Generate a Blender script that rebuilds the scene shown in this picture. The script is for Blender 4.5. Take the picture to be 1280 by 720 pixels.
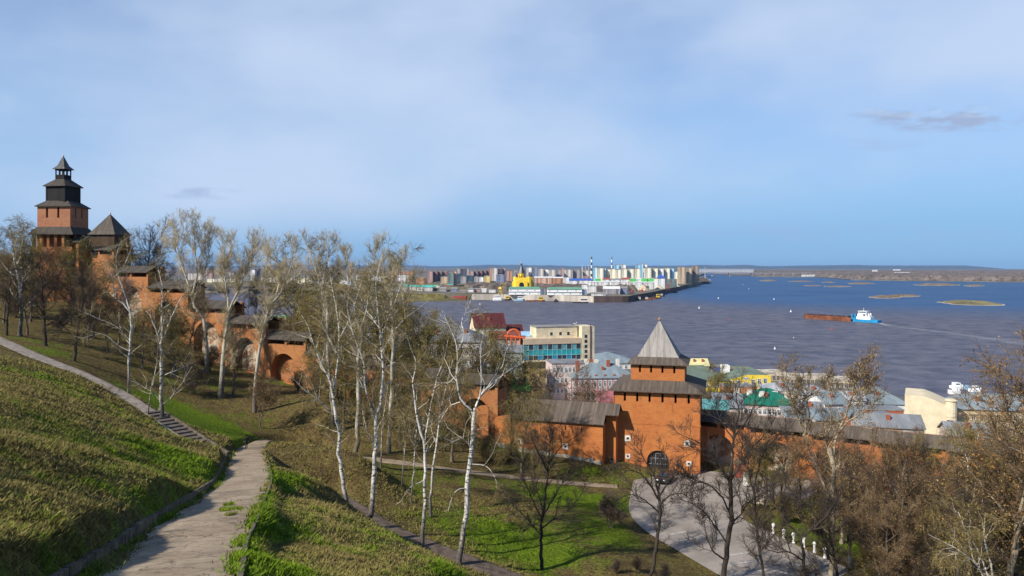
import bpy, math, random
import numpy as np

# ------------------------------------------------------------------ camera, sky, sun, exposure
for o in list(bpy.data.objects):
    bpy.data.objects.remove(o)
SC = bpy.context.scene
COL = SC.collection
F, CAMZ, CX, HY = 960.0, 60.0, 640.0, 334.0      # focal length in photo pixels, eye height over the river, horizon row

cam_d = bpy.data.cameras.new('camera')
cam_d.sensor_width = 36.0
cam_d.lens = F / 1280.0 * 36.0
cam_d.shift_y = -26.0 / 1280.0
cam_d.clip_start = 0.3
cam_d.clip_end = 80000.0
cam = bpy.data.objects.new('camera', cam_d)
cam.location = (0, 0, CAMZ)
cam.rotation_euler = (math.radians(90), 0, 0)
COL.objects.link(cam)
SC.camera = cam

SUN_EL = math.radians(37)
SUN_H = (-0.78, -0.625)                            # horizontal direction towards the sun
sd = bpy.data.lights.new('sun', 'SUN')
sd.energy = 5.0
sd.angle = math.radians(0.5)
sd.color = (1.0, 0.93, 0.82)
sun = bpy.data.objects.new('sun', sd)
ce = math.cos(SUN_EL)
from mathutils import Vector
sun.rotation_euler = Vector((SUN_H[0] * ce, SUN_H[1] * ce, math.sin(SUN_EL))).to_track_quat('Z', 'Y').to_euler()
sun.location = (-200, -200, 300)
COL.objects.link(sun)

W = bpy.data.worlds.new('World')
SC.world = W
W.use_nodes = True
wn, wl = W.node_tree.nodes, W.node_tree.links
wn.clear()
w_out = wn.new('ShaderNodeOutputWorld')
w_bg = wn.new('ShaderNodeBackground')
w_bg.inputs['Strength'].default_value = 0.10
sky = wn.new('ShaderNodeTexSky')
sky.sky_type = 'NISHITA'
sky.sun_disc = False
sky.sun_elevation = SUN_EL
sky.sun_rotation = math.atan2(SUN_H[0], SUN_H[1])
sky.altitude = 100
sky.air_density = 1.0
sky.dust_density = 0.6
sky.ozone_density = 2.2
geo = wn.new('ShaderNodeTexCoord')
def w_noise(scale, stretch, detail, lo, hi, off=(0, 0, 0)):
    mp = wn.new('ShaderNodeMapping')
    mp.inputs['Scale'].default_value = stretch
    mp.inputs['Location'].default_value = off
    wl.new(geo.outputs['Generated'], mp.inputs['Vector'])
    n = wn.new('ShaderNodeTexNoise')
    n.inputs['Scale'].default_value = scale
    n.inputs['Detail'].default_value = detail
    n.inputs['Roughness'].default_value = 0.5
    wl.new(mp.outputs['Vector'], n.inputs['Vector'])
    r = wn.new('ShaderNodeMapRange')
    r.interpolation_type = 'SMOOTHSTEP'
    r.inputs['From Min'].default_value = lo
    r.inputs['From Max'].default_value = hi
    wl.new(n.outputs['Fac'], r.inputs['Value'])
    return r.outputs['Result']
def w_math(op, a, b):
    m = wn.new('ShaderNodeMath'); m.operation = op
    for k, v in enumerate((a, b)):
        if isinstance(v, (int, float)): m.inputs[k].default_value = v
        else: wl.new(v, m.inputs[k])
    return m.outputs[0]
def w_mix(fac, a, b):
    m = wn.new('ShaderNodeMix'); m.data_type = 'RGBA'
    wl.new(fac, m.inputs[0]) if not isinstance(fac, float) else setattr(m.inputs[0], 'default_value', fac)
    for k, v in ((6, a), (7, b)):
        if isinstance(v, tuple): m.inputs[k].default_value = v
        else: wl.new(v, m.inputs[k])
    return m.outputs[2]
sep = wn.new('ShaderNodeSeparateXYZ')
wl.new(geo.outputs['Generated'], sep.inputs[0])
# thin high veil, thicker over most of the sky in view; clearer blue towards the horizon in the east
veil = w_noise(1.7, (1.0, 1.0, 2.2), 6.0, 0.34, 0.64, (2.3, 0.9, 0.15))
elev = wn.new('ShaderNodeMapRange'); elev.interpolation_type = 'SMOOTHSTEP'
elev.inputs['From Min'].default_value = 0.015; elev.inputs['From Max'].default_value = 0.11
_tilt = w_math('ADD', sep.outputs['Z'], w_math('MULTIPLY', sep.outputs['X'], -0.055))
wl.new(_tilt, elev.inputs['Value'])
hi = wn.new('ShaderNodeMapRange'); hi.interpolation_type = 'SMOOTHSTEP'   # veil thinned in the unseen sky overhead to cut the fill light
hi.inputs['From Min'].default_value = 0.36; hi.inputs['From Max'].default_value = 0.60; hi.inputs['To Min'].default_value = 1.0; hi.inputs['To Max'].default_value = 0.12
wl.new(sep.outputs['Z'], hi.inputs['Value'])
no = wn.new('ShaderNodeMapRange'); no.interpolation_type = 'SMOOTHSTEP'  # veil also thinned behind the camera, so less fill light
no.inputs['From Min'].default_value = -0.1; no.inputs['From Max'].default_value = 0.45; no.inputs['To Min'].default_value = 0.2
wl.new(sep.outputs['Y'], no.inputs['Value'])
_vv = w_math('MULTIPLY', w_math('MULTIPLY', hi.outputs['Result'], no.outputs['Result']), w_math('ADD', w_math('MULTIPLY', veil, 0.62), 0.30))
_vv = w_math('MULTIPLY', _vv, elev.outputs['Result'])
deep = w_mix(w_math('MULTIPLY', sep.outputs['Z'], 0.0), sky.outputs['Color'], sky.outputs['Color'])
tint = wn.new('ShaderNodeMix'); tint.data_type = 'RGBA'; tint.blend_type = 'MULTIPLY'
tint.inputs[0].default_value = 1.0
wl.new(sky.outputs['Color'], tint.inputs[6]); tint.inputs[7].default_value = (0.62, 0.86, 1.12, 1)
hzf = wn.new('ShaderNodeMapRange'); hzf.interpolation_type = 'SMOOTHSTEP'
hzf.inputs['From Min'].default_value = 0.0; hzf.inputs['From Max'].default_value = 0.30
hzf.inputs['To Min'].default_value = 0.85; hzf.inputs['To Max'].default_value = 0.0
wl.new(sep.outputs['Z'], hzf.inputs['Value'])
hzmix = w_mix(hzf.outputs['Result'], tint.outputs[2], (1.75, 3.55, 6.2, 1))
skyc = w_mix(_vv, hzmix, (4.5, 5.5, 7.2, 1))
# one small grey cloud and a few faint wisps low in the sky
def puff(dx, dz, sx, sz, dens, col_, base):
    dxn = w_math('DIVIDE', w_math('SUBTRACT', w_math('DIVIDE', sep.outputs['X'], w_math('MAXIMUM', sep.outputs['Y'], 0.05)), dx), sx)
    dzn = w_math('DIVIDE', w_math('SUBTRACT', w_math('DIVIDE', sep.outputs['Z'], w_math('MAXIMUM', sep.outputs['Y'], 0.05)), dz), sz)
    d2 = w_math('ADD', w_math('MULTIPLY', dxn, dxn), w_math('MULTIPLY', dzn, dzn))
    g = w_math('MAXIMUM', w_math('SUBTRACT', 1.0, d2), 0.0)
    nz = w_noise(26.0, (1, 1, 3.2), 6.0, 0.36, 0.66, (dx, 0, dz))
    f = w_math('MULTIPLY', w_math('MULTIPLY', g, nz), dens)
    return w_mix(f, base, col_)
skyc = puff(0.565, 0.194, 0.14, 0.020, 1.6, (2.9, 3.7, 5.5, 1), skyc)
skyc = puff(0.56, 0.203, 0.12, 0.010, 0.7, (4.8, 5.9, 7.4, 1), skyc)
skyc = puff(0.48, 0.160, 0.07, 0.010, 0.4, (3.0, 3.8, 6.0, 1), skyc)
skyc = puff(-0.405, 0.096, 0.06, 0.010, 0.65, (2.6, 3.5, 5.6, 1), skyc)
skyc = puff(0.35, 0.045, 0.42, 0.014, 0.35, (2.7, 3.6, 5.8, 1), skyc)
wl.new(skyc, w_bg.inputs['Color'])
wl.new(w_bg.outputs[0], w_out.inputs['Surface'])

SC.view_settings.view_transform = 'Standard'
SC.view_settings.look = 'None'
SC.view_settings.exposure = 0.35
SC.view_settings.gamma = 1.0
SC.view_settings.use_curve_mapping = False
SC.render.engine = 'CYCLES'
SC.cycles.max_bounces = 6
SC.cycles.diffuse_bounces = 3
SC.cycles.glossy_bounces = 2
SC.cycles.transparent_max_bounces = 12
SC.cycles.volume_bounces = 0
SC.cycles.use_denoising = True

# ------------------------------------------------------------------ helpers
def wp(px, py, Y):
    """point at depth Y seen at photo pixel px, py (used to survey the site into metres)"""
    return np.array([(px - CX) / F * Y, Y, CAMZ - (py - HY) / F * Y])
def wx(px, Y): return (px - CX) / F * Y
def wz(py, Y): return CAMZ - (py - HY) / F * Y
def water_y(py): return CAMZ * F / (py - HY)

def tag(o, label=None, cat=None, group=None, kind=None):
    if label: o['label'] = label
    if cat: o['category'] = cat
    if group: o['group'] = group
    if kind: o['kind'] = kind
    return o
def thing(name, label, cat, loc=(0, 0, 0), rz=0.0, group=None):
    o = bpy.data.objects.new(name, None)
    o.empty_display_size = 0.5
    COL.objects.link(o)
    o.location = loc
    o.rotation_euler = (0, 0, rz)
    return tag(o, label, cat, group)
def link(name, me, parent=None, loc=None, rz=None):
    o = bpy.data.objects.new(name, me)
    COL.objects.link(o)
    if parent is not None: o.parent = parent
    if loc is not None: o.location = loc
    if rz is not None: o.rotation_euler = (0, 0, rz)
    return o
def copy_tree(o, parent=None):
    c = o.copy()
    COL.objects.link(c)
    if parent is not None: c.parent = parent
    for ch in list(KIDS.get(o.name, [])):
        copy_tree(ch, c)
    return c
KIDS = {}
def note_kids(root):
    """remember the child list before copies are made (children lookups are slow in large scenes)"""
    KIDS[root.name] = list(root.children)
    for ch in root.children: note_kids(ch)

class MB:
    def __init__(s): s.v, s.f, s.m, s.sm = [], [], [], []
    def face(s, pts, m=0, sm=False):
        b = len(s.v); s.v.extend(tuple(map(float, p)) for p in pts)
        s.f.append(tuple(range(b, b + len(pts)))); s.m.append(m); s.sm.append(sm)
    def box(s, x0, x1, y0, y1, z0, z1, m=0, skip=''):
        A = [(x0, y0, z0), (x1, y0, z0), (x1, y1, z0), (x0, y1, z0), (x0, y0, z1), (x1, y0, z1), (x1, y1, z1), (x0, y1, z1)]
        for k, idx in dict(b=(3, 2, 1, 0), t=(4, 5, 6, 7), f=(0, 1, 5, 4), r=(1, 2, 6, 5), k=(2, 3, 7, 6), l=(3, 0, 4, 7)).items():
            if k not in skip: s.face([A[i] for i in idx], m)
    def prism(s, poly, z0, z1, m=0, mt=None):
        n = len(poly)
        s.face([(x, y, z1) for x, y in poly], m if mt is None else mt)
        s.face([(x, y, z0) for x, y in reversed(poly)], m)
        for i in range(n):
            a, b = poly[i], poly[(i + 1) % n]
            s.face([(a[0], a[1], z0), (b[0], b[1], z0), (b[0], b[1], z1), (a[0], a[1], z1)], m)
    def frustum(s, hx0, hy0, z0, hx1, hy1, z1, m=0, cx=0, cy=0, cap=True):
        a = [(cx - hx0, cy - hy0, z0), (cx + hx0, cy - hy0, z0), (cx + hx0, cy + hy0, z0), (cx - hx0, cy + hy0, z0)]
        if hx1 < 1e-4 and hy1 < 1e-4:
            for i in range(4): s.face([a[i], a[(i + 1) % 4], (cx, cy, z1)], m)
        else:
            b = [(cx - hx1, cy - hy1, z1), (cx + hx1, cy - hy1, z1), (cx + hx1, cy + hy1, z1), (cx - hx1, cy + hy1, z1)]
            for i in range(4): s.face([a[i], a[(i + 1) % 4], b[(i + 1) % 4], b[i]], m)
            if cap: s.face(b, m)
        if cap: s.face(a[::-1], m)
    def tube(s, pts, rad, n=6, m=0, cap=True):
        pts = [np.array(p, float) for p in pts]
        if not hasattr(rad, '__len__'): rad = [rad] * len(pts)
        K = len(pts); rings = []
        for i in range(K):
            t = pts[min(i + 1, K - 1)] - pts[max(i - 1, 0)]
            t = t / (np.linalg.norm(t) + 1e-9)
            ref = np.array([1, 0, 0.]) if abs(t[2]) > 0.8 else np.array([0, 0, 1.])
            u = np.cross(t, ref); u /= np.linalg.norm(u); w = np.cross(t, u)
            rings.append([pts[i] + rad[i] * (u * math.cos(a) + w * math.sin(a)) for a in np.linspace(0, 2 * math.pi, n, endpoint=False)])
        for i in range(K - 1):
            for j in range(n):
                k = (j + 1) % n
                s.face([rings[i][k], rings[i][j], rings[i + 1][j], rings[i + 1][k]], m, True)
        if cap:
            s.face(rings[0], m); s.face(rings[-1][::-1], m)
    def cyl(s, x, y, z0, z1, r0, r1=None, n=10, m=0):
        s.tube([(x, y, z0), (x, y, z1)], [r0, r0 if r1 is None else r1], n, m)
    def lathe(s, prof, x=0, y=0, n=12, m=0):
        """prof: list of (r, z)"""
        for (r0, z0), (r1, z1) in zip(prof[:-1], prof[1:]):
            for j in range(n):
                a, b = 2 * math.pi * j / n, 2 * math.pi * (j + 1) / n
                q = [(x + r0 * math.cos(a), y + r0 * math.sin(a), z0), (x + r0 * math.cos(b), y + r0 * math.sin(b), z0),
                     (x + r1 * math.cos(b), y + r1 * math.sin(b), z1), (x + r1 * math.cos(a), y + r1 * math.sin(a), z1)]
                if r0 < 1e-5: q = [q[0], q[2], q[3]]
                elif r1 < 1e-5: q = [q[0], q[1], q[2]]
                s.face(q, m, True)
    def mesh(s, name, mats):
        me = bpy.data.meshes.new(name)
        me.from_pydata(s.v, [], s.f)
        for mm in (mats if isinstance(mats, (list, tuple)) else [mats]): me.materials.append(mm)
        me.polygons.foreach_set('material_index', s.m)
        me.polygons.foreach_set('use_smooth', s.sm)
        uvl = me.uv_layers.new(name='UVMap')
        uv = []
        V = s.v
        for f in s.f:
            p0, p1, p2 = (np.array(V[i]) for i in f[:3])
            n = np.cross(p1 - p0, p2 - p0); l = np.linalg.norm(n)
            n = n / l if l > 1e-12 else np.array([0, 0, 1.])
            if abs(n[2]) > 0.995: u, w = (1, 0, 0), (0, 1, 0)
            else:
                h = math.hypot(n[0], n[1]); u = (-n[1] / h, n[0] / h, 0.0)
                w = (n[1] * u[2] - n[2] * u[1], n[2] * u[0] - n[0] * u[2], n[0] * u[1] - n[1] * u[0])
            for i in f:
                p = V[i]
                uv.append(p[0] * u[0] + p[1] * u[1] + p[2] * u[2]); uv.append(p[0] * w[0] + p[1] * w[1] + p[2] * w[2])
        uvl.data.foreach_set('uv', uv)
        me.update()
        return me
    def build(s, name, mats, parent=None, loc=None, rz=None):
        return link(name, s.mesh(name, mats), parent, loc, rz)

def np_mesh(name, verts, faces_list, mats, mat_ids=None, smooth=True, attrs=None):
    """faces_list: list of int arrays (n,3) or (n,4); one material id per array"""
    me = bpy.data.meshes.new(name)
    verts = np.ascontiguousarray(verts, dtype=np.float32)
    me.vertices.add(len(verts)); me.vertices.foreach_set('co', verts.ravel())
    loops = np.concatenate([f.ravel() for f in faces_list]).astype(np.int32)
    sizes = np.concatenate([np.full(len(f), f.shape[1]) for f in faces_list]).astype(np.int32)
    starts = np.concatenate([[0], np.cumsum(sizes)[:-1]]).astype(np.int32)
    me.loops.add(len(loops)); me.loops.foreach_set('vertex_index', loops)
    me.polygons.add(len(sizes)); me.polygons.foreach_set('loop_start', starts); me.polygons.foreach_set('loop_total', sizes)
    for mm in (mats if isinstance(mats, (list, tuple)) else [mats]): me.materials.append(mm)
    if mat_ids is not None:
        me.polygons.foreach_set('material_index', np.concatenate([np.full(len(f), k) for f, k in zip(faces_list, mat_ids)]).astype(np.int32))
    me.polygons.foreach_set('use_smooth', np.full(len(sizes), smooth))
    for k, a in (attrs or {}).items():
        at = me.attributes.new(k, 'FLOAT', 'POINT'); at.data.foreach_set('value', np.ascontiguousarray(a, dtype=np.float32))
    me.update(calc_edges=True)
    return me

# ------------------------------------------------------------------ noise on arrays
def vnoise(x, y, seed=0):
    xi, yi = np.floor(x).astype(np.int64), np.floor(y).astype(np.int64)
    fx, fy = x - xi, y - yi
    fx, fy = fx * fx * (3 - 2 * fx), fy * fy * (3 - 2 * fy)
    def h(a, b):
        n = (a * 374761393 + b * 668265263 + seed * 2147483647) & 0xFFFFFFFF
        n = ((n ^ (n >> 13)) * 1274126177) & 0xFFFFFFFF
        return ((n ^ (n >> 16)) & 0xFFFF) / 65535.0
    return (h(xi, yi) * (1 - fx) + h(xi + 1, yi) * fx) * (1 - fy) + (h(xi, yi + 1) * (1 - fx) + h(xi + 1, yi + 1) * fx) * fy
def fbm(x, y, seed=0, octv=4):
    s, a, t = 0, 0.5, 0
    for k in range(octv):
        s = s + a * vnoise(x * 2 ** k, y * 2 ** k, seed + k * 17); t += a; a *= 0.5
    return s / t
def sstep(a, b, x):
    t = np.clip((x - a) / (b - a), 0, 1)
    return t * t * (3 - 2 * t)

# ------------------------------------------------------------------ materials
class NT:
    def __init__(s, name):
        s.m = bpy.data.materials.new(name); s.m.use_nodes = True
        s.n, s.l = s.m.node_tree.nodes, s.m.node_tree.links
        s.b = s.n['Principled BSDF']; s.out = s.n['Material Output']
        s.tc = s.n.new('ShaderNodeTexCoord')
    def coord(s, kind='Object', stretch=(1, 1, 1)):
        mp = s.n.new('ShaderNodeMapping'); mp.inputs['Scale'].default_value = stretch
        s.l.new(s.tc.outputs[kind], mp.inputs['Vector']); return mp.outputs['Vector']
    def noise(s, vec, scale, detail=5, rough=0.55, dist=0.0):
        n = s.n.new('ShaderNodeTexNoise')
        n.inputs['Scale'].default_value = scale; n.inputs['Detail'].default_value = detail
        n.inputs['Roughness'].default_value = rough; n.inputs['Distortion'].default_value = dist
        s.l.new(vec, n.inputs['Vector']); return n.outputs['Fac']
    def rng(s, v, lo, hi, a=0.0, b=1.0):
        r = s.n.new('ShaderNodeMapRange'); r.interpolation_type = 'SMOOTHSTEP'
        r.inputs['From Min'].default_value = lo; r.inputs['From Max'].default_value = hi
        r.inputs['To Min'].default_value = a; r.inputs['To Max'].default_value = b
        s.l.new(v, r.inputs['Value']); return r.outputs['Result']
    def mix(s, fac, a, b, blend='MIX'):
        m = s.n.new('ShaderNodeMix'); m.data_type = 'RGBA'; m.blend_type = blend
        for k, v in ((0, fac), (6, a), (7, b)):
            if isinstance(v, tuple): m.inputs[k].default_value = v if len(v) == 4 else (*v, 1)
            elif isinstance(v, (int, float)): m.inputs[k].default_value = v
            else: s.l.new(v, m.inputs[k])
        return m.outputs[2]
    def math(s, op, a, b=0.0):
        m = s.n.new('ShaderNodeMath'); m.operation = op
        for k, v in enumerate((a, b)):
            if isinstance(v, (int, float)): m.inputs[k].default_value = v
            else: s.l.new(v, m.inputs[k])
        return m.outputs[0]
    def attr(s, name):
        a = s.n.new('ShaderNodeAttribute'); a.attribute_name = name; return a.outputs['Fac']
    def bump(s, h, strength=0.4, dist=0.05):
        b = s.n.new('ShaderNodeBump'); b.inputs['Strength'].default_value = strength; b.inputs['Distance'].default_value = dist
        s.l.new(h, b.inputs['Height']); s.l.new(b.outputs['Normal'], s.b.inputs['Normal'])
    def fin(s, col, rough=0.85, spec=0.25):
        if isinstance(col, tuple): s.b.inputs['Base Color'].default_value = col if len(col) == 4 else (*col, 1)
        else: s.l.new(col, s.b.inputs['Base Color'])
        s.b.inputs['Roughness'].default_value = rough
        s.b.inputs['Specular IOR Level'].default_value = spec
        return s.m
def sc3(c, k): return tuple(min(1.0, v * k) for v in c)
MATS = {}
def plain(name, c, var=0.25, scale=0.6, rough=0.8, spec=0.25, coord='Object', stretch=(1, 1, 1), bump=0.0, metal=0.0):
    if name in MATS: return MATS[name]
    t = NT(name)
    v = t.coord(coord, stretch)
    n1 = t.noise(v, scale, 6, 0.6)
    col = t.mix(t.rng(n1, 0.3, 0.7), sc3(c, 1 - var), sc3(c, 1 + var))
    if bump: t.bump(n1, bump, 0.05)
    t.b.inputs['Metallic'].default_value = metal
    MATS[name] = t.fin(col, rough, spec)
    return MATS[name]
def planks(name, c, stripe=2.2):
    """weathered boards running down the slope (UV: u along the eave, v up the slope, metres)"""
    t = NT(name)
    n1 = t.noise(t.coord('UV', (stripe, 0.06, 1)), 1.0, 3, 0.6)
    n2 = t.noise(t.coord('UV', (0.35, 0.35, 1)), 1.0, 5, 0.6)
    n3 = t.noise(t.coord('UV', (stripe * 3, 0.5, 1)), 1.0, 2, 0.5)
    col = t.mix(t.rng(n1, 0.3, 0.7), sc3(c, 0.62), sc3(c, 1.3))
    col = t.mix(t.rng(n2, 0.35, 0.75, 0, 0.45), col, sc3((c[0] * 0.8, c[1] * 0.85, c[2] * 0.95), 0.75))
    col = t.mix(t.rng(n3, 0.56, 0.66, 0, 0.5), col, sc3(c, 0.45))
    t.bump(n1, 0.35, 0.04)
    MATS[name] = t.fin(col, 0.9, 0.15); return MATS[name]
def brick(name, c, pale=0.35, soot=0.4):
    t = NT(name)
    uv = t.coord('UV')
    bt = t.n.new('ShaderNodeTexBrick')
    bt.inputs['Scale'].default_value = 1.0
    bt.inputs['Brick Width'].default_value = 0.62; bt.inputs['Row Height'].default_value = 0.21
    bt.inputs['Mortar Size'].default_value = 0.022
    bt.inputs['Color1'].default_value = (*sc3(c, 1.12), 1); bt.inputs['Color2'].default_value = (*sc3((c[0], c[1] * 0.92, c[2] * 0.9), 0.86), 1)
    bt.inputs['Mortar'].default_value = (*sc3((c[0] * 0.85, c[1] * 1.15, c[2] * 1.5), 0.85), 1)
    t.l.new(uv, bt.inputs['Vector'])
    ob = t.coord('Object')
    big = t.noise(ob, 0.33, 7, 0.68)
    col = t.mix(t.rng(big, 0.36, 0.66, 0, 0.7), bt.outputs['Color'], sc3((c[0] * 1.05, c[1] * 1.25, c[2] * 1.25), 1.0))
    st = t.noise(t.coord('UV', (0.9, 0.14, 1)), 1.0, 5, 0.65)
    col = t.mix(t.rng(st, 0.54, 0.75, 0, soot), col, (0.10, 0.045, 0.025))
    ef = t.noise(ob, 0.75, 7, 0.7, 0.6)
    col = t.mix(t.rng(ef, 0.66, 0.76, 0, pale), col, (0.52, 0.40, 0.30))
    fine = t.noise(ob, 5.0, 3, 0.6)
    col = t.mix(t.rng(fine, 0.3, 0.7, 0.0, 0.3), col, sc3(c, 0.55))
    pt = t.noise(t.coord('UV', (0.22, 0.5, 1)), 1.0, 4, 0.6, 0.4)
    col = t.mix(t.rng(pt, 0.56, 0.62, 0, 0.4), col, sc3((c[0] * 0.72, c[1] * 0.72, c[2] * 0.9), 1.0))
    t.bump(bt.outputs['Fac'], 0.25, -0.02)
    MATS[name] = t.fin(col, 0.92, 0.15); return MATS[name]
def facade(name, wall, win=(0.05, 0.06, 0.08), bw=3.2, rh=3.0, mort=1.0, dirt=0.25):
    """far apartment walls: rows of window bays in metres"""
    if name in MATS: return MATS[name]
    t = NT(name)
    bt = t.n.new('ShaderNodeTexBrick')
    bt.offset = 0.0
    k = 1 / 24.0
    bt.inputs['Scale'].default_value = k
    bt.inputs['Brick Width'].default_value = bw * k; bt.inputs['Row Height'].default_value = rh * k
    bt.inputs['Mortar Size'].default_value = mort * k
    bt.inputs['Color1'].default_value = (*win, 1); bt.inputs['Color2'].default_value = (*sc3((win[0] + 0.04, win[1] + 0.05, win[2] + 0.06), 1.6), 1)
    bt.inputs['Mortar'].default_value = (*wall, 1)
    t.l.new(t.coord('UV'), bt.inputs['Vector'])
    n = t.noise(t.coord('Object', (0.05, 0.05, 0.012)), 1.0, 4, 0.6)
    col = t.mix(t.rng(n, 0.4, 0.7, 0, dirt), bt.outputs['Color'], sc3(wall, 0.5))
    n2 = t.noise(t.coord('UV', (0.17, 0.002, 1)), 1.0, 2, 0.5)
    col = t.mix(t.rng(n2, 0.49, 0.54, 0, 0.72), col, sc3((wall[0] * 0.9, wall[1] * 0.95, wall[2] * 1.1), 0.30))
    col = t.mix(t.rng(n2, 0.44, 0.40, 0, 0.6), col, sc3(wall, 1.45))
    MATS[name] = t.fin(col, 0.8, 0.2); return MATS[name]

M_BRICK = brick('kremlin_brick', (0.46, 0.152, 0.046), 0.5, 0.55)
M_BRICK2 = brick('old_brick', (0.37, 0.145, 0.055), 0.55, 0.6)
M_ROOF = planks('board_roof', (0.115, 0.092, 0.072))
M_TENT = planks('tent_boards', (0.30, 0.275, 0.245), 1.6)
M_ROOFD = planks('dark_board_roof', (0.078, 0.066, 0.054))
M_LOG = planks('dark_logs', (0.028, 0.026, 0.025), 0.5)
M_STONE = plain('pale_limestone', (0.44, 0.39, 0.30), 0.4, 0.9, bump=0.5)
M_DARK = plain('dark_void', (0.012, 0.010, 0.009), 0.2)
M_WOODD = plain('old_dark_timber', (0.06, 0.042, 0.03), 0.4, 2.0)
M_WHITE = plain('white_paint', (0.74, 0.74, 0.72), 0.08, 1.0, 0.6)
M_GLASS = plain('window_glass', (0.035, 0.045, 0.06), 0.3, 0.5, 0.15, 0.6)
M_IRON = plain('black_iron', (0.018, 0.018, 0.02), 0.3, 2.0, 0.5, 0.5)
# ------------------------------------------------------------------ the ground: survey points (photo pixel, depth in metres)
def _interp(tab, Y, k):
    ys = np.array([r[0] for r in tab], float); vs = np.array([r[k] for r in tab], float)
    return np.interp(Y, ys, vs)
PATH_PX = [(720, 198, 18), (680, 234, 25), (650, 260, 30), (620, 290, 43), (600, 306, 56), (580, 309, 70), (565, 310, 90), (556, 319, 105), (550, 338, 113)]
PATH = np.array([wp(c, py, Y) for py, c, Y in PATH_PX])
PATH = np.vstack([[(-1.5, -12, 56.6), (-4.4, 4, 55.4), (-6.2, 11, 54.2)], PATH, [wp(380, 563, 116.5), wp(434, 570, 109), wp(520, 580, 108), wp(600, 591, 112), wp(700, 602, 114), wp(775, 608, 115.5)]])
UPATH = np.array([wp(-200, 345, 152), wp(-90, 385, 134), wp(0, 425, 115), wp(50, 447, 109), wp(100, 467, 104), wp(150, 492, 99), wp(185, 515, 94)])
STAIR_A, STAIR_B = wp(273, 571, 82), wp(187, 514, 94)
LPATH = np.array([wp(418, 620, 88), wp(450, 640, 80), wp(500, 668, 77), wp(560, 692, 74), wp(640, 722, 71.5), wp(760, 770, 68)])
ROAD_PX = [(792, 600), (872, 589), (940, 594), (1010, 600), (1010, 622), (940, 626), (926, 640), (940, 655), (965, 666), (1030, 698), (1100, 723), (1180, 752), (1000, 800), (950, 745), (905, 722), (850, 690), (805, 662), (787, 640), (788, 618)]
ROAD_Z0, ROAD_SL = 26.9, 0.0185                    # the forecourt is one gently tilted plane
def ground_hit(px, py):
    k = -(py - HY) / F                              # z = CAMZ + k*Y = z0 + sl*(Y-83)
    Y = (ROAD_Z0 - 83 * ROAD_SL - CAMZ) / (k - ROAD_SL)
    return np.array([(px - CX) / F * Y, Y, CAMZ + k * Y])
ROAD = np.array([ground_hit(*p) for p in ROAD_PX])

_c = [tuple(p) for p in PATH] + [tuple(p) for p in UPATH] + [tuple(STAIR_A), tuple(STAIR_B), tuple((STAIR_A + STAIR_B) / 2)] + [tuple(p) for p in LPATH] + [tuple(p) for p in ROAD]
_c += [tuple(wp(*p)) for p in [
    # the bank left of the path
    (0, 450, 84), (0, 500, 43), (0, 550, 29), (0, 600, 22), (0, 660, 16.5), (0, 720, 12.8), (50, 480, 70), (100, 510, 60), (100, 560, 36), (100, 620, 25.5),
    (60, 680, 18), (150, 530, 62), (150, 580, 40), (150, 640, 27.5), (200, 560, 57), (200, 600, 43), (240, 570, 65), (240, 607, 49), (-200, 440, 100), (-200, 600, 25), (-300, 700, 12), (-260, 480, 60),
    # the slope right of the path
    (310, 700, 20.3), (400, 720, 21.5), (450, 720, 24.5), (500, 720, 28), (560, 720, 34.5), (360, 660, 33), (400, 660, 36.5), (450, 690, 34.5), (500, 676, 43), (440, 641, 50), (400, 632, 73), (450, 664, 64), (520, 708, 56), (580, 745, 50),
    (370, 600, 62), (345, 577, 75), (368, 553, 99), (400, 558.5, 96), (425, 563.5, 93), (450, 575, 92), (400, 600, 70), (600, 735, 40), (620, 800, 34), (565, 716, 37),
    # lawn in the dell
    (600, 660, 88), (700, 640, 97), (560, 600, 104), (640, 620, 102), (500, 610, 97), (760, 700, 80), (700, 720, 77), (760, 650, 96), (620, 562, 125), (750, 583, 120), (690, 574, 122),
    # under the trees on the right
    (1000, 640, 108), (1100, 660, 101), (1100, 760, 82), (1280, 720, 85), (1200, 640, 106), (1300, 640, 104), (1500, 700, 90), (1000, 860, 62), (800, 860, 60), (1400, 850, 64),
    # hillside below the fortress wall
    (0, 400, 140), (50, 425, 122), (100, 450, 116), (150, 480, 114), (200, 500, 116), (250, 530, 106.5), (300, 553, 102), (350, 540, 118), (400, 500, 127), (400, 530, 118),
    (300, 490, 131), (302, 466, 146), (350, 480, 142), (255, 452, 151), (205, 425, 157), (155, 403, 163), (100, 380, 168), (50, 372, 172), (400, 490, 138), (460, 510, 133), (530, 525, 129), (580, 545, 127),
    (200, 455, 132), (100, 425, 132), (-60, 375, 160), (-200, 380, 150), (480, 560, 114), (440, 545, 117),
]]
_c = np.array(_c)
def _tps_fit(C, lam=0.02):
    n = len(C); X = C[:, :2] / 50.0
    d2 = ((X[:, None] - X[None]) ** 2).sum(-1)
    K = np.where(d2 > 0, d2 * np.log(np.maximum(d2, 1e-12)), 0) * 0.5
    Pm = np.hstack([np.ones((n, 1)), X])
    A = np.zeros((n + 3, n + 3)); A[:n, :n] = K + lam * np.eye(n) * 0.05; A[:n, n:] = Pm; A[n:, :n] = Pm.T
    sol = np.linalg.solve(A, np.concatenate([C[:, 2], np.zeros(3)]))
    return X, sol
_TX, _TS = _tps_fit(_c)
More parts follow.
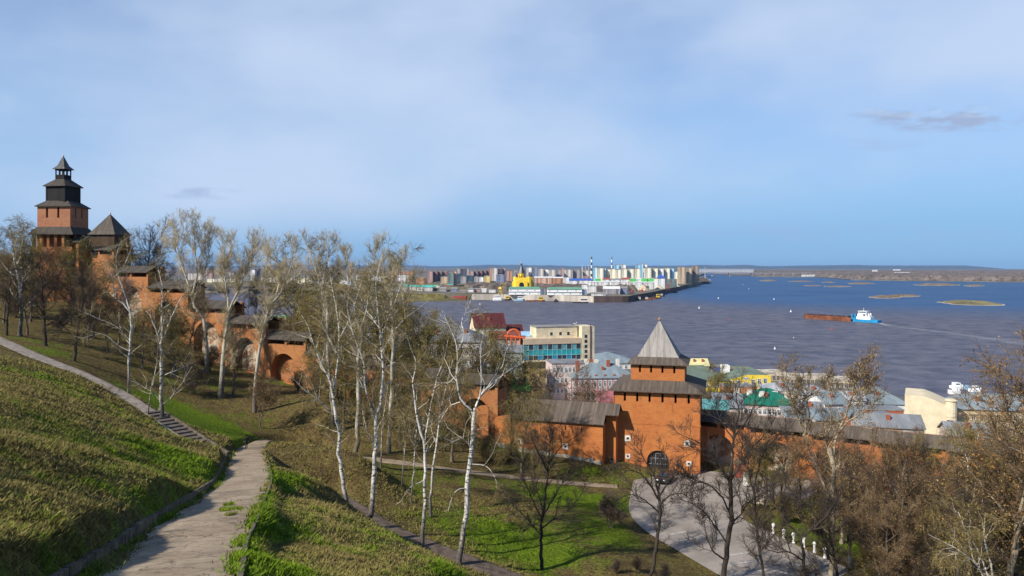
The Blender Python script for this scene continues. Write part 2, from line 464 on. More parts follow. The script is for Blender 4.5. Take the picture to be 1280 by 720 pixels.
def _tps(x, y):
    x = np.asarray(x, float).ravel() / 50.0; y = np.asarray(y, float).ravel() / 50.0
    out = np.empty(len(x)); n = len(_TX)
    for s in range(0, len(x), 20000):
        a, b = x[s:s + 20000], y[s:s + 20000]
        d2 = (a[:, None] - _TX[None, :, 0]) ** 2 + (b[:, None] - _TX[None, :, 1]) ** 2
        out[s:s + 20000] = (np.where(d2 > 0, d2 * np.log(np.maximum(d2, 1e-12)), 0) * 0.5) @ _TS[:n] + _TS[n] + _TS[n + 1] * a + _TS[n + 2] * b
    return out
WALL_LINE = np.array([(-400, 280), (-260, 232), (-101, 178), (-37, 143), (-2, 129), (31, 127), (66, 108.5), (100, 94), (240, 40), (400, -20)], float)
SHORE = np.array([(-1200, 1500), (-500, 860), (-60, 545), (20, 490), (60, 455), (100, 393), (140, 366), (165, 325), (185, 298), (230, 262), (300, 225), (420, 150), (700, 40)], float)
def line_dist(x, y, L):
    """signed distance to a polyline, positive on its left (river) side, and the place along it"""
    best = np.full(x.shape, 1e18); sg = np.ones(x.shape); par = np.zeros(x.shape); acc = 0.0
    for a, b in zip(L[:-1, :2], L[1:, :2]):
        d = b - a; l = math.hypot(*d)
        t = np.clip(((x - a[0]) * d[0] + (y - a[1]) * d[1]) / l ** 2, 0, 1)
        ex, ey = x - a[0] - t * d[0], y - a[1] - t * d[1]
        q = ex * ex + ey * ey
        up = q < best - 1e-9
        cr = d[0] * ey - d[1] * ex
        best = np.where(up, q, best); sg = np.where(up, np.where(cr >= 0, 1.0, -1.0), sg); par = np.where(up, acc + t * l, par)
        acc += l
    return np.sqrt(best) * sg, par
def poly_dist(x, y, Pn):
    """signed distance to a closed polygon, negative inside"""
    inside = np.zeros(x.shape, bool); n = len(Pn)
    best = np.full(x.shape, 1e18)
    for i in range(n):
        a, b = Pn[i, :2], Pn[(i + 1) % n, :2]
        d = b - a
        t = np.clip(((x - a[0]) * d[0] + (y - a[1]) * d[1]) / (d @ d), 0, 1)
        best = np.minimum(best, (x - a[0] - t * d[0]) ** 2 + (y - a[1] - t * d[1]) ** 2)
        c = ((a[1] > y) != (b[1] > y)) & (x < (b[0] - a[0]) * (y - a[1]) / (b[1] - a[1] + 1e-12) + a[0])
        inside ^= c
    return np.where(inside, -1, 1) * np.sqrt(best)
def smooth_line(L, n=10):
    L = np.asarray(L, float); out = []
    E = np.vstack([2 * L[0] - L[1], L, 2 * L[-1] - L[-2]])
    for i in range(1, len(E) - 2):
        p0, p1, p2, p3 = E[i - 1], E[i], E[i + 1], E[i + 2]
        for t in np.arange(n) / n:
            out.append(0.5 * (2 * p1 + (p2 - p0) * t + (2 * p0 - 5 * p1 + 4 * p2 - p3) * t * t + (3 * p1 - p0 - 3 * p2 + p3) * t ** 3))
    out.append(L[-1]); return np.array(out)
PATH_S, UPATH_S, LPATH_S = smooth_line(PATH), smooth_line(UPATH), smooth_line(LPATH)
PATH_W = lambda i: 1.75 if i < 118 else (1.75 if i < 130 else 1.05)
PATH_HW = np.array([1.75 if p[1] < 106 and p[0] < -29 or p[1] < 100 else 1.1 for p in PATH_S])
_k = 9
PATH_HW = np.convolve(np.pad(PATH_HW, 4, 'edge'), np.ones(9) / 9, 'valid')
def zprof(L, par):
    s = np.concatenate([[0], np.cumsum(np.hypot(np.diff(L[:, 0]), np.diff(L[:, 1])))])
    return np.interp(par, s, L[:, 2])
def z_raw(x, y):
    x = np.asarray(x, float); y = np.asarray(y, float); shp = x.shape
    x, y = x.ravel(), y.ravel()
    z = np.clip(_tps(x, y), 22.0, 63.0)
    z = z + (fbm(x * 0.35, y * 0.35, 3) - 0.5) * 0.30 + (fbm(x * 1.4, y * 1.4, 9, 3) - 0.5) * 0.16
    for L, hw in ((PATH_S, 1.95), (UPATH_S, 1.25), (LPATH_S, 1.5)):
        d, par = line_dist(x, y, L); d = np.abs(d)
        if L is PATH_S:
            s = np.concatenate([[0], np.cumsum(np.hypot(np.diff(L[:, 0]), np.diff(L[:, 1])))])
            hw = np.interp(par, s, PATH_HW) + 0.15
        w = 1 - sstep(hw, hw + 0.8, d)
        z = z * (1 - w) + (zprof(L, par) - 0.09) * w
    # the stair cut
    d, par = line_dist(x, y, np.array([STAIR_A, STAIR_B])); d = np.abs(d)
    w = 1 - sstep(1.2, 2.2, d)
    z = z * (1 - w) + (STAIR_A[2] + (STAIR_B[2] - STAIR_A[2]) * par / np.hypot(*(STAIR_B - STAIR_A)[:2]) - 0.22) * w
    pd = poly_dist(x, y, ROAD)
    w = 1 - sstep(0.3, 3.0, pd)
    z = z * (1 - w) + (ROAD_Z0 + ROAD_SL * (y - 83) - 0.10) * w
    # beyond the wall the hill drops to the lower town, then to the river
    wd, _ = line_dist(x, y, WALL_LINE)
    low = 9.0 + (fbm(x * 0.02, y * 0.02, 21) - 0.5) * 1.5
    b = sstep(2.0, 46.0, wd)
    z = z * (1 - b) + low * b
    sd_, _ = line_dist(x, y, SHORE)
    b = sstep(-14.0, 6.0, sd_)
    z = z * (1 - b) + (-4.0) * b
    return z.reshape(shp)
def zat(x, y): return float(z_raw(np.array([x]), np.array([y]))[0])

def seglist(*parts):
    out = [np.array([parts[0][0]])]
    for a, b, s in parts:
        n = max(1, int(round((b - a) / s))); out.append(a + (b - a) * (np.arange(n) + 1) / n)
    return np.unique(np.concatenate(out))
gx = seglist((-1300, -400, 60), (-400, -130, 6), (-130, -60, 1.0), (-60, 12, 0.42), (12, 90, 0.9), (90, 140, 2), (140, 760, 14))
gy = seglist((-60, 2, 3), (2, 60, 0.42), (60, 128, 0.7), (128, 190, 1.6), (190, 620, 9), (620, 1600, 40))
GX, GY = np.meshgrid(gx, gy)
GZ = z_raw(GX, GY)
# where the grass has come up green, in world metres (x, y, rx, ry, strength)
def _spot(px, py, Y, rx, ry, s):
    p = wp(px, py, Y); return (p[0], p[1], rx, ry, s)
SPOTS = [_spot(340, 600, 57, 1.2, 9, 1.0), _spot(325, 660, 29, 1.0, 7, 0.9), _spot(310, 710, 19.5, 1.1, 4, 1.1), _spot(575, 715, 37, 1.6, 8, 0.8), _spot(500, 670, 46, 1.6, 9, 0.55),
         _spot(230, 518, 110, 8, 5.0, 1.8), _spot(270, 540, 104, 7, 4.0, 1.8), _spot(205, 503, 115, 5, 3.5, 1.2), _spot(295, 552, 102, 3, 2.5, 1.0), _spot(660, 675, 84, 9, 8, 1.0), _spot(720, 620, 106, 10, 5.5, 1.0), _spot(740, 590, 118, 7, 2.5, 0.7),
         _spot(770, 660, 93, 4, 5, 0.5), _spot(20, 420, 120, 9, 2.5, 0.5), _spot(60, 445, 114, 8, 2.5, 0.6), _spot(120, 470, 108, 8, 2.5, 0.6), _spot(20, 470, 80, 14, 6, 0.4), _spot(200, 580, 52, 5, 12, 0.45), _spot(240, 590, 57, 4, 8, 0.5),
         _spot(925, 632, 112, 3.5, 4, 1.0), _spot(345, 476, 143, 4, 2, 0.7), _spot(560, 640, 92, 7, 7, 0.3), _spot(640, 555, 125, 9, 2, 0.5), _spot(1080, 690, 96, 9, 5, 0.55), _spot(1010, 660, 104, 5, 5, 0.5), _spot(480, 585, 104, 9, 4, 0.35), _spot(140, 640, 28, 3, 8, 0.3)]
def green_at(x, y):
    g = (fbm(x * 0.16, y * 0.16, 41) - 0.5) * 1.1 + (fbm(x * 0.9, y * 0.9, 43, 3) - 0.5) * 0.9 + 0.05
    for a, b, rx, ry, s in SPOTS:
        g = g + s * np.exp(-((x - a) / rx) ** 2 - ((y - b) / ry) ** 2)
    d, par = line_dist(x, y, PATH_S)
    g = g + 0.32 * np.exp(-((np.abs(d) - 1.95) / 0.35) ** 2) * (y < 95)
    return np.clip(g, 0, 1.2)
GREEN = green_at(GX, GY)
_wd, _ = line_dist(GX, GY, WALL_LINE)
URB = sstep(30, 60, _wd)
ny, nx = GX.shape
idx = np.arange(ny * nx).reshape(ny, nx)
quads = np.stack([idx[:-1, :-1], idx[:-1, 1:], idx[1:, 1:], idx[1:, :-1]], -1).reshape(-1, 4)

t = NT('grass_ground')
ob = t.coord('Object')
fine = t.noise(ob, 3.2, 6, 0.7)
mid = t.noise(ob, 0.6, 5, 0.65)
vfine = t.noise(ob, 14.0, 3, 0.7)
straw = t.mix(t.rng(fine, 0.32, 0.68), (0.055, 0.042, 0.014), (0.28, 0.215, 0.072))
straw = t.mix(t.rng(mid, 0.40, 0.70), straw, (0.105, 0.066, 0.030))
grn = t.mix(t.rng(fine, 0.3, 0.7), (0.050, 0.088, 0.004), (0.20, 0.30, 0.010))
gfac = t.rng(t.math('ADD', t.attr('green'), t.math('MULTIPLY', t.math('SUBTRACT', fine, 0.5), 0.9)), 0.10, 0.85)
col = t.mix(gfac, straw, grn)
col = t.mix(t.rng(vfine, 0.3, 0.7, 0.0, 0.45), col, (0.030, 0.026, 0.012))
urb = t.mix(t.rng(mid, 0.3, 0.7), (0.10, 0.095, 0.085), (0.19, 0.18, 0.165))
col = t.mix(t.attr('urban'), col, urb)
t.bump(fine, 0.9, 0.35)
M_GROUND = t.fin(col, 0.95, 0.1)
me = np_mesh('ground', np.stack([GX, GY, GZ], -1).reshape(-1, 3), [quads], M_GROUND, attrs={'green': GREEN.ravel(), 'urban': URB.ravel()})
tag(link('ground', me), kind='structure')

# ------------------------------------------------------------------ paths, stair, forecourt road
def ribbon(name, L, hw, mat, lift=0.0, edge=0.22, seed=1, thick=0.0):
    L = np.asarray(L); n = len(L)
    hw = np.full(n, hw) if np.isscalar(hw) else hw
    T = np.gradient(L[:, :2], axis=0); T /= np.linalg.norm(T, axis=1)[:, None]
    N = np.stack([-T[:, 1], T[:, 0]], 1)
    rows = []
    C = 7
    for k in range(C):
        u = -1 + 2 * k / (C - 1)
        jit = (fbm(np.arange(n) * 0.35 + 10 * k, np.zeros(n), seed + k, 3) - 0.5) * edge * (1.0 if k in (0, C - 1) else 0)
        off = u * hw + jit
        z = L[:, 2] + lift + (0.0 if 0 < k < C - 1 else -0.05)
        rows.append(np.column_stack([L[:, 0] + N[:, 0] * off, L[:, 1] + N[:, 1] * off, z]))
    V = np.stack(rows, 1)
    i = np.arange(n * C).reshape(n, C)
    q = np.stack([i[:-1, :-1], i[1:, :-1], i[1:, 1:], i[:-1, 1:]], -1).reshape(-1, 4)[:, ::-1]
    return tag(link(name, np_mesh(name, V.reshape(-1, 3), [q], mat)), kind='structure')
def dense(L, n=4):
    out = []
    for a, b in zip(L[:-1], L[1:]):
        out += [a + (b - a) * k / n for k in range(n)]
    return np.array(out + [L[-1]])
t = NT('worn_asphalt')
ob = t.coord('Object')
n1, n2, n3 = t.noise(ob, 0.45, 6, 0.65), t.noise(ob, 7.0, 5, 0.7), t.noise(ob, 1.6, 6, 0.7, 1.2)
col = t.mix(t.rng(n1, 0.3, 0.7), (0.27, 0.20, 0.13), (0.45, 0.35, 0.24))
col = t.mix(t.rng(n2, 0.3, 0.72, 0, 0.5), col, (0.11, 0.09, 0.07))
col = t.mix(t.rng(n3, 0.52, 0.66, 0, 0.75), col, (0.14, 0.10, 0.058))
# thin cracks along cell borders
vo = t.n.new('ShaderNodeTexVoronoi'); vo.feature = 'DISTANCE_TO_EDGE'; vo.inputs['Scale'].default_value = 0.42
wv = t.n.new('ShaderNodeVectorMath'); wv.operation = 'ADD'
nn = t.n.new('ShaderNodeTexNoise'); nn.inputs['Scale'].default_value = 1.3
t.l.new(ob, nn.inputs['Vector']); t.l.new(ob, wv.inputs[0]); t.l.new(nn.outputs['Color'], wv.inputs[1])
t.l.new(wv.outputs[0], vo.inputs['Vector'])
col = t.mix(t.rng(vo.outputs['Distance'], 0.003, 0.016, 0.6, 0.0), col, (0.06, 0.05, 0.04))
t.bump(n2, 0.35, 0.03)
M_PATH = t.fin(col, 0.92, 0.2)
M_UPATH = plain('grey_walk', (0.215, 0.185, 0.155), 0.3, 1.5, 0.92)
M_LPATH = plain('dark_walk', (0.105, 0.078, 0.06), 0.45, 1.2, 0.92)
t = NT('forecourt_asphalt')
ob = t.coord('Object')
n1, n2 = t.noise(ob, 0.25, 6, 0.6), t.noise(ob, 5.0, 5, 0.7)
col = t.mix(t.rng(n1, 0.3, 0.7), (0.21, 0.18, 0.15), (0.33, 0.29, 0.25))
col = t.mix(t.rng(n2, 0.35, 0.7, 0, 0.35), col, (0.18, 0.16, 0.145))
M_ROADM = t.fin(col, 0.92, 0.2)
PD = dense(PATH_S, 3); PDW = np.interp(np.linspace(0, 1, len(PD)), np.linspace(0, 1, len(PATH_HW)), PATH_HW)
ribbon('path', PD, PDW, M_PATH, 0.0, 0.35, 5)
ribbon('path', dense(UPATH_S, 3), 1.05, M_UPATH, 0.0, 0.15, 7)
ribbon('path', dense(LPATH_S, 3), 1.3, M_LPATH, 0.0, 0.15, 9)
# forecourt road: one sheet on its tilted plane
mb = MB()
RS = smooth_line(np.vstack([ROAD, ROAD[:1]]), 6)[:-1]
mb.face([(p[0], p[1], ROAD_Z0 + ROAD_SL * (p[1] - 83)) for p in RS[::-1]] if poly_dist(np.array([0.]), np.array([0.]), RS)[0] is None else [(p[0], p[1], ROAD_Z0 + ROAD_SL * (p[1] - 83)) for p in RS])
ro = mb.build('road', M_ROADM)
if ro.data.polygons[0].normal.z < 0: ro.data.flip_normals()
tag(ro, kind='structure')
mb = MB()
def road_dash(a, b, w=0.16):
    A, B = ground_hit(*a), ground_hit(*b)
    d = (B - A)[:2]; d /= np.linalg.norm(d); n = np.array([-d[1], d[0]]) * w / 2
    q = [A[:2] - n, B[:2] - n, B[:2] + n, A[:2] + n]
    mb.face([(p[0], p[1], ROAD_Z0 + ROAD_SL * (p[1] - 83) + 0.006) for p in q])
for a, b in [((838, 668), (858, 664)), ((845, 677), (874, 671)), ((912, 694), (950, 688)), ((905, 706), (946, 701)), ((918, 718), (958, 712)), ((880, 655), (898, 652)), ((962, 712), (985, 717))]: road_dash(a, b)
tag(mb.build('road_markings', plain('worn_road_paint', (0.46, 0.45, 0.43), 0.3, 3.0, 0.9)), kind='structure')
# kerbs: thin edging stones beside the near path
def kerb(L, hw, side, i0, i1, mat, h=0.13, w=0.14, out=0.0):
    T = np.gradient(L[:, :2], axis=0); T /= np.linalg.norm(T, axis=1)[:, None]
    N = np.stack([-T[:, 1], T[:, 0]], 1) * side
    mb = MB(); rnd = random.Random(int(side * 7 + 11))
    for i in range(i0, i1, 4):
        j = min(i + 4, len(L) - 1)
        a, b = L[i], L[j]
        g = 0.03; h1 = h + rnd.uniform(-0.035, 0.02)
        oa, ob_ = hw[i] + out + rnd.uniform(-0.02, 0.02), hw[j] + out + rnd.uniform(-0.02, 0.02)
        p = [np.array([*(a[:2] + N[i] * oa), a[2]]), np.array([*(b[:2] + N[j] * ob_), b[2]]), np.array([*(b[:2] + N[j] * (ob_ + w)), b[2]]), np.array([*(a[:2] + N[i] * (oa + w)), a[2]])]
        lo = [q - [0, 0, 0.25] for q in p]; hi = [q + [0, 0, h1] for q in p]
        if side < 0: lo, hi = lo[::-1], hi[::-1]
        mb.face(hi[::-1]); 
        for k in range(4): mb.face([lo[(k + 1) % 4], lo[k], hi[k], hi[(k + 1) % 4]])
    return tag(mb.build('kerb', mat), kind='structure')
M_KERB = plain('old_kerb', (0.105, 0.085, 0.06), 0.5, 2.0, 0.95, bump=0.4)
_n0 = int(np.argmin(np.abs(PD[:, 1] - 5))); _n1 = int(np.argmin(np.abs(PD[:, 1] - 92) + (PD[:, 0] > -25) * 50))
kerb(PD, PDW, 1, _n0, _n1, M_KERB, 0.36, 0.16, 0.26)
kerb(PD, PDW, -1, _n0, _n1, M_KERB, 0.05, 0.12, 0.05)
# ------------------------------------------------------------------ river, far banks, islands, haze
FARX, FARY = 16000.0, 30000.0
t = NT('river_water')
t.n.remove(t.b)
ob = t.coord('Object')
sepx = t.n.new('ShaderNodeSeparateXYZ'); t.l.new(t.tc.outputs['Object'], sepx.inputs[0])
# muddy water of one river meets the blue water of the other along a wavering line
big = t.noise(t.coord('Object', (0.0016, 0.0016, 1)), 1.0, 4, 0.6)
lim = t.math('ADD', t.math('MULTIPLY', sepx.outputs['X'], -0.72), 1330.0)
dd = t.math('ADD', t.math('SUBTRACT', sepx.outputs['Y'], lim), t.math('MULTIPLY', t.math('SUBTRACT', big, 0.5), 420.0))
fac = t.rng(dd, -200.0, 420.0)
fac = t.math('MULTIPLY', fac, t.rng(sepx.outputs['X'], 150.0, 420.0))
rip = t.noise(t.coord('Object', (0.050, 0.060, 1)), 1.0, 6, 0.75)
rip2 = t.noise(t.coord('Object', (0.0045, 0.008, 1)), 1.0, 6, 0.68)
mud = t.mix(t.rng(rip, 0.32, 0.68), (0.040, 0.037, 0.046), (0.138, 0.122, 0.136))
blu = t.mix(t.rng(rip2, 0.3, 0.7), (0.012, 0.050, 0.135), (0.030, 0.092, 0.20))
colw = t.mix(fac, mud, blu)
colw = t.mix(t.rng(rip2, 0.42, 0.72, 0, 0.35), colw, (0.035, 0.04, 0.06))
df = t.n.new('ShaderNodeBsdfDiffuse'); t.l.new(colw, df.inputs['Color'])
gl = t.n.new('ShaderNodeBsdfGlossy'); gl.inputs['Roughness'].default_value = 0.32; gl.inputs['Color'].default_value = (0.8, 0.85, 0.95, 1)
bp = t.n.new('ShaderNodeBump'); bp.inputs['Strength'].default_value = 0.6; bp.inputs['Distance'].default_value = 1.2
t.l.new(rip, bp.inputs['Height']); t.l.new(bp.outputs['Normal'], gl.inputs['Normal']); t.l.new(bp.outputs['Normal'], df.inputs['Normal'])
mx = t.n.new('ShaderNodeMixShader'); mx.inputs[0].default_value = 0.16
t.l.new(df.outputs[0], mx.inputs[1]); t.l.new(gl.outputs[0], mx.inputs[2]); t.l.new(mx.outputs[0], t.out.inputs['Surface'])
M_WATER = t.m
mb = MB()
mb.face([(-FARX, -400, 0), (FARX, -400, 0), (FARX, FARY, 0), (-FARX, FARY, 0)])
tag(mb.build('water', M_WATER), kind='structure')

FZ = 10.5
def sh(px, py): Y = water_y(py); return ((px - CX) / F * Y, Y)
M_FARLAND = plain('far_land', (0.13, 0.115, 0.085), 0.45, 0.012, 0.95, coord='Object')
M_QUAY = plain('quay_concrete', (0.36, 0.32, 0.265), 0.35, 0.05, 0.9, stretch=(1, 1, 0.2))
M_QUAYD = plain('dark_sheet_piling', (0.075, 0.05, 0.042), 0.5, 0.06, 0.9, stretch=(1, 1, 0.1))
M_SAND = plain('sand', (0.46, 0.38, 0.26), 0.25, 0.02, 0.95)
FB = [(-15000, 2300), (-3500, 1950), sh(100, 366), sh(300, 366.5), sh(445, 367.5), sh(500, 373.0), sh(590, 374.6), sh(660, 375.6), sh(700, 376.4), sh(742, 378), sh(785, 377.8), sh(820, 370.5), sh(860, 359.8), sh(868, 358.6),
      sh(886, 352.6), sh(884, 350), sh(868, 348), sh(880, 343.5), sh(884, 341), (4200, 13500), (7500, FARY - 400), (-15000, FARY - 400)]
mb = MB()
mb.face([(x, y, FZ) for x, y in FB])
for i in range(len(FB)):
    a, b = FB[i], FB[(i + 1) % len(FB)]
    if i in (9, 10, 11): m = 2
    elif 6 <= i <= 8: m = 1
    else: m = 0
    mb.face([(a[0], a[1], -2), (b[0], b[1], -2), (b[0], b[1], FZ), (a[0], a[1], FZ)], m)
far = mb.build('far_bank', [M_FARLAND, M_QUAY, M_QUAYD])
tag(far, kind='structure')
# low grassy point in front of the quay, on the left
def mound(name, ring, h, mats, nb=1.0, seed=0, edge=0.12):
    """a low island: ring of (x,y) at the water, rising to h"""
    ring = np.array(ring, float); c = ring.mean(0)
    mb = MB(); n = len(ring)
    lv = [(1.0, -0.4), (1 - edge, 0.35), (1 - edge * 2.2, h * 0.55), (0.55, h), (0.2, h * 1.1)]
    rows = [[(*(c + (p - c) * s), z * (1 + 0.25 * math.sin(i * 2.3 + seed)) if z > 0 else z) for i, p in enumerate(ring)] for s, z in lv]
    for k in range(len(rows) - 1):
        for i in range(n):
            j = (i + 1) % n
            mb.face([rows[k][i], rows[k][j], rows[k + 1][j], rows[k + 1][i]], 0 if k < 1 else 1)
    mb.face(rows[-1], 1)
    return tag(mb.build(name, mats), kind='structure')
M_ISLE = plain('dry_reeds', (0.17, 0.125, 0.082), 0.45, 0.03, 0.95)
M_OLIVEG = plain('olive_grass', (0.125, 0.105, 0.03), 0.4, 0.03, 0.95)
def isle(x0, x1, yb, dy, h, seed, mats=(M_SAND, M_ISLE), edge=0.12, skew=0.0):
    rng = random.Random(seed); ring = []
    n = 26
    for k in range(n):
        a = -2 * math.pi * k / n
        r = 0.86 + 0.22 * rng.random()
        px = (x0 + x1) / 2 + (x1 - x0) / 2 * math.cos(a) * r
        py = yb - dy / 2 + dy / 2 * math.sin(a) * r * (-1) + skew * math.cos(a)
        ring.append(sh(px, py))
    return mound('island', ring, h, list(mats), seed=seed, edge=edge)
for a in [(948, 971, 351.5, 1.5, 3.5, 1), (984, 1017, 352.2, 1.0, 2.4, 2), (1026, 1046, 353.4, 1.0, 2.2, 3), (1057, 1096, 355.2, 1.6, 2.6, 4), (1003, 1027, 357.6, 1.4, 1.0, 5), (1028, 1065, 358.8, 1.7, 1.2, 6),
          (1139, 1205, 357.3, 2.6, 3.6, 7), (1203, 1232, 358.0, 1.8, 2.8, 8), (1084, 1130, 373.2, 3.6, 2.4, 9), (1105, 1152, 371.4, 2.6, 2.6, 10)]: isle(*a)
isle(1168, 1262, 382.0, 5.6, 3.2, 11, (M_SAND, plain('green_reeds', (0.16, 0.135, 0.06), 0.4, 0.02, 0.95)), 0.14, 1.6)
isle(440, 594, 377.4, 5.6, 4.0, 12, (M_OLIVEG, M_OLIVEG), 0.1)
# pale gravel beach at the tip of the spit
mound('beach', [sh(*p) for p in [(852, 360.2), (872, 357.6), (886, 352.9), (889, 351.6), (880, 350.0), (862, 350.6), (845, 353), (838, 357)]][::-1], 10.9, [plain('pale_shingle', (0.46, 0.47, 0.47), 0.15, 0.02, 0.95)], seed=3)
# right bank far downstream
RB = [sh(944, 346.0), sh(960, 346.4), sh(1000, 346.6), sh(1062, 347.0), sh(1064, 350.2), sh(1100, 350.8), sh(1160, 351.6), sh(1210, 352.2), sh(1290, 353.2), sh(1420, 354.5), (9000, 2200), (15500, 2600), (15500, FARY - 400), (8300, FARY - 400), (6000, 14000), sh(950, 341.4), sh(946, 344)]
mb = MB()
mb.face([(x, y, 2.6) for x, y in RB])
for i in range(len(RB)):
    a, b = RB[i], RB[(i + 1) % len(RB)]
    mb.face([(a[0], a[1], -2), (b[0], b[1], -2), (b[0], b[1], 2.6), (a[0], a[1], 2.6)], 0)
tag(mb.build('right_bank', [M_FARLAND]), kind='structure')
# low blue ridge at the horizon
mb = MB()
N = 150
top = [(-15500 + 31000 * k / N, 27500 + 900 * math.sin(k * 0.7)) for k in range(N + 1)]
hz = 95 + 55 * (fbm(np.arange(N + 1) * 0.11, np.zeros(N + 1), 5) - 0.35) * 2 + 20 * (vnoise(np.arange(N + 1) * 0.6, np.zeros(N + 1), 8))
for k in range(N):
    (xa, ya), (xb, yb) = top[k], top[k + 1]
    mb.face([(xa, ya - 2600, 3), (xb, yb - 2600, 3), (xb, yb - 300, hz[k + 1]), (xa, ya - 300, hz[k])], 0, True)
    mb.face([(xa, ya - 300, hz[k]), (xb, yb - 300, hz[k + 1]), (xb, yb + 1600, 3), (xa, ya + 1600, 3)], 0, True)
tag(mb.build('hills', plain('far_forest', (0.03, 0.036, 0.034), 0.3, 0.002, 0.95)), kind='structure')

# woods that read as one mass: canopy surfaces, uneven tops
M_CANOPY = plain('bare_canopy', (0.125, 0.098, 0.080), 0.45, 0.03, 0.95)
M_CANOPY2 = plain('bare_canopy_olive', (0.115, 0.098, 0.055), 0.45, 0.05, 0.95)
def canopy(poly, cell, z0, h, mat, seed, gap=0.30, name='far_wood'):
    Pn = np.array(poly, float)
    x = np.arange(Pn[:, 0].min(), Pn[:, 0].max() + cell, cell); y = np.arange(Pn[:, 1].min(), Pn[:, 1].max() + cell, cell)
    X, Y = np.meshgrid(x, y)
    r = np.random.default_rng(seed)
    X = X + r.uniform(-.35, .35, X.shape) * cell; Y = Y + r.uniform(-.35, .35, X.shape) * cell
    ins = np.clip(-poly_dist(X, Y, Pn) / cell, 0, 1)
    dens = fbm(X / (cell * 7), Y / (cell * 7), seed)
    Z = z0 - 1 + (h * (0.55 + 0.45 * r.random(X.shape)) + 1) * ins * sstep(gap, gap + 0.14, dens)
    i = np.arange(X.size).reshape(X.shape)
    q = np.stack([i[:-1, :-1], i[:-1, 1:], i[1:, 1:], i[1:, :-1]], -1).reshape(-1, 4)
    q = q[Z.ravel()[q].max(1) > z0 - 0.5]
    used, inv = np.unique(q.ravel(), return_inverse=True)
    V = np.stack([X, Y, Z], -1).reshape(-1, 3)[used]
    return tag(link(name, np_mesh(name, V, [inv.reshape(-1, 4).astype(np.int32)], mat, smooth=False)), kind='stuff')
canopy([sh(1066, 350.0), sh(1160, 351.2), sh(1210, 351.9), sh(1310, 352.9), (3600, 4600), (4300, 6500), (2700, 6500), (1950, 5200), (1700, 4000)], 16, 2.6, 22, M_CANOPY, 3, 0.18)
canopy([(1650, 5200), (2300, 5400), (4500, 6600), (7000, 8000), (9000, 13000), (3500, 12500), (2300, 9000), (1750, 6500)], 60, 2.6, 24, M_CANOPY, 4, 0.30)
canopy([(-9000, 4200), (-2000, 3900), (1200, 6500), (2500, 9500), (2500, 14000), (-9000, 14000)], 90, FZ, 20, M_CANOPY, 5, 0.36)
canopy([wp(585, 0, 1560)[:2], wp(668, 0, 1620)[:2], wp(672, 0, 2000)[:2], wp(570, 0, 2000)[:2]], 8, FZ, 15, M_CANOPY, 6, 0.22)
canopy([wp(664, 0, 1560)[:2], wp(735, 0, 1500)[:2], wp(790, 0, 1560)[:2], wp(800, 0, 1800)[:2], wp(664, 0, 1850)[:2]], 8, FZ, 12, M_CANOPY, 7, 0.30)
canopy([wp(845, 0, 2500)[:2], wp(884, 0, 2750)[:2], wp(884, 0, 3000)[:2], wp(845, 0, 3100)[:2]], 11, FZ, 12, M_CANOPY, 8, 0.15)
canopy([wp(200, 0, 1820)[:2], wp(590, 0, 1560)[:2], wp(590, 0, 2200)[:2], wp(200, 0, 2500)[:2]], 12, FZ, 12, M_CANOPY2, 9, 0.40)
canopy([sh(455, 374.5), sh(520, 375.4), sh(560, 375.6), sh(562, 374.8), sh(500, 373.0), sh(455, 371.5)], 6, 3.0, 9, M_OLIVEG, 10, 0.2)
canopy([wp(-100, 0, 2100)[:2], wp(220, 0, 1900)[:2], wp(220, 0, 2600)[:2], wp(-100, 0, 2700)[:2]], 14, FZ, 14, M_CANOPY2, 12, 0.3)

# the air over the river: one closed box round everything, sky outside
mb = MB(); mb.box(-FARX - 500, FARX + 500, -800, FARY + 500, -6, 190)
hz_m = bpy.data.materials.new('haze'); hz_m.use_nodes = True
hn, hl = hz_m.node_tree.nodes, hz_m.node_tree.links
hn.remove(hn['Principled BSDF'])
pv = hn.new('ShaderNodeVolumePrincipled')
pv.inputs['Color'].default_value = (0.42, 0.66, 1.0, 1)
pv.inputs['Density'].default_value = 0.000022
pv.inputs['Anisotropy'].default_value = 0.1
hl.new(pv.outputs[0], hn['Material Output'].inputs['Volume'])
hz_o = mb.build('haze', hz_m); hz_o['kind'] = 'stuff'
hz_o.display_type = 'WIRE'
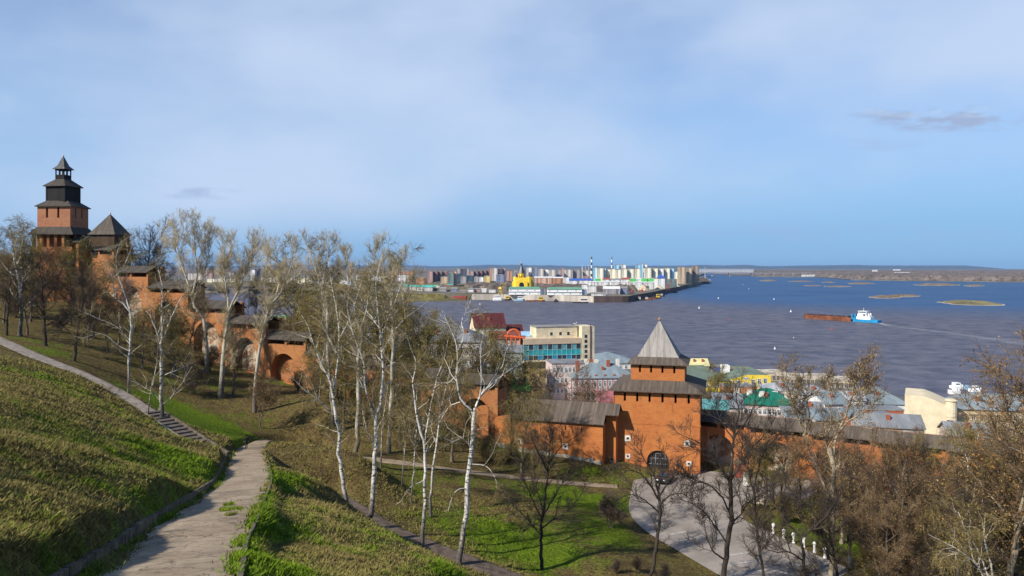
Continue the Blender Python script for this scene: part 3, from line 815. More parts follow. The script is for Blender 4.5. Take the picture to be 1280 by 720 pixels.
# ------------------------------------------------------------------ fortress: gate tower, clock tower, stepped walls
t = NT('niche_plaster')
_o = t.coord('Object')
_a, _b = t.noise(_o, 0.8, 6, 0.65), t.noise(_o, 2.6, 5, 0.7)
_c1 = t.mix(t.rng(_a, 0.40, 0.58), (0.24, 0.11, 0.06), (0.47, 0.40, 0.30))
M_NICHE = t.fin(t.mix(t.rng(_b, 0.50, 0.70, 0, 0.6), _c1, (0.15, 0.10, 0.07)), 0.95, 0.1)
def arch_front(mb, x0, x1, z0, z1, ax, hw, zs, depth, m=0, mj=0, mbk=1, y=0.0, n=12, zbot=None):
    """front wall (plane y, facing -y) with an arched opening: half width hw, springing zs, recessed to y+depth"""
    zb = z0 if zbot is None else zbot
    l, r = ax - hw, ax + hw
    mb.face([(x0, y, z0), (l, y, z0), (l, y, z1), (x0, y, z1)], m)
    mb.face([(r, y, z0), (x1, y, z0), (x1, y, z1), (r, y, z1)], m)
    arc = [(ax - hw * math.cos(a), zs + hw * math.sin(a)) for a in np.linspace(0, math.pi, n + 1)]
    for (xa, za), (xb, zb_) in zip(arc[:-1], arc[1:]):
        mb.face([(xa, y, za), (xb, y, zb_), (xb, y, z1), (xa, y, z1)], m)
        mb.face([(xa, y, za), (xa, y + depth, za), (xb, y + depth, zb_), (xb, y, zb_)], mj)
    mb.face([(l, y, zb), (l, y + depth, zb), (l, y + depth, zs), (l, y, zs)], mj)
    mb.face([(r, y + depth, zb), (r, y, zb), (r, y, zs), (r, y + depth, zs)], mj)
    if zb > z0: 
        mb.face([(l, y, z0), (r, y, z0), (r, y, zb), (l, y, zb)], m)
        mb.face([(l, y, zb), (r, y, zb), (r, y + depth, zb), (l, y + depth, zb)], mj)
    mb.face([(l, y + depth, zb)] + [(r, y + depth, zb)] + [(xx, y + depth, zz) for xx, zz in arc[::-1]], mbk)

def slit_wall(mb, x0, x1, z0, z1, slits, y=0.0, depth=0.7, m=0, md=1):
    """front wall with rectangular openings [(xc, w, za, zb)] on one level, real recesses"""
    xs = x0
    for xc, w, za, zb in sorted(slits):
        l, r = xc - w / 2, xc + w / 2
        mb.face([(xs, y, z0), (l, y, z0), (l, y, z1), (xs, y, z1)], m)
        mb.face([(l, y, z0), (r, y, z0), (r, y, za), (l, y, za)], m)
        mb.face([(l, y, zb), (r, y, zb), (r, y, z1), (l, y, z1)], m)
        mb.face([(l, y, za), (l, y + depth, za), (l, y + depth, zb), (l, y, zb)], m)
        mb.face([(r, y + depth, za), (r, y, za), (r, y, zb), (r, y + depth, zb)], m)
        mb.face([(l, y, za), (r, y, za), (r, y + depth, za), (l, y + depth, za)], m)
        mb.face([(l, y, zb), (l, y + depth, zb), (r, y + depth, zb), (r, y, zb)], m)
        mb.face([(l, y + depth, za), (r, y + depth, za), (r, y + depth, zb), (l, y + depth, zb)], md)
        xs = r
    mb.face([(xs, y, z0), (x1, y, z0), (x1, y, z1), (xs, y, z1)], m)
def rot_faces(mb, i0, ang, cx=0.0, cy=0.0):
    c, s = math.cos(ang), math.sin(ang)
    for k in range(i0, len(mb.v)):
        x, y, z = mb.v[k]; x -= cx; y -= cy
        mb.v[k] = (cx + c * x - s * y, cy + s * x + c * y, z)
def square_tier(hw, z0, z1, slits_front, slits_side, m=0, md=1, hy=None):
    """four walls with slits, around the origin"""
    mb = MB(); hy = hw if hy is None else hy
    for k, sl in enumerate((slits_front, slits_side, slits_front, slits_side)):
        i = len(mb.v); a, b = (hw, hy) if k % 2 == 0 else (hy, hw)
        slit_wall(mb, -a, a, z0, z1, sl, y=-b, m=m, md=md)
        rot_faces(mb, i, k * math.pi / 2)
    return mb
def finial(parent, x, y, z, s=1.0, mat=None):
    mb = MB(); mb.lathe([(0.1 * s, z - 0.2), (0.13 * s, z + 0.15 * s), (0.26 * s, z + 0.35 * s), (0.28 * s, z + 0.5 * s), (0.12 * s, z + 0.72 * s), (0.06 * s, z + 1.0 * s), (0.0, z + 1.1 * s)], x, y, 8)
    return mb.build('finial', mat or plain('pale_metal', (0.6, 0.5, 0.38), 0.1, 1, 0.5), parent)

RZ = math.radians(-15)
TW = 13.6 / 2; TD = 6.7
_fx, _fy = wx(820.5, 122.0), 122.0
TX, TY = _fx + TD * math.sin(-RZ) * 1.0, _fy + TD * math.cos(RZ)
tz = 26.9 + 0.0185 * (121 - 83)                   # ground in front of the gate
gt = thing('gate_tower', 'square brick gate tower with two board skirts and a grey pyramid roof, beside the forecourt', 'tower', (TX, TY, tz), RZ)
def lz(py, Y): return wz(py, Y) - tz
zE1 = lz(490.5, 121.4)                             # top of the main body
zb1, zt1 = lz(503, 122), lz(490.8, 122)
mb = MB()
# body: front with the gate arch below and six slits above
gx0 = (wx(822, 122.2) - _fx) / math.cos(RZ) * 0.985
zsp = lz(563, 122) - 1.72
zmid = zb1 - 1.4
arch_front(mb, -TW, TW, -1.0, zmid, gx0, 1.72, zsp, 1.0, 0, 0, 2, y=-TD)
sx = [(px - 820.5) / 120 * 15.2 / 1.0 for px in (781, 796.6, 812, 828, 844, 860)]
slit_wall(mb, -TW, TW, zmid, zE1, [(x, 0.36, zb1 - zmid + zmid, zt1 - 0.15) for x in sx], y=-TD, depth=0.8, m=0, md=1)
for k in (1, 2, 3):
    i = len(mb.v)
    slit_wall(mb, -TW, TW, -1.0, zE1, [(x, 0.36, zb1, zt1 - 0.15) for x in sx], y=-TD, depth=0.8, m=0, md=1)
    rot_faces(mb, i, k * math.pi / 2)
mb.build('lower_walls', [M_BRICK, M_DARK, M_DARK], gt)
mb = MB(); mb.box(-TW - 0.06, TW + 0.06, -TD - 0.06, -TD + 0.0, zb1 - 3.55, zb1 - 3.30); mb.build('string_course', M_BRICK, gt)
gate = MB()
gate.box(gx0 - 1.66, gx0 + 1.66, -TD + 0.55, -TD + 0.65, 0.05, zsp + 0.4)
gate.face([(gx0 - 1.66 * math.cos(a), -TD + 0.55, zsp + 0.4 + 1.3 * math.sin(a)) for a in np.linspace(math.pi, 0, 13)])
gd = gate.build('gate', M_IRON, gt)
mb = MB()
for x in (-1.1, -0.4, 0.4, 1.1): mb.box(gx0 + x - 0.035, gx0 + x + 0.035, -TD + 0.50, -TD + 0.545, 0.9, zsp + 1.25)
for z in (1.0, 1.9, 2.7): mb.box(gx0 - 1.5, gx0 + 1.5, -TD + 0.44, -TD + 0.495, z, z + 0.07)
mb.build('grille', plain('grey_iron', (0.30, 0.30, 0.31), 0.2, 1, 0.6), gd)
mb = MB(); mb.box(gx0 - 2.2, gx0 + 2.2, -TD - 1.0, -TD - 0.002, -0.9, 0.10); mb.build('threshold', M_STONE, gt)
def loophole(parent, x, z, y, s=0.5):
    mb = MB(); o, i_ = s, s * 0.42
    for a, b, c, d in ((-o, o, i_, o), (-o, o, -o, -i_), (-o, -i_, -i_, i_), (i_, o, -i_, i_)):
        mb.box(x + a, x + b, y - 0.07, y - 0.002, z + c, z + d)
    f = mb.build('loophole', M_WHITE2, parent)
    mb = MB(); mb.box(x - i_, x + i_, y - 0.02, y - 0.003, z - i_, z + i_); mb.build('opening', M_DARK, f)
M_WHITE2 = plain('whitewash', (0.62, 0.58, 0.52), 0.2, 1.5, 0.9)
for px, py in ((785, 550), (858, 552), (785, 572.5), (860, 577)):
    loophole(gt, (wx(px, 122) - _fx) * 1.0, lz(py, 122), -TD, 0.47 if py < 560 else 0.38)
# two-sided skirt roofs and the pyramid
def skirt(parent, hx0, z0, hx1, z1, mat, name='skirt_roof', th=0.16):
    mb = MB()
    a = [(-hx0, -hx0, z0), (hx0, -hx0, z0), (hx0, hx0, z0), (-hx0, hx0, z0)]; b = [(-hx1, -hx1, z1), (hx1, -hx1, z1), (hx1, hx1, z1), (-hx1, hx1, z1)]
    a2 = [(x, y, z - th) for x, y, z in a]; b2 = [(x, y, z - th) for x, y, z in b]
    for i in range(4):
        j = (i + 1) % 4
        mb.face([a[i], a[j], b[j], b[i]]); mb.face([a2[j], a2[i], b2[i], b2[j]]); mb.face([a2[i], a2[j], a[j], a[i]])
    return mb.build(name, mat, parent)
UH = 4.28
zS1 = lz(477.0, 124.6)
skirt(gt, TW + 0.75, zE1 + 0.12, UH + 0.03, zS1 + 0.25, M_ROOF)
mb = MB(); mb.box(-TW + 0.1, TW - 0.1, -TD + 0.1, TD - 0.1, zE1 - 0.3, zE1 - 0.02); mb.build('floor_deck', M_WOODD, gt)
zU1 = lz(455.0, 124.4)
s2 = [(px - 825) / 66.5 * 8.56 for px in (803, 817, 831, 845.6)]
square_tier(UH, zS1 - 1.0, zU1, [(x, 0.34, lz(466, 124.5), lz(456, 124.5)) for x in s2], [(x, 0.34, lz(466, 124.5), lz(456, 124.5)) for x in s2]).build('upper_walls', [M_BRICK, M_DARK], gt)
zF1 = lz(446.3, 125.6)
skirt(gt, UH + 0.62, zU1 + 0.02, 3.30, zF1, M_ROOF)
mb = MB(); mb.frustum(3.32, 3.32, zF1 + 0.02, 0.12, 0.12, lz(401.5, 128.4)); mb.build('pyramid_roof', M_TENT, gt)
finial(gt, 0, 0, lz(401.5, 128.4) - 0.05, 0.85, plain('rusty_tip', (0.30, 0.17, 0.08), 0.3, 1))

# ---- straight wall left of the gate tower, standing a little in front of it
La, Lb = np.array([wx(619, 127.0), 127.0]), np.array([wx(753, 121.2), 120.6])
dv = Lb - La; Lw = float(np.hypot(*dv)); ra = math.atan2(dv[1], dv[0])
wbz = 24.0
cw = thing('curtain_wall', 'plain brick wall under a long sloping board roof, left of the gate tower', 'wall', (La[0], La[1], wbz), ra)
hE = 35.25 - wbz
mb = MB(); mb.box(0, Lw, 0, 4.2, 0, hE); mb.build('wall_face', M_BRICK, cw)
mb = MB()
x0, x1 = Lw * 0.15, Lw + 0.25
for a, b, ye, yr in ((x0, x1, -0.55, 2.4), (x1 + 0.003, Lw + 2.3, 0.85, 2.4)):
    ze = hE + 0.15 + (ye + 0.55) * 0.95
    P0, P1, R0, R1, Q0, Q1 = (a, ye, ze), (b, ye, ze), (a, yr, hE + 3.0), (b, yr, hE + 3.0), (a, 5.0, hE + 0.6), (b, 5.0, hE + 0.6)
    th = np.array([0, 0, -0.14])
    mb.face([P0, P1, R1, R0]); mb.face([R0, R1, Q1, Q0])
    mb.face([np.array(P1) + th, np.array(P0) + th, np.array(R0) + th, np.array(R1) + th]); mb.face([np.array(P0) + th, np.array(P1) + th, P1, P0])
    mb.face([np.array(P1) + th, np.array(R1) + th, R1, P1]); mb.face([np.array(R0) + th, np.array(P0) + th, P0, R0])
    mb.face([np.array(R1) + th, np.array(Q1) + th, Q1, R1]); mb.face([np.array(Q0) + th, np.array(R0) + th, R0, Q0])
mb.build('board_roof', M_ROOF, cw)
mb = MB(); mb.box(x0 + 0.3, Lw - 0.2, 1.6, 4.0, hE, hE + 1.9); mb.build('parapet_back', M_WOODD, cw)
mb = MB(); rnd = random.Random(4)
xx = 0.0
while xx < Lw - 0.3:
    w = rnd.uniform(0.35, 0.9); w = min(w, Lw - xx)
    X = La[0] + dv[0] / Lw * xx; Y = La[1] + dv[1] / Lw * xx
    g = zat(X, Y - 0.4) - wbz
    mb.box(xx, xx + w - 0.02, -0.16 - rnd.uniform(0, 0.14), -0.004, max(0.1, g - 1.0), g + rnd.uniform(0.35, 0.75)); xx += w
for k in range(6): mb.box(Lw - 1.0 + 0.12 * k, Lw + 0.02, -0.2, -0.004, 32.0 - 4.6 - wbz + k * 0.42 - 1.0, 32.0 - 4.6 - wbz + (k + 1) * 0.42 - 1.0)
mb.build('stone_footing', M_STONE, cw)
for px, py in ((649, 551), (706, 557)):
    k = (px - 619) / (750 - 619); Y = 127 - 5.6 * k
    loophole(cw, k * Lw, wz(py, Y) - wbz, 0.0, 0.45)
for px, py in ((666, 529), (706, 534), (725, 536)):
    k = (px - 619) / 131; Y = 127 - 5.6 * k
    mb = MB(); mb.box(k * Lw - 0.12, k * Lw + 0.12, -0.01, -0.003, wz(py + 2.5, Y) - wbz, wz(py - 3, Y) - wbz); mb.build('slot', M_DARK, cw)
# recess piece between this wall and the tower
rp = MB(); rp.box(Lw + 0.004, Lw + 1.6, 2.1, 4.1, 0, hE + 1.3); rp.build('return_wall', M_BRICK, cw)
mb = MB(); mb.box(Lw + 0.35, Lw + 1.2, 2.0, 2.096, 27.2 - wbz, 29.6 - wbz); mb.build('door', M_DARK, cw)

# ---- stepped wall climbing the hill, and the wall going right
def hit_wall(px, L):
    k = (px - CX) / F
    for a, b in zip(L[:-1], L[1:]):
        dx, dy = b[0] - a[0], b[1] - a[1]
        den = dx - k * dy
        if abs(den) < 1e-9: continue
        t = (k * a[1] - a[0]) / den
        if -1e-6 <= t <= 1 + 1e-6: return np.array([a[0] + t * dx, a[1] + t * dy])
    return None
def wall_section(parent, A, B, ztop, zbase, niche=None, roofm=None, brickm=None, T=4.2, roof=True, backm=None):
    """one stepped section: body with an arched niche, roofed gallery on brick piers. local to parent (world axes, parent unrotated)"""
    d = B - A; L = float(np.hypot(*d)); rz = math.atan2(d[1], d[0])
    base = np.array(parent.location)
    H_ = ztop - zbase
    mb = MB()
    if niche:
        ax, hw, zs, zb = niche
        arch_front(mb, 0, L, 0, H_, ax * L, hw, zs - zbase, 1.55, 0, 0, 1, zbot=max(0.0, zb - zbase))
    else: mb.face([(0, 0, 0), (L, 0, 0), (L, 0, H_), (0, 0, H_)])
    mb.face([(L, 0, 0), (L, T, 0), (L, T, H_), (L, 0, H_)]); mb.face([(0, T, 0), (0, 0, 0), (0, 0, H_), (0, T, H_)])
    mb.face([(L, T, 0), (0, T, 0), (0, T, H_), (L, T, H_)]); mb.face([(0, 0, H_), (L, 0, H_), (L, T, H_), (0, T, H_)])
    s = mb.build('wall_section', [brickm or M_BRICK2, backm or M_NICHE], parent, (A[0] - base[0], A[1] - base[1], zbase - base[2]), rz)
    if not roof: return s
    G = 1.15
    mb = MB()
    for x in (0.012, L * 0.48, L - 0.512): mb.box(x, x + 0.5, 0.02, 0.55, H_ + 0.002, H_ + G)
    mb.box(0.02, L - 0.02, T - 0.7, T - 0.03, H_ + 0.003, H_ + G + 0.9)
    mb.build('gallery_piers', brickm or M_BRICK2, s)
    mb = MB(); o = 0.42; yr = T * 0.5; zr = H_ + G + 1.25
    for ya, yb, za, zb_ in ((-o, yr, H_ + G - 0.12, zr), (T + o, yr, H_ + G - 0.12, zr)):
        p = [(-0.12, ya, za), (L + 0.12, ya, za), (L + 0.12, yb, zb_), (-0.12, yb, zb_)]
        if ya > yb: p = [p[1], p[0], p[3], p[2]]
        q = [(x, y, z - 0.15) for x, y, z in p]
        mb.face(p); mb.face(q[::-1])
        for k in range(4): mb.face([q[k], q[(k + 1) % 4], p[(k + 1) % 4], p[k]])
    mb.build('board_roof', roofm or M_ROOFD, s)
    return s
WL = [np.array(p, float) for p in ((-104, 177.6), (-37, 141), (-2.2, 127.4), (6, 126))]
sw = thing('stepped_wall', 'old brick fortress wall stepping down the hill with arched niches and small board roofs', 'wall', (-37, 141, 30))
XB = [105, 142, 185, 235, 285, 332, 382, 430, 478, 526, 572, 622]
PAR = [318, 346, 366, 391, 411, 431, 449, 463, 473, 480, 487]
NB = [None, 402, 425, 450, 464, 478, 496, 508, 522, 532, 545]
for i, (xa, xb) in enumerate(zip(XB[:-1], XB[1:])):
    A, B = hit_wall(xa, WL), hit_wall(xb, WL)
    Ym = (A[1] + B[1]) / 2; zt = wz(PAR[i], Ym)
    zg = min(zat(A[0], A[1] - 1), zat(B[0], B[1] - 1)) - 2.0
    Lx = float(np.hypot(*(B - A)))
    n = None
    if NB[i]:
        hw = Lx * 0.31
        n = ((0.46 if i > 1 else 0.5), hw, wz(PAR[i] + 11, Ym) - hw, wz(NB[i], Ym))
    wall_section(sw, A, B, zt, zg, n, brickm=M_BRICK2, backm=M_BRICK2 if i in (5, 7, 9, 10) else None)
EL = [np.array(p, float) for p in ((29.5, 127.0), (64, 107.5), (100, 92), (190, 55))]
ew = thing('garden_wall', 'brick fortress wall under a dark board roof behind bare trees, right of the gate tower', 'wall', (64, 107, 26))
s = 0.0
acc = [0] + list(np.cumsum([np.hypot(*(b - a)) for a, b in zip(EL[:-1], EL[1:])]))
def along(L, acc, s):
    i = min(int(np.searchsorted(acc, s, 'right')) - 1, len(L) - 2); t = (s - acc[i]) / (acc[i + 1] - acc[i]); return L[i] + (L[i + 1] - L[i]) * t
k = 0
while s < 112:
    A, B = along(EL, acc, s), along(EL, acc, min(s + 9.2, acc[-1] - 0.01))
    zt = 33.9 - 0.022 * s
    wall_section(ew, A, B, zt, 23.0, (0.5, 2.5, 30.3 - 0.02 * s, 26.6), brickm=M_BRICK, roofm=M_ROOF)
    s += 9.2; k += 1

# ---- clock tower on the hilltop
KY = 174.0
KX = wx(79.2, KY); kz0 = 44.0
kt = thing('clock_tower', 'tall brick tower on the hilltop with black timber tiers and a small open lantern', 'tower', (KX, KY, kz0))
def kz(py): return wz(py, KY) - kz0
HB = 3.65
mb = MB(); mb.box(-4.4, 4.4, -4.4, 4.4, 0, kz(309)); mb.build('base_walls', M_BRICK2, kt)
mb = MB()
for sx_ in np.linspace(-4.1, 4.1, 6):
    for a, b in ((sx_, -4.1), (sx_, 4.1), (-4.1, sx_), (4.1, sx_)): mb.box(a - 0.28, a + 0.28, b - 0.28, b + 0.28, kz(309) + 0.003, kz(294))
mb.box(-3.5, 3.5, -3.5, 3.5, kz(309) + 0.002, kz(294)); mb.build('gallery_piers', M_BRICK2, kt)
skirt(kt, 5.0, kz(293.5), HB + 0.03, kz(284.5), M_ROOFD)
zA, zB = kz(287), kz(259.5)
sl = [(-1.5, 0.5, kz(273.5), kz(261)), (1.0, 0.5, kz(273.5), kz(261))]
square_tier(HB, zA, zB, sl, sl).build('brick_tier', [brick('clock_brick', (0.40, 0.165, 0.085), 0.5, 0.3), M_DARK], kt)
skirt(kt, HB + 0.42, kz(259), 2.4, kz(252), M_ROOFD)
wt = MB(); wt.box(-2.35, 2.35, -2.35, 2.35, kz(255), kz(233.5)); 
for a in (-2.43, 2.13):
    for b in (-2.43, 2.13): wt.box(a, a + 0.3, b, b + 0.3, kz(255), kz(233.6))
w_ = wt.build('timber_tier', M_LOG, kt, rz=math.radians(-10))
t2 = MB()
r_ = skirt(kt, 2.85, kz(233.3), 1.1, kz(224.5), M_ROOFD); r_.rotation_euler = (0, 0, math.radians(-10))
ln = MB(); ln.box(-1.12, 1.12, -1.12, 1.12, kz(225.5), kz(219))
for a in (-1.12, -0.1, 0.92):
    for b in (-1.12, -0.1, 0.92):
        if abs(a + 0.1) > 0.5 or abs(b + 0.1) > 0.5: ln.box(a, a + 0.2, b, b + 0.2, kz(219), kz(212))
ln.box(-1.15, 1.15, -1.15, 1.15, kz(213.5), kz(212.1))
ln.build('lantern', M_LOG, kt, rz=math.radians(-10))
cr = MB(); cr.frustum(1.62, 1.62, kz(212), 0.85, 0.85, kz(207.5)); cr.frustum(0.85, 0.85, kz(207.4), 0.08, 0.08, kz(195.5)); cr.build('spire', planks('spire_boards', (0.13, 0.125, 0.12), 1.5), kt, rz=math.radians(-10))
finial(kt, 0, 0, kz(195.8), 0.62, M_WHITE2)
# ---- stair turret beside it
SY = 172.0
st = thing('stair_turret', 'dark timber turret with a grey pyramid roof beside the hilltop tower', 'tower', (wx(132, SY), SY + 2, 46.0), math.radians(-6))
def tzz(py): return wz(py, SY) - 46.0
mb = MB(); mb.box(-2.75, 2.75, -2.75, 2.75, 0, tzz(322)); mb.build('brick_base', M_BRICK2, st)
mb = MB(); mb.box(-2.85, 2.85, -2.85, 2.85, tzz(322) + .003, tzz(293.5))
mb.build('timber_walls', planks('brown_logs', (0.085, 0.055, 0.034), 0.6), st)
mb = MB(); mb.box(-2.3, 2.3, -2.91, -2.853, tzz(319), tzz(308)); mb.build('gallery_opening', M_DARK, st)
mb = MB(); mb.frustum(3.3, 3.3, tzz(293.4), 2.6, 2.6, tzz(288.5)); mb.frustum(2.6, 2.6, tzz(288.4), 0.06, 0.06, tzz(267)); mb.build('pyramid_roof', planks('turret_boards', (0.11, 0.092, 0.075), 1.6), st)
finial(st, 0, 0, tzz(267.3), 0.7, M_WHITE2)
mb = MB()
p = [(-7.6, -4.9, tzz(301)), (-3.7, -4.9, tzz(303)), (-3.7, -1.0, tzz(293)), (-7.6, -1.0, tzz(291))]; q = [(x, y, z - 0.2) for x, y, z in p]
mb.face(p); mb.face(q[::-1])
for i in range(4): mb.face([q[i], q[(i + 1) % 4], p[(i + 1) % 4], p[i]])
mb.build('porch_roof', M_ROOFD, st)
mb = MB(); mb.box(-5.0, -4.4, -4.6, -4.0, 0, tzz(303)); mb.box(-7.4, -6.8, -4.6, -4.0, 0, tzz(302)); mb.box(-7.4, -3.55, -3.6, -1.2, 0, tzz(310)); mb.build('porch_piers', M_BRICK2, st)

# ---- stair from the near path up to the upper walk
dd_ = STAIR_B - STAIR_A; Ls = float(np.hypot(*dd_[:2])); rs = math.atan2(dd_[1], dd_[0])
stp = thing('stone_stairs', 'worn grey steps climbing the bank to the upper walk', 'stairs', tuple(STAIR_A), rs)
mb = MB(); ns = 15
for k in range(ns):
    mb.box(Ls * k / ns, Ls * (k + 1) / ns, -1.0, 1.0, dd_[2] * k / ns - 0.5, dd_[2] * (k + 1) / ns + 0.03)
mb.build('steps', plain('step_stone', (0.10, 0.083, 0.07), 0.35, 2.5, 0.9), stp)
for sgn in (-1, 1):
    mb = MB()
    a, b = (1.0, 1.25) if sgn > 0 else (-1.25, -1.0)
    lo = [(0, a, -0.5), (Ls, a, dd_[2] - 0.5), (Ls, b, dd_[2] - 0.5), (0, b, -0.5)]; hi = [(x, y, z + 0.82) for x, y, z in lo]
    mb.face(hi); mb.face(lo[::-1])
    for i in range(4): mb.face([lo[i], lo[(i + 1) % 4], hi[(i + 1) % 4], hi[i]])
    mb.build('stringer', M_KERB if sgn < 0 else plain('pale_kerb', (0.33, 0.29, 0.25), 0.3, 2, 0.9), stp)
# ------------------------------------------------------------------ trees
def unit(v): return v / (np.linalg.norm(v, axis=-1, keepdims=True) + 1e-9)
def grow(rng, P, D, L, r0, r1, K, jit, trop):
    n = len(P); pts = np.zeros((n, K, 3)); pts[:, 0] = P; D = unit(D); st = (L / (K - 1))[:, None]
    trop = np.asarray(trop, float)
    for i in range(1, K):
        D = unit(D + rng.normal(0, jit, (n, 3)) + trop)
        pts[:, i] = pts[:, i - 1] + D * st
    t = np.linspace(0, 1, K)
    return pts, r0[:, None] * (1 - t) + r1[:, None] * t
def sprout(rng, pts, rad, counts, t0, t1, alo, ahi, up=0.0):
    n, K = pts.shape[:2]
    ix = np.repeat(np.arange(n), counts); m = len(ix)
    t = rng.uniform(t0, t1, m) if np.isscalar(t0) else rng.uniform(t0[ix], t1)
    f = t * (K - 1); i = np.minimum(f.astype(int), K - 2); w = (f - i)[:, None]
    p = pts[ix, i] * (1 - w) + pts[ix, i + 1] * w
    d = unit(pts[ix, i + 1] - pts[ix, i]); r = rad[ix, i] * (1 - w[:, 0]) + rad[ix, i + 1] * w[:, 0]
    v = rng.normal(0, 1, (m, 3)) + np.array([0, 0, up]); pe = unit(v - (v * d).sum(1, keepdims=True) * d)
    a = rng.uniform(alo, ahi, m)[:, None]
    return p, np.cos(a) * d + np.sin(a) * pe, r, t, ix
def tubes(pts, rad, n):
    N, K = pts.shape[:2]
    T = unit(np.gradient(pts, axis=1))
    mt = unit(pts[:, -1] - pts[:, 0])
    ref = np.where(np.abs(mt[:, 2:3]) > 0.75, np.array([[1, 0.1, 0]]), np.array([[0.1, 0, 1.0]]))[:, None, :]
    U = unit(np.cross(T, np.broadcast_to(ref, T.shape))); V = np.cross(T, U)
    a = np.linspace(0, 2 * np.pi, n, endpoint=False)
    ring = pts[:, :, None] + rad[:, :, None, None] * (U[:, :, None] * np.cos(a)[None, None, :, None] + V[:, :, None] * np.sin(a)[None, None, :, None])
    i = np.arange(N * K * n).reshape(N, K, n)
    q = np.stack([i[:, :-1], np.roll(i, -1, 2)[:, :-1], np.roll(i, -1, 2)[:, 1:], i[:, 1:]], -1).reshape(-1, 4)
    return ring.reshape(-1, 3), q[:, ::-1]
def merge(parts):
    V, Q, o = [], [], 0
    for v, q in parts:
        V.append(v); Q.append(q + o); o += len(v)
    return np.concatenate(V), np.concatenate(Q)
def flakes(rng, P, size):
    """small leaf or bud faces at points P"""
    n = len(P)
    a = unit(rng.normal(0, 1, (n, 3))); b = unit(np.cross(a, rng.normal(0, 1, (n, 3))))
    s = size * rng.uniform(0.6, 1.4, (n, 1))
    c = P + rng.normal(0, 0.05, (n, 3))
    V = np.stack([c - a * s - b * s * 0.45, c + a * s * 0.2 - b * s * 0.6, c + a * s + b * s * 0.3, c - a * s * 0.1 + b * s * 0.6], 1)
    return V.reshape(-1, 3), np.arange(n * 4).reshape(n, 4)

def bark(name, c, marks=None, thr=(0.55, 0.62), sz=(1.2, 1.2, 5.0), base=None, var=0.35):
    t = NT(name); ob = t.coord('Object')
    n1 = t.noise(t.coord('Object', (2.5, 2.5, 0.7)), 1.0, 5, 0.65)
    col = t.mix(t.rng(n1, 0.3, 0.7), sc3(c, 1 - var), sc3(c, 1 + var * 0.6))
    if marks:
        n2 = t.noise(t.coord('Object', sz), 1.0, 4, 0.7)
        col = t.mix(t.rng(n2, *thr), col, marks)
    if base:
        sx = t.n.new('ShaderNodeSeparateXYZ'); t.l.new(t.tc.outputs['Object'], sx.inputs[0])
        n3 = t.noise(t.coord('Object', (3, 3, 1.2)), 1.0, 4, 0.7)
        h = t.math('ADD', t.math('MULTIPLY', sx.outputs['Z'], 0.17), t.math('MULTIPLY', t.math('SUBTRACT', n3, 0.5), 2.4))
        col = t.mix(t.rng(h, 0.15, 1.0, 0.9, 0.0), col, base)
    t.bump(n1, 0.5, 0.03)
    MATS[name] = t.fin(col, 0.85, 0.2); return MATS[name]
B_BIRCH = bark('birch_bark', (0.60, 0.565, 0.50), (0.05, 0.042, 0.036), (0.53, 0.60), base=(0.055, 0.045, 0.038))
B_PALE = bark('pale_grey_bark', (0.40, 0.365, 0.29), (0.10, 0.085, 0.065), (0.56, 0.68), (1.0, 1.0, 1.6), base=(0.10, 0.08, 0.06))
B_DARK = bark('dark_bark', (0.050, 0.040, 0.032), var=0.5)
B_GREY = bark('grey_brown_bark', (0.125, 0.103, 0.08), var=0.5)
B_BEIGE = bark('beige_bark', (0.34, 0.285, 0.20), (0.09, 0.07, 0.05), (0.54, 0.66), (1.2, 1.2, 2.2), var=0.4)
def twigm(name, c): return plain(name, c, 0.35, 0.35, 0.85, 0.15)
T_PALE = twigm('pale_twigs', (0.41, 0.335, 0.215)); T_WHITE = twigm('white_twigs', (0.50, 0.45, 0.36))
T_OLIVE = twigm('olive_twigs', (0.165, 0.125, 0.058)); T_BROWN = twigm('brown_twigs', (0.145, 0.098, 0.056))
T_DARK = twigm('dark_twigs', (0.058, 0.045, 0.036)); T_MAUVE = twigm('mauve_twigs', (0.160, 0.112, 0.088))
def leafm(name, c):
    if name in MATS: return MATS[name]
    m = plain(name, c, 0.45, 0.5, 0.7, 0.15)
    return m
L_OLIVE = leafm('young_olive_leaves', (0.20, 0.165, 0.03)); L_YELL = leafm('yellow_catkins', (0.30, 0.235, 0.05))
L_RUST = leafm('rusty_dry_leaves', (0.24, 0.12, 0.035)); L_GREEN = leafm('fresh_green_leaves', (0.10, 0.14, 0.02)); L_DRY = leafm('dry_tan_leaves', (0.27, 0.18, 0.07))

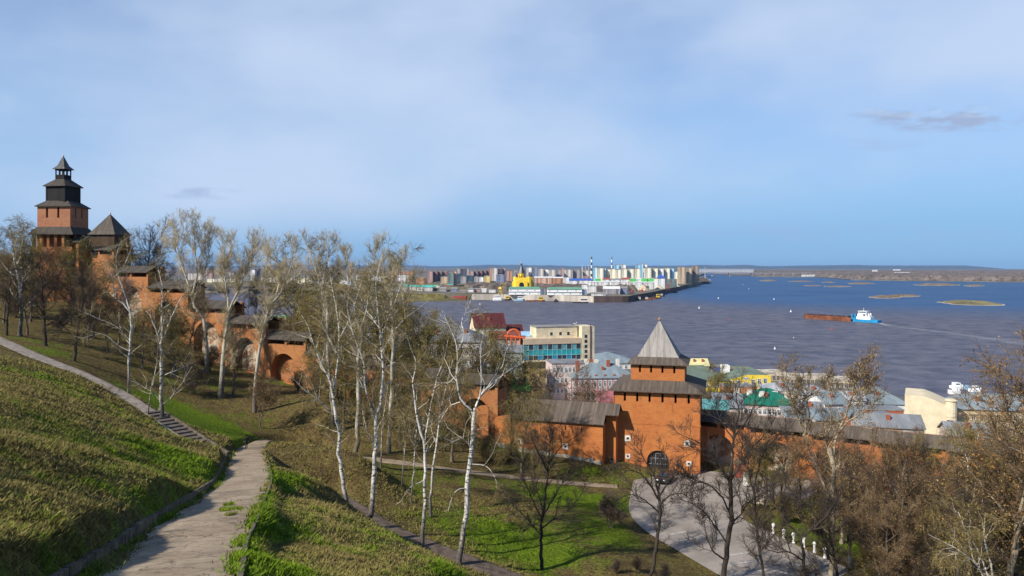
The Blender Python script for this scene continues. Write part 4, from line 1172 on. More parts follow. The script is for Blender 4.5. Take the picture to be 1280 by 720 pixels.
# species: bark, limb twig material, twig material, leaf material, densities
SPEC = dict(
    birch=dict(bark=B_BIRCH, br=T_WHITE, tw=T_OLIVE, lf=L_OLIVE, b=1.0, bl=2.6, c=2.6, cl=1.1, e=3.2, el=0.8, trop=(0, 0, 0.06), droop=(0, 0, -0.20), leaf=0.75, ls=0.055),
    poplar=dict(bark=B_PALE, br=T_PALE, tw=T_PALE, lf=L_YELL, b=1.3, bl=2.9, c=2.6, cl=1.3, e=3.4, el=0.6, trop=(0, 0, 0.22), droop=(0, 0, 0.12), leaf=0.55, ls=0.055),
    olive=dict(bark=B_GREY, br=T_OLIVE, tw=T_OLIVE, lf=L_OLIVE, b=1.5, bl=2.8, c=3.0, cl=1.3, e=3.6, el=0.8, trop=(0, 0, 0.10), droop=(0, 0, -0.10), leaf=2.2, ls=0.062),
    dark=dict(bark=B_DARK, br=T_DARK, tw=T_DARK, lf=L_DRY, b=1.2, bl=2.7, c=2.8, cl=1.2, e=3.2, el=0.6, trop=(0, 0, 0.10), droop=(0, 0, 0.04), leaf=0.0, ls=0.05),
    brown=dict(bark=B_GREY, br=T_BROWN, tw=T_BROWN, lf=L_DRY, b=1.4, bl=2.7, c=3.0, cl=1.25, e=3.6, el=0.65, trop=(0, 0, 0.09), droop=(0, 0, 0.02), leaf=0.55, ls=0.05),
    mauve=dict(bark=B_GREY, br=T_MAUVE, tw=T_MAUVE, lf=L_DRY, b=1.5, bl=2.5, c=3.0, cl=1.2, e=3.8, el=0.65, trop=(0, 0, 0.12), droop=(0, 0, 0.05), leaf=0.12, ls=0.05),
    rusty=dict(bark=B_BEIGE, br=T_BROWN, tw=T_BROWN, lf=L_RUST, b=1.2, bl=2.5, c=2.7, cl=1.2, e=3.2, el=0.7, trop=(0, 0, 0.10), droop=(0, 0, -0.05), leaf=0.9, ls=0.06),
    tan=dict(bark=B_BEIGE, br=T_PALE, tw=T_BROWN, lf=L_DRY, b=1.2, bl=2.5, c=2.8, cl=1.15, e=3.2, el=0.7, trop=(0, 0, 0.14), droop=(0, 0, 0.0), leaf=1.1, ls=0.07),
    weep=dict(bark=B_GREY, br=T_OLIVE, tw=T_OLIVE, lf=L_YELL, b=1.2, bl=2.2, c=2.6, cl=2.2, e=2.2, el=1.2, trop=(0, 0, 0.03), droop=(0, 0, -0.45), leaf=1.0, ls=0.05),
)
def resample(p, r, K=16):
    p = np.array(p, float); s = np.concatenate([[0], np.cumsum(np.linalg.norm(np.diff(p, axis=0), axis=1))])
    sm = smooth_line(p, 6); ss = np.concatenate([[0], np.cumsum(np.linalg.norm(np.diff(sm, axis=0), axis=1))])
    u = np.linspace(0, ss[-1], K)
    return np.stack([np.interp(u, ss, sm[:, k]) for k in range(3)], 1), np.interp(np.linspace(0, 1, K), np.linspace(0, 1, len(r)), r)
def tree_meshes(key, chains, sp, seed, crown0=0.35, dens=1.0, twig_r=0.0155, q=1.0, leafk=1.0, size=1.0):
    """chains: list of (points, radii, t0) already local; returns (trunk mesh, crown mesh)"""
    rng = np.random.default_rng(seed); S = SPEC[sp]
    main = [resample(p, r) for p, r, _ in chains]
    P = np.stack([m[0] for m in main]); R = np.stack([m[1] for m in main])
    jitter = rng.normal(0, 1, P.shape) * np.minimum(R[:, :, None] * 0.35, 0.06); jitter[:, 0] = 0
    P = P + jitter
    tv, tq = tubes(P, R, 8)
    ln = np.linalg.norm(np.diff(P, axis=1), axis=2).sum(1)
    t0 = np.array([c[2] for c in chains], float)
    cnt = np.maximum(1, np.round(ln * (1 - t0) * S['b'] * dens * 1.55)).astype(int)
    p, d, r, t, ix = sprout(rng, P, R, cnt, t0, 0.99, 0.5, 1.15, 0.35)
    L = S['bl'] * size * rng.uniform(0.55, 1.3, len(p)) * (1.15 - 0.55 * (t - t0[ix]) / (1 - t0[ix]))
    Bp, Br = grow(rng, p, d, L, np.minimum(r * 0.55, 0.011 + 0.016 * L), np.full(len(p), twig_r * 0.9), 7, 0.16, S['trop'])
    tip = P[:, -1]
    parts_b = [tubes(Bp, Br, 4)]
    cnt = np.maximum(1, np.round(L * S['c'] * q * 1.6)).astype(int)
    p, d, r, t, ix = sprout(rng, Bp, Br, cnt, 0.15, 1.0, 0.35, 1.0)
    L2 = S['cl'] * size * rng.uniform(0.5, 1.3, len(p)) * (1.1 - 0.4 * t)
    Cp, Cr = grow(rng, p, d, L2, np.minimum(r * 0.75, twig_r * 1.3), np.full(len(p), twig_r * 0.6), 5, 0.16, np.array(S['trop']) * 0.5 + np.array(S['droop']) * 0.6)
    parts_t = [tubes(Cp, Cr, 3)]
    cnt = np.maximum(1, np.round(L2 * S['e'] * q * 2.1)).astype(int)
    p, d, r, t, ix = sprout(rng, Cp, Cr, cnt, 0.1, 1.0, 0.3, 0.9)
    L3 = S['el'] * size * rng.uniform(0.5, 1.3, len(p))
    Ep, Er = grow(rng, p, d, L3, np.full(len(p), twig_r * 0.75), np.full(len(p), twig_r * 0.45), 4, 0.14, S['droop'])
    parts_t.append(tubes(Ep, Er, 3))
    bv, bq = merge(parts_b); cv, cq = merge(parts_t)
    tm = np_mesh(key + '_trunk', tv, [tq], S['bark'])
    Vs, Fs = [bv, cv], [bq, cq + len(bv)]; ids = [0, 1]
    nl = int(len(Ep) * S['leaf'] * leafk)
    if nl:
        k = rng.integers(0, len(Ep), nl); j = rng.integers(1, 4, nl)
        lv, lq = flakes(rng, Ep[k, j], S['ls'])
        Vs.append(lv); Fs.append(lq + len(bv) + len(cv)); ids.append(2)
    cm = np_mesh(key + '_crown', np.concatenate(Vs), Fs, [S['br'], S['tw'], S['lf']], ids, smooth=False)
    return tm, cm
def plant(name, label, cat, loc, meshes, rz=0.0, s=1.0, group=None):
    o = thing(name, label, cat, loc, rz, group); o.scale = (s, s, s)
    link('trunk', meshes[0], o); link('crown', meshes[1], o)
    return o
def auto_chains(rng, H, r, spread=0.35, first=0.25, nl=7, lean=0.06, stems=1, wig=0.05, upw=0.35, crook=0.12):
    """trunk and limbs of a free-standing tree of height H"""
    out = []
    for s_ in range(stems):
        a = rng.uniform(0, 2 * np.pi); ld = lean if stems == 1 else rng.uniform(0.12, 0.32)
        hh = H * (1 if s_ == 0 else rng.uniform(0.7, 0.95)); K = 9
        d = np.array([math.cos(a) * ld, math.sin(a) * ld, 1.0]); p = np.array([rng.normal(0, .12) * (stems > 1), rng.normal(0, .12) * (stems > 1), -0.5]); pts = [p]
        for i in range(K):
            d = unit(d + rng.normal(0, wig, 3) + np.array([0, 0, 0.08])); p = p + d * (hh + 0.5) / K; pts.append(p)
        pts = np.array(pts); rr = np.linspace(r, r * 0.16, len(pts)); rr[0] *= 1.35
        out.append((pts, rr, max(first, 0.3)))
        nlm = nl if stems == 1 else max(2, nl // stems + 1)
        for k in range(nlm):
            f = first + (0.92 - first) * (k + rng.uniform(0, 0.8)) / nlm
            i = min(int(f * K), K - 1); w = f * K - i
            b = pts[i] * (1 - w) + pts[i + 1] * w; rb = np.interp(f, np.linspace(0, 1, len(rr)), rr)
            az = k * 2.4 + rng.uniform(-.5, .5); dd = np.array([math.cos(az), math.sin(az), upw + rng.uniform(0.0, 0.5)])
            Ll = H * spread * (1.15 - 0.7 * f) * rng.uniform(0.75, 1.25); q = [b]
            dd = unit(dd)
            for j in range(5):
                dd = unit(dd + rng.normal(0, crook, 3) + np.array([0, 0, 0.10])); q.append(q[-1] + dd * Ll / 5)
            out.append((np.array(q), np.linspace(rb * 0.62, rb * 0.14 + 0.008, 6), 0.2))
    return out

# ---- hero trees: trunk and limbs surveyed from the photograph at their own distance
def hero(name, label, cat, Y, base, chains, sp, seed, crown0=0.3, dens=1.0, q=1.0, leafk=1.0, group=None, twig_r=0.0155, size=1.0):
    """chains: [(dy_end, t0, r0, r1, [(px,py), ...]), ...]; dy = metres towards/away at the end of the limb"""
    B = wp(*base, Y); B[2] = zat(B[0], B[1])
    out = []
    for (dy0, dy1, t0, r0, r1, pts) in chains:
        n = len(pts); P = np.array([wp(px, py, Y + dy0 + (dy1 - dy0) * k / max(1, n - 1)) for k, (px, py) in enumerate(pts)]) - B
        rr = np.linspace(r0, r1, n)
        out.append((P, rr, t0))
    # root the trunk
    P, rr, t0 = out[0]
    P = np.vstack([[P[0][0], P[0][1], min(-0.4, P[0][2])], P]) if P[0][2] > -0.3 else P
    rr = np.concatenate([[rr[0] * 1.35], rr]) if len(P) != len(rr) else rr
    out[0] = (P, rr, t0)
    return plant(name, label, cat, tuple(B), tree_meshes(label[:20], out, sp, seed, crown0, dens, twig_r, q, leafk, size), group=group)
G_B = 'birches below the path'
hero('birch_tree', 'tall forked birch with a long bare side limb reaching left, left of the birch row', 'tree', 75, (435, 638), [
    (0, 0, 0.55, 0.21, 0.13, [(435, 638), (430, 610), (426, 580), (422, 535), (416, 494)]),
    (0, -1.5, 0.2, 0.12, 0.02, [(416, 494), (412, 474), (402, 455), (392, 430), (384, 405), (372, 388)]),
    (0, 1.5, 0.25, 0.12, 0.02, [(416, 494), (420, 470), (422, 452), (424, 422), (422, 395), (414, 350), (407, 300)]),
    (0, -2.5, 0.3, 0.07, 0.015, [(417, 518), (405, 506), (394, 497), (380, 487), (367, 474), (352, 468)]),
    (0, 2, 0.2, 0.05, 0.012, [(424, 424), (436, 400), (446, 372), (455, 340)]),
    (0, 2, 0.2, 0.05, 0.012, [(402, 455), (408, 425), (406, 390), (398, 350), (384, 308)]),
], 'birch', 1, dens=0.9)
hero('birch_tree', 'tallest many-limbed birch with a black lower trunk, at the bend of the dark walk', 'tree', 74, (463, 655), [
    (0, 0, 0.6, 0.24, 0.15, [(463, 655), (466, 625), (467, 600), (470, 560), (470, 527), (476, 505)]),
    (0, 1, 0.2, 0.12, 0.02, [(476, 505), (479, 468), (477, 440), (475, 412), (472, 385), (470, 352), (478, 318)]),
    (0, -2, 0.25, 0.10, 0.02, [(470, 527), (462, 505), (457, 490), (454, 452), (446, 430), (438, 405), (432, 370)]),
    (0, 1, 0.2, 0.06, 0.012, [(475, 412), (466, 398), (458, 388), (450, 370), (440, 345)]),
    (0, 3, 0.2, 0.07, 0.012, [(476, 420), (488, 392), (500, 360), (508, 335), (512, 322)]),
    (0, -2, 0.2, 0.07, 0.012, [(455, 470), (443, 460), (432, 456), (420, 440), (410, 420), (400, 402)]),
    (0, -2, 0.3, 0.05, 0.012, [(468, 550), (458, 538), (449, 526), (441, 515)]),
    (0, 2, 0.3, 0.05, 0.012, [(477, 500), (484, 478), (492, 484), (502, 478)]),
    (0, 1, 0.2, 0.05, 0.012, [(477, 440), (494, 412), (506, 398), (520, 388), (535, 376)]),
], 'birch', 2, dens=0.9)
hero('poplar_tree', 'thick straight grey trunked tree behind the two left birches', 'tree', 100, (444, 584), [
    (0, 0, 0.55, 0.34, 0.2, [(444, 584), (446, 560), (447, 527), (448, 490), (449, 450), (450, 415)]),
    (0, 1.5, 0.2, 0.15, 0.02, [(450, 415), (444, 385), (436, 355), (432, 325), (430, 312)]),
    (0, -1.5, 0.2, 0.14, 0.02, [(450, 415), (458, 388), (462, 355), (468, 322), (470, 305)]),
    (0, 2, 0.2, 0.1, 0.02, [(449, 440), (462, 412), (476, 385), (488, 355), (492, 335)]),
    (0, -2, 0.2, 0.1, 0.02, [(449, 450), (436, 425), (424, 395), (415, 368)]),
], 'poplar', 3, dens=0.9)
hero('birch_tree', 'slim white birch splitting into a V, second from the right in the birch row', 'tree', 75, (527, 685), [
    (0, 0, 0.5, 0.19, 0.10, [(527, 685), (530, 640), (531, 600), (531, 560), (524, 535), (519, 502)]),
    (0, 1, 0.2, 0.09, 0.02, [(531, 562), (532, 543), (536, 520), (542, 492), (547, 470), (555, 450), (560, 425)]),
    (0, -1, 0.2, 0.08, 0.015, [(519, 502), (516, 478), (520, 455), (512, 432), (508, 415)]),
    (0, 2, 0.2, 0.05, 0.012, [(531, 570), (545, 548), (552, 545), (562, 552)]),
    (0, -2, 0.3, 0.05, 0.012, [(531, 600), (518, 606), (510, 612), (507, 618)]),
], 'birch', 4, dens=0.7, q=0.8)
hero('birch_tree', 'thin young birch leaning right, standing in the lawn behind the V shaped birch', 'tree', 88, (538, 622), [
    (0, 0, 0.45, 0.15, 0.03, [(538, 622), (541, 592), (545, 560), (548, 535), (553, 505), (560, 475), (566, 450)]),
    (0, 1.5, 0.2, 0.05, 0.012, [(548, 535), (556, 512), (566, 492), (572, 478)]),
    (0, -1.5, 0.2, 0.05, 0.012, [(551, 515), (546, 492), (540, 470)]),
], 'birch', 5, dens=0.9)
hero('birch_tree', 'crooked gnarled birch with a big arm reaching right, rightmost of the birch row', 'tree', 72, (573, 704), [
    (0, 0, 0.75, 0.25, 0.19, [(573, 704), (579, 665), (584, 630), (586, 592), (590, 560), (592, 535), (592, 515)]),
    (0, -1, 0.25, 0.11, 0.02, [(592, 520), (586, 508), (576, 500), (571, 478), (572, 455), (570, 428), (560, 405), (553, 388)]),
    (0, 1, 0.2, 0.12, 0.02, [(592, 515), (597, 502), (605, 490), (622, 474), (638, 462), (656, 452)]),
    (0, -1, 0.2, 0.08, 0.015, [(600, 496), (602, 478), (601, 455), (601, 432), (606, 415)]),
    (0, 2, 0.2, 0.06, 0.012, [(571, 440), (580, 420), (577, 402), (585, 385), (590, 370)]),
    (0, 2, 0.2, 0.05, 0.012, [(608, 486), (618, 470), (628, 458), (632, 440), (640, 425)]),
    (0, -2, 0.3, 0.05, 0.012, [(590, 560), (578, 548), (566, 552), (556, 548), (548, 546)]),
    (0, -2, 0.3, 0.045, 0.012, [(586, 610), (572, 612), (564, 625), (560, 640)]),
    (0, -1, 0.3, 0.045, 0.012, [(588, 580), (606, 582), (616, 592), (622, 606)]),
    (0, 1, 0.3, 0.05, 0.012, [(576, 502), (562, 508), (554, 520), (548, 530)]),
    (0, 1, 0.3, 0.045, 0.012, [(570, 470), (558, 480), (548, 478), (540, 488)]),
], 'birch', 6, dens=0.62, q=0.75)
for k, (lab, Y, base, pts) in enumerate([
    ('short white birch sapling nearest the lower footpath, behind the big birches', 100, (476, 586), [(476, 586), (477, 560), (478, 530), (482, 505), (485, 478)]),
    ('hair thin birch sapling left of the pair standing in the lawn', 95, (502, 604), [(502, 604), (505, 575), (507, 545), (511, 520), (514, 500)]),
    ('thin birch with low twigs, right of the pair standing in the lawn', 90, (514, 620), [(514, 620), (517, 590), (519, 560), (521, 530), (520, 500), (524, 475)])]):
    hero('birch_sapling', lab, 'tree', Y, base, [(0, 0.5, 0.4, 0.10 if k != 1 else 0.06, 0.015, pts), (0, 1.5, 0.2, 0.035, 0.01, [pts[2], (pts[2][0] + 9, pts[2][1] - 18), (pts[2][0] + 14, pts[2][1] - 40)]), (0, -1.5, 0.2, 0.03, 0.01, [pts[2], (pts[2][0] - 8, pts[2][1] - 12), (pts[2][0] - 14, pts[2][1] - 30)])], 'birch', 20 + k, dens=1.1)
# left hillside
hero('birch_tree', 'leaning birch with a bent white top, left of the stairs', 'tree', 100, (160, 512), [
    (0, 0, 0.5, 0.20, 0.12, [(159, 512), (160, 490), (161, 465), (163, 430), (164, 400), (161, 385)]),
    (0, -1, 0.2, 0.11, 0.02, [(161, 388), (152, 378), (143, 370), (141, 350), (136, 336), (128, 322)]),
    (0, 1, 0.2, 0.09, 0.02, [(162, 386), (152, 358), (146, 338), (146, 318), (152, 300)]),
    (0, -2, 0.25, 0.07, 0.012, [(163, 440), (148, 432), (130, 418), (112, 420), (100, 423)]),
    (0, -2, 0.25, 0.06, 0.012, [(162, 425), (145, 408), (122, 398), (105, 391)]),
    (0, 1, 0.2, 0.06, 0.012, [(146, 345), (156, 330), (162, 315), (168, 300)]),
], 'birch', 30, dens=0.9, leafk=0.8)
hero('birch_tree', 'double stemmed birch with a stout dark foot, at the top of the stairs', 'tree', 92, (203, 532), [
    (0, 0, 0.55, 0.27, 0.15, [(203, 532), (202, 510), (202, 490), (202, 465), (202, 440), (203, 415)]),
    (0, 0.5, 0.2, 0.12, 0.02, [(203, 415), (202, 385), (203, 360), (199, 340), (195, 322)]),
    (0, -1, 0.25, 0.10, 0.02, [(202, 440), (196, 415), (190, 400), (186, 385), (180, 365)]),
    (0, 1, 0.2, 0.10, 0.02, [(203, 425), (212, 402), (222, 380), (234, 362), (246, 352)]),
    (0, -1, 0.2, 0.09, 0.012, [(204, 505), (214, 497), (228, 478), (240, 458)]),
    (0, 1.5, 0.2, 0.07, 0.012, [(203, 470), (222, 462), (236, 456), (245, 452)]),
    (0, -1, 0.2, 0.07, 0.012, [(200, 500), (190, 490), (176, 482), (160, 474)]),
    (0, -1.5, 0.3, 0.09, 0.03, [(184, 521), (188, 495), (193, 470), (197, 445), (196, 420)]),
], 'birch', 31, dens=0.9, leafk=0.7)
hero('poplar_tree', 'tall pale poplar with a fan of upright limbs, left of the two slim poplars', 'tree', 138, (258, 460), [
    (0, 0, 0.5, 0.36, 0.22, [(258, 462), (258, 430), (254, 400), (242, 380), (238, 362)]),
    (0, 1, 0.15, 0.2, 0.03, [(238, 364), (232, 345), (224, 322), (214, 305), (206, 288)]),
    (0, -1, 0.15, 0.2, 0.03, [(240, 370), (246, 345), (245, 325), (243, 300), (240, 276)]),
    (0, 2, 0.15, 0.16, 0.03, [(242, 375), (252, 350), (258, 328), (264, 305), (266, 288)]),
    (0, -2, 0.15, 0.12, 0.02, [(228, 330), (222, 310), (224, 290), (228, 276)]),
    (0, 2, 0.15, 0.10, 0.02, [(246, 330), (254, 310), (256, 292), (254, 280)]),
], 'poplar', 32, dens=1.1, size=1.05)
hero('poplar_tree', 'pale poplar with a dark straight lower trunk and a broad flat crown', 'tree', 126, (276, 490), [
    (0, 0, 0.5, 0.40, 0.24, [(276, 490), (278, 460), (280, 430), (284, 405), (286, 390)]),
    (0, 1, 0.15, 0.2, 0.03, [(286, 392), (284, 365), (278, 345), (286, 320), (290, 298)]),
    (0, -1, 0.15, 0.2, 0.03, [(286, 390), (298, 362), (306, 340), (314, 318), (316, 296)]),
    (0, 2, 0.15, 0.14, 0.02, [(287, 388), (300, 370), (318, 358), (332, 352)]),
    (0, -2, 0.15, 0.14, 0.02, [(284, 370), (280, 340), (280, 318), (282, 300)]),
    (0, 2, 0.15, 0.12, 0.02, [(300, 355), (310, 330), (324, 312), (330, 300)]),
    (0, 2, 0.2, 0.12, 0.02, [(276, 480), (286, 455), (296, 430), (305, 422)]),
], 'poplar', 33, dens=1.1, size=1.05)
hero('poplar_tree', 'slim pale poplar bending right over the hillside, in front of the lowest roofed wall sections', 'tree', 122, (318, 500), [
    (0, 0, 0.5, 0.30, 0.18, [(318, 500), (320, 475), (323, 445), (328, 420), (336, 390), (346, 368)]),
    (0, 1, 0.15, 0.16, 0.02, [(346, 368), (350, 345), (346, 325), (350, 305)]),
    (0, -1, 0.15, 0.15, 0.02, [(340, 380), (356, 360), (370, 345), (382, 338)]),
    (0, 2, 0.15, 0.1, 0.02, [(330, 412), (334, 380), (330, 350), (336, 320), (340, 306)]),
    (0, 1, 0.15, 0.1, 0.02, [(352, 362), (362, 338), (366, 318), (364, 302)]),
], 'poplar', 34, dens=1.1)
hero('poplar_tree', 'pale poplar with a narrow double top above the far bridge', 'tree', 118, (418, 560), [
    (0, 0, 0.5, 0.30, 0.2, [(418, 560), (416, 520), (413, 480), (410, 440), (409, 400), (408, 372)]),
    (0, 1, 0.15, 0.15, 0.02, [(408, 372), (406, 345), (410, 320), (412, 297)]),
    (0, -1, 0.15, 0.13, 0.02, [(408, 372), (398, 345), (390, 322), (388, 305)]),
    (0, 2, 0.15, 0.10, 0.02, [(409, 390), (420, 360), (428, 338), (430, 318)]),
], 'poplar', 35, dens=1.1)
hero('poplar_tree', 'pale poplar with a one sided crown, last tall crown before open sky', 'tree', 112, (486, 560), [
    (0, 0, 0.5, 0.28, 0.18, [(486, 560), (488, 520), (490, 480), (491, 440), (491, 400), (490, 372)]),
    (0, 1, 0.15, 0.14, 0.02, [(490, 372), (493, 350), (500, 332), (506, 318)]),
    (0, -1, 0.15, 0.13, 0.02, [(490, 376), (482, 352), (476, 330), (472, 312)]),
    (0, 2, 0.15, 0.09, 0.02, [(491, 400), (504, 376), (516, 358), (522, 346)]),
], 'poplar', 36, dens=1.05)
hero('shrub_tree', 'low many-stemmed bush on the brown hillside', 'bush', 117, (326, 524), [
    (0, 0, 0.3, 0.08, 0.015, [(326, 524), (332, 508), (337, 494), (340, 480)]),
    (0, 0, 0.3, 0.08, 0.015, [(325, 524), (321, 508), (318, 494), (319, 478)]),
    (0, 1, 0.3, 0.07, 0.015, [(326, 523), (330, 502), (328, 486), (332, 470)]),
    (0, 1, 0.3, 0.05, 0.015, [(326, 523), (340, 506), (346, 498), (352, 488)]),
], 'brown', 37, dens=1.6, size=0.8)
# dark trees in the dell
hero('round_dark_tree', 'small dark tree with an even round crown in front of the left curtain wall', 'tree', 78, (680, 722), [
    (0, 0, 0.55, 0.20, 0.13, [(680, 726), (677, 700), (676, 672), (678, 648), (680, 630)]),
    (0, 0.5, 0.2, 0.11, 0.02, [(680, 632), (684, 600), (686, 575), (688, 552), (692, 535)]),
    (0, -1, 0.2, 0.09, 0.02, [(678, 650), (668, 630), (660, 612), (652, 596), (648, 580)]),
    (0, 1, 0.2, 0.09, 0.02, [(679, 645), (692, 622), (702, 605), (712, 588), (722, 575)]),
    (0, -2, 0.2, 0.08, 0.02, [(677, 670), (664, 655), (650, 640), (640, 628), (632, 612)]),
    (0, 2, 0.2, 0.08, 0.02, [(678, 660), (694, 648), (708, 640), (722, 625), (730, 610)]),
    (0, -2, 0.2, 0.07, 0.02, [(685, 590), (676, 572), (668, 556), (664, 545)]),
    (0, 2, 0.2, 0.07, 0.02, [(686, 580), (698, 562), (710, 552), (720, 546)]),
    (0, 2, 0.2, 0.06, 0.02, [(680, 640), (672, 615), (668, 590), (672, 570)]),
], 'dark', 40, dens=1.7, size=0.75, twig_r=0.013, q=1.0)
hero('drooping_tree', 'grey trunked tree with a mop of drooping twigs beside the forecourt', 'tree', 74, (813, 726), [
    (0, 0, 0.5, 0.19, 0.13, [(812, 730), (817, 700), (822, 670), (826, 640), (823, 615)]),
    (0, -1, 0.15, 0.11, 0.02, [(824, 625), (812, 605), (800, 592), (786, 588), (772, 598)]),
    (0, 1, 0.15, 0.10, 0.02, [(823, 615), (818, 595), (806, 575), (798, 560), (790, 552)]),
    (0, 1, 0.15, 0.10, 0.02, [(824, 620), (836, 602), (848, 592), (860, 598), (868, 610)]),
    (0, -1.5, 0.15, 0.09, 0.02, [(824, 630), (840, 618), (856, 618), (868, 630)]),
    (0, 2, 0.15, 0.08, 0.02, [(822, 612), (828, 590), (826, 572), (830, 558)]),
    (0, -2, 0.15, 0.08, 0.02, [(823, 640), (806, 625), (790, 618), (776, 622)]),
], 'dark', 41, dens=1.7, size=0.72, twig_r=0.013, q=1.0)
hero('dark_tree', 'large black trunked bare tree spreading over the forecourt', 'tree', 74, (905, 726), [
    (0, 0, 0.6, 0.28, 0.20, [(903, 740), (906, 710), (911, 670), (914, 640), (913, 610), (914, 590)]),
    (0, 0.5, 0.2, 0.16, 0.025, [(914, 592), (916, 560), (918, 540), (924, 515), (920, 495), (925, 480)]),
    (0, -1, 0.2, 0.12, 0.02, [(913, 602), (900, 582), (886, 566), (872, 552), (856, 546), (845, 540)]),
    (0, 1, 0.2, 0.11, 0.02, [(914, 600), (928, 578), (940, 560), (954, 545), (966, 528), (972, 512)]),
    (0, -2, 0.2, 0.10, 0.02, [(912, 640), (900, 618), (884, 605), (868, 600), (850, 590), (838, 588)]),
    (0, 2, 0.2, 0.10, 0.02, [(913, 660), (926, 642), (936, 628), (950, 620), (966, 622)]),
    (0, -2, 0.2, 0.09, 0.02, [(910, 680), (892, 655), (880, 640), (862, 628), (846, 624)]),
    (0, 1, 0.2, 0.08, 0.02, [(917, 550), (904, 530), (896, 515), (890, 498)]),
    (0, 2, 0.2, 0.08, 0.02, [(918, 545), (932, 528), (942, 510), (946, 495)]),
    (0, -1, 0.3, 0.10, 0.02, [(908, 700), (892, 690), (884, 672), (880, 650)]),
], 'dark', 42, dens=1.35, size=0.9, q=1.0)
hero('dark_tree', 'thin crooked black tree leaning over the white bollards', 'tree', 72, (955, 730), [
    (0, 0, 0.4, 0.15, 0.09, [(956, 740), (952, 700), (945, 660), (944, 630), (942, 610)]),
    (0, 1, 0.2, 0.09, 0.02, [(942, 610), (948, 585), (956, 560), (968, 545), (985, 538)]),
    (0, -1, 0.2, 0.08, 0.02, [(943, 620), (936, 590), (934, 570), (926, 552), (922, 540)]),
    (0, 2, 0.2, 0.08, 0.02, [(946, 660), (962, 640), (978, 632), (992, 640)]),
    (0, -2, 0.2, 0.07, 0.02, [(950, 690), (968, 668), (984, 660), (1000, 664)]),
], 'dark', 43, dens=1.5, size=0.85, q=1.0)
hero('dark_tree', 'forked black tree overhanging the road at the bottom edge', 'tree', 70, (1008, 735), [
    (0, 0, 0.4, 0.20, 0.12, [(1003, 748), (1005, 715), (1004, 690), (998, 668)]),
    (0, 1, 0.2, 0.10, 0.02, [(998, 668), (986, 655), (976, 640), (978, 618), (990, 600)]),
    (0, -1, 0.2, 0.10, 0.02, [(1000, 675), (1016, 660), (1030, 648), (1042, 630), (1050, 610)]),
    (0, -2, 0.2, 0.08, 0.02, [(1003, 700), (986, 690), (968, 690), (950, 682)]),
    (0, 2, 0.2, 0.08, 0.02, [(980, 645), (968, 630), (962, 612), (966, 592)]),
], 'dark', 44, dens=1.5, size=0.85, q=1.0)
hero('tan_tree', 'tall pale barked tree with clinging rusty leaves, topping the roofs by the river', 'tree', 82, (1037, 722), [
    (0, 0, 0.4, 0.30, 0.20, [(1036, 740), (1040, 700), (1041, 660), (1041, 620), (1042, 590), (1038, 560)]),
    (0, 1, 0.15, 0.16, 0.025, [(1040, 575), (1046, 545), (1056, 520), (1066, 495), (1072, 470), (1074, 448)]),
    (0, -1, 0.15, 0.15, 0.02, [(1038, 630), (1028, 600), (1014, 570), (1006, 545), (996, 520), (986, 490), (982, 455)]),
    (0, 2, 0.15, 0.12, 0.02, [(1040, 580), (1034, 550), (1040, 525), (1034, 500), (1040, 475)]),
    (0, -2, 0.15, 0.10, 0.02, [(1048, 540), (1062, 525), (1080, 515), (1094, 500)]),
    (0, 2, 0.15, 0.10, 0.02, [(1004, 545), (1012, 520), (1008, 495), (1014, 470)]),
    (0, 2, 0.15, 0.08, 0.02, [(1066, 500), (1080, 480), (1088, 462), (1090, 452)]),
    (0, -1, 0.2, 0.09, 0.02, [(1041, 650), (1060, 632), (1078, 622), (1094, 606)]),
    (0, 1, 0.2, 0.09, 0.02, [(1041, 670), (1024, 655), (1012, 640), (1000, 618)]),
], 'tan', 45, dens=1.1, size=1.0)
hero('birch_tree', 'short white birch with a forked top, standing against the pale niche on the right', 'tree', 86, (1206, 662), [
    (0, 0, 0.5, 0.15, 0.10, [(1206, 668), (1207, 640), (1209, 610), (1210, 590), (1211, 576)]),
    (0, 1, 0.2, 0.07, 0.012, [(1211, 578), (1206, 566), (1202, 556), (1199, 540)]),
    (0, -1, 0.2, 0.07, 0.012, [(1211, 576), (1216, 562), (1222, 548), (1226, 530)]),
], 'birch', 46, dens=0.9)
hero('birch_tree', 'fan of thin white birch stems leaning left, at the bottom right corner', 'tree', 66, (1240, 735), [
    (0, -1, 0.4, 0.11, 0.02, [(1240, 748), (1228, 716), (1212, 698), (1196, 686), (1176, 676), (1160, 668)]),
    (0, 1, 0.4, 0.10, 0.02, [(1240, 748), (1232, 712), (1220, 684), (1208, 664), (1198, 640)]),
    (0, 1, 0.4, 0.10, 0.02, [(1242, 748), (1240, 712), (1234, 690), (1230, 668), (1232, 640)]),
    (0, -2, 0.4, 0.08, 0.02, [(1241, 748), (1222, 708), (1204, 694), (1186, 688)]),
], 'birch', 47, dens=0.8, leafk=2.2)
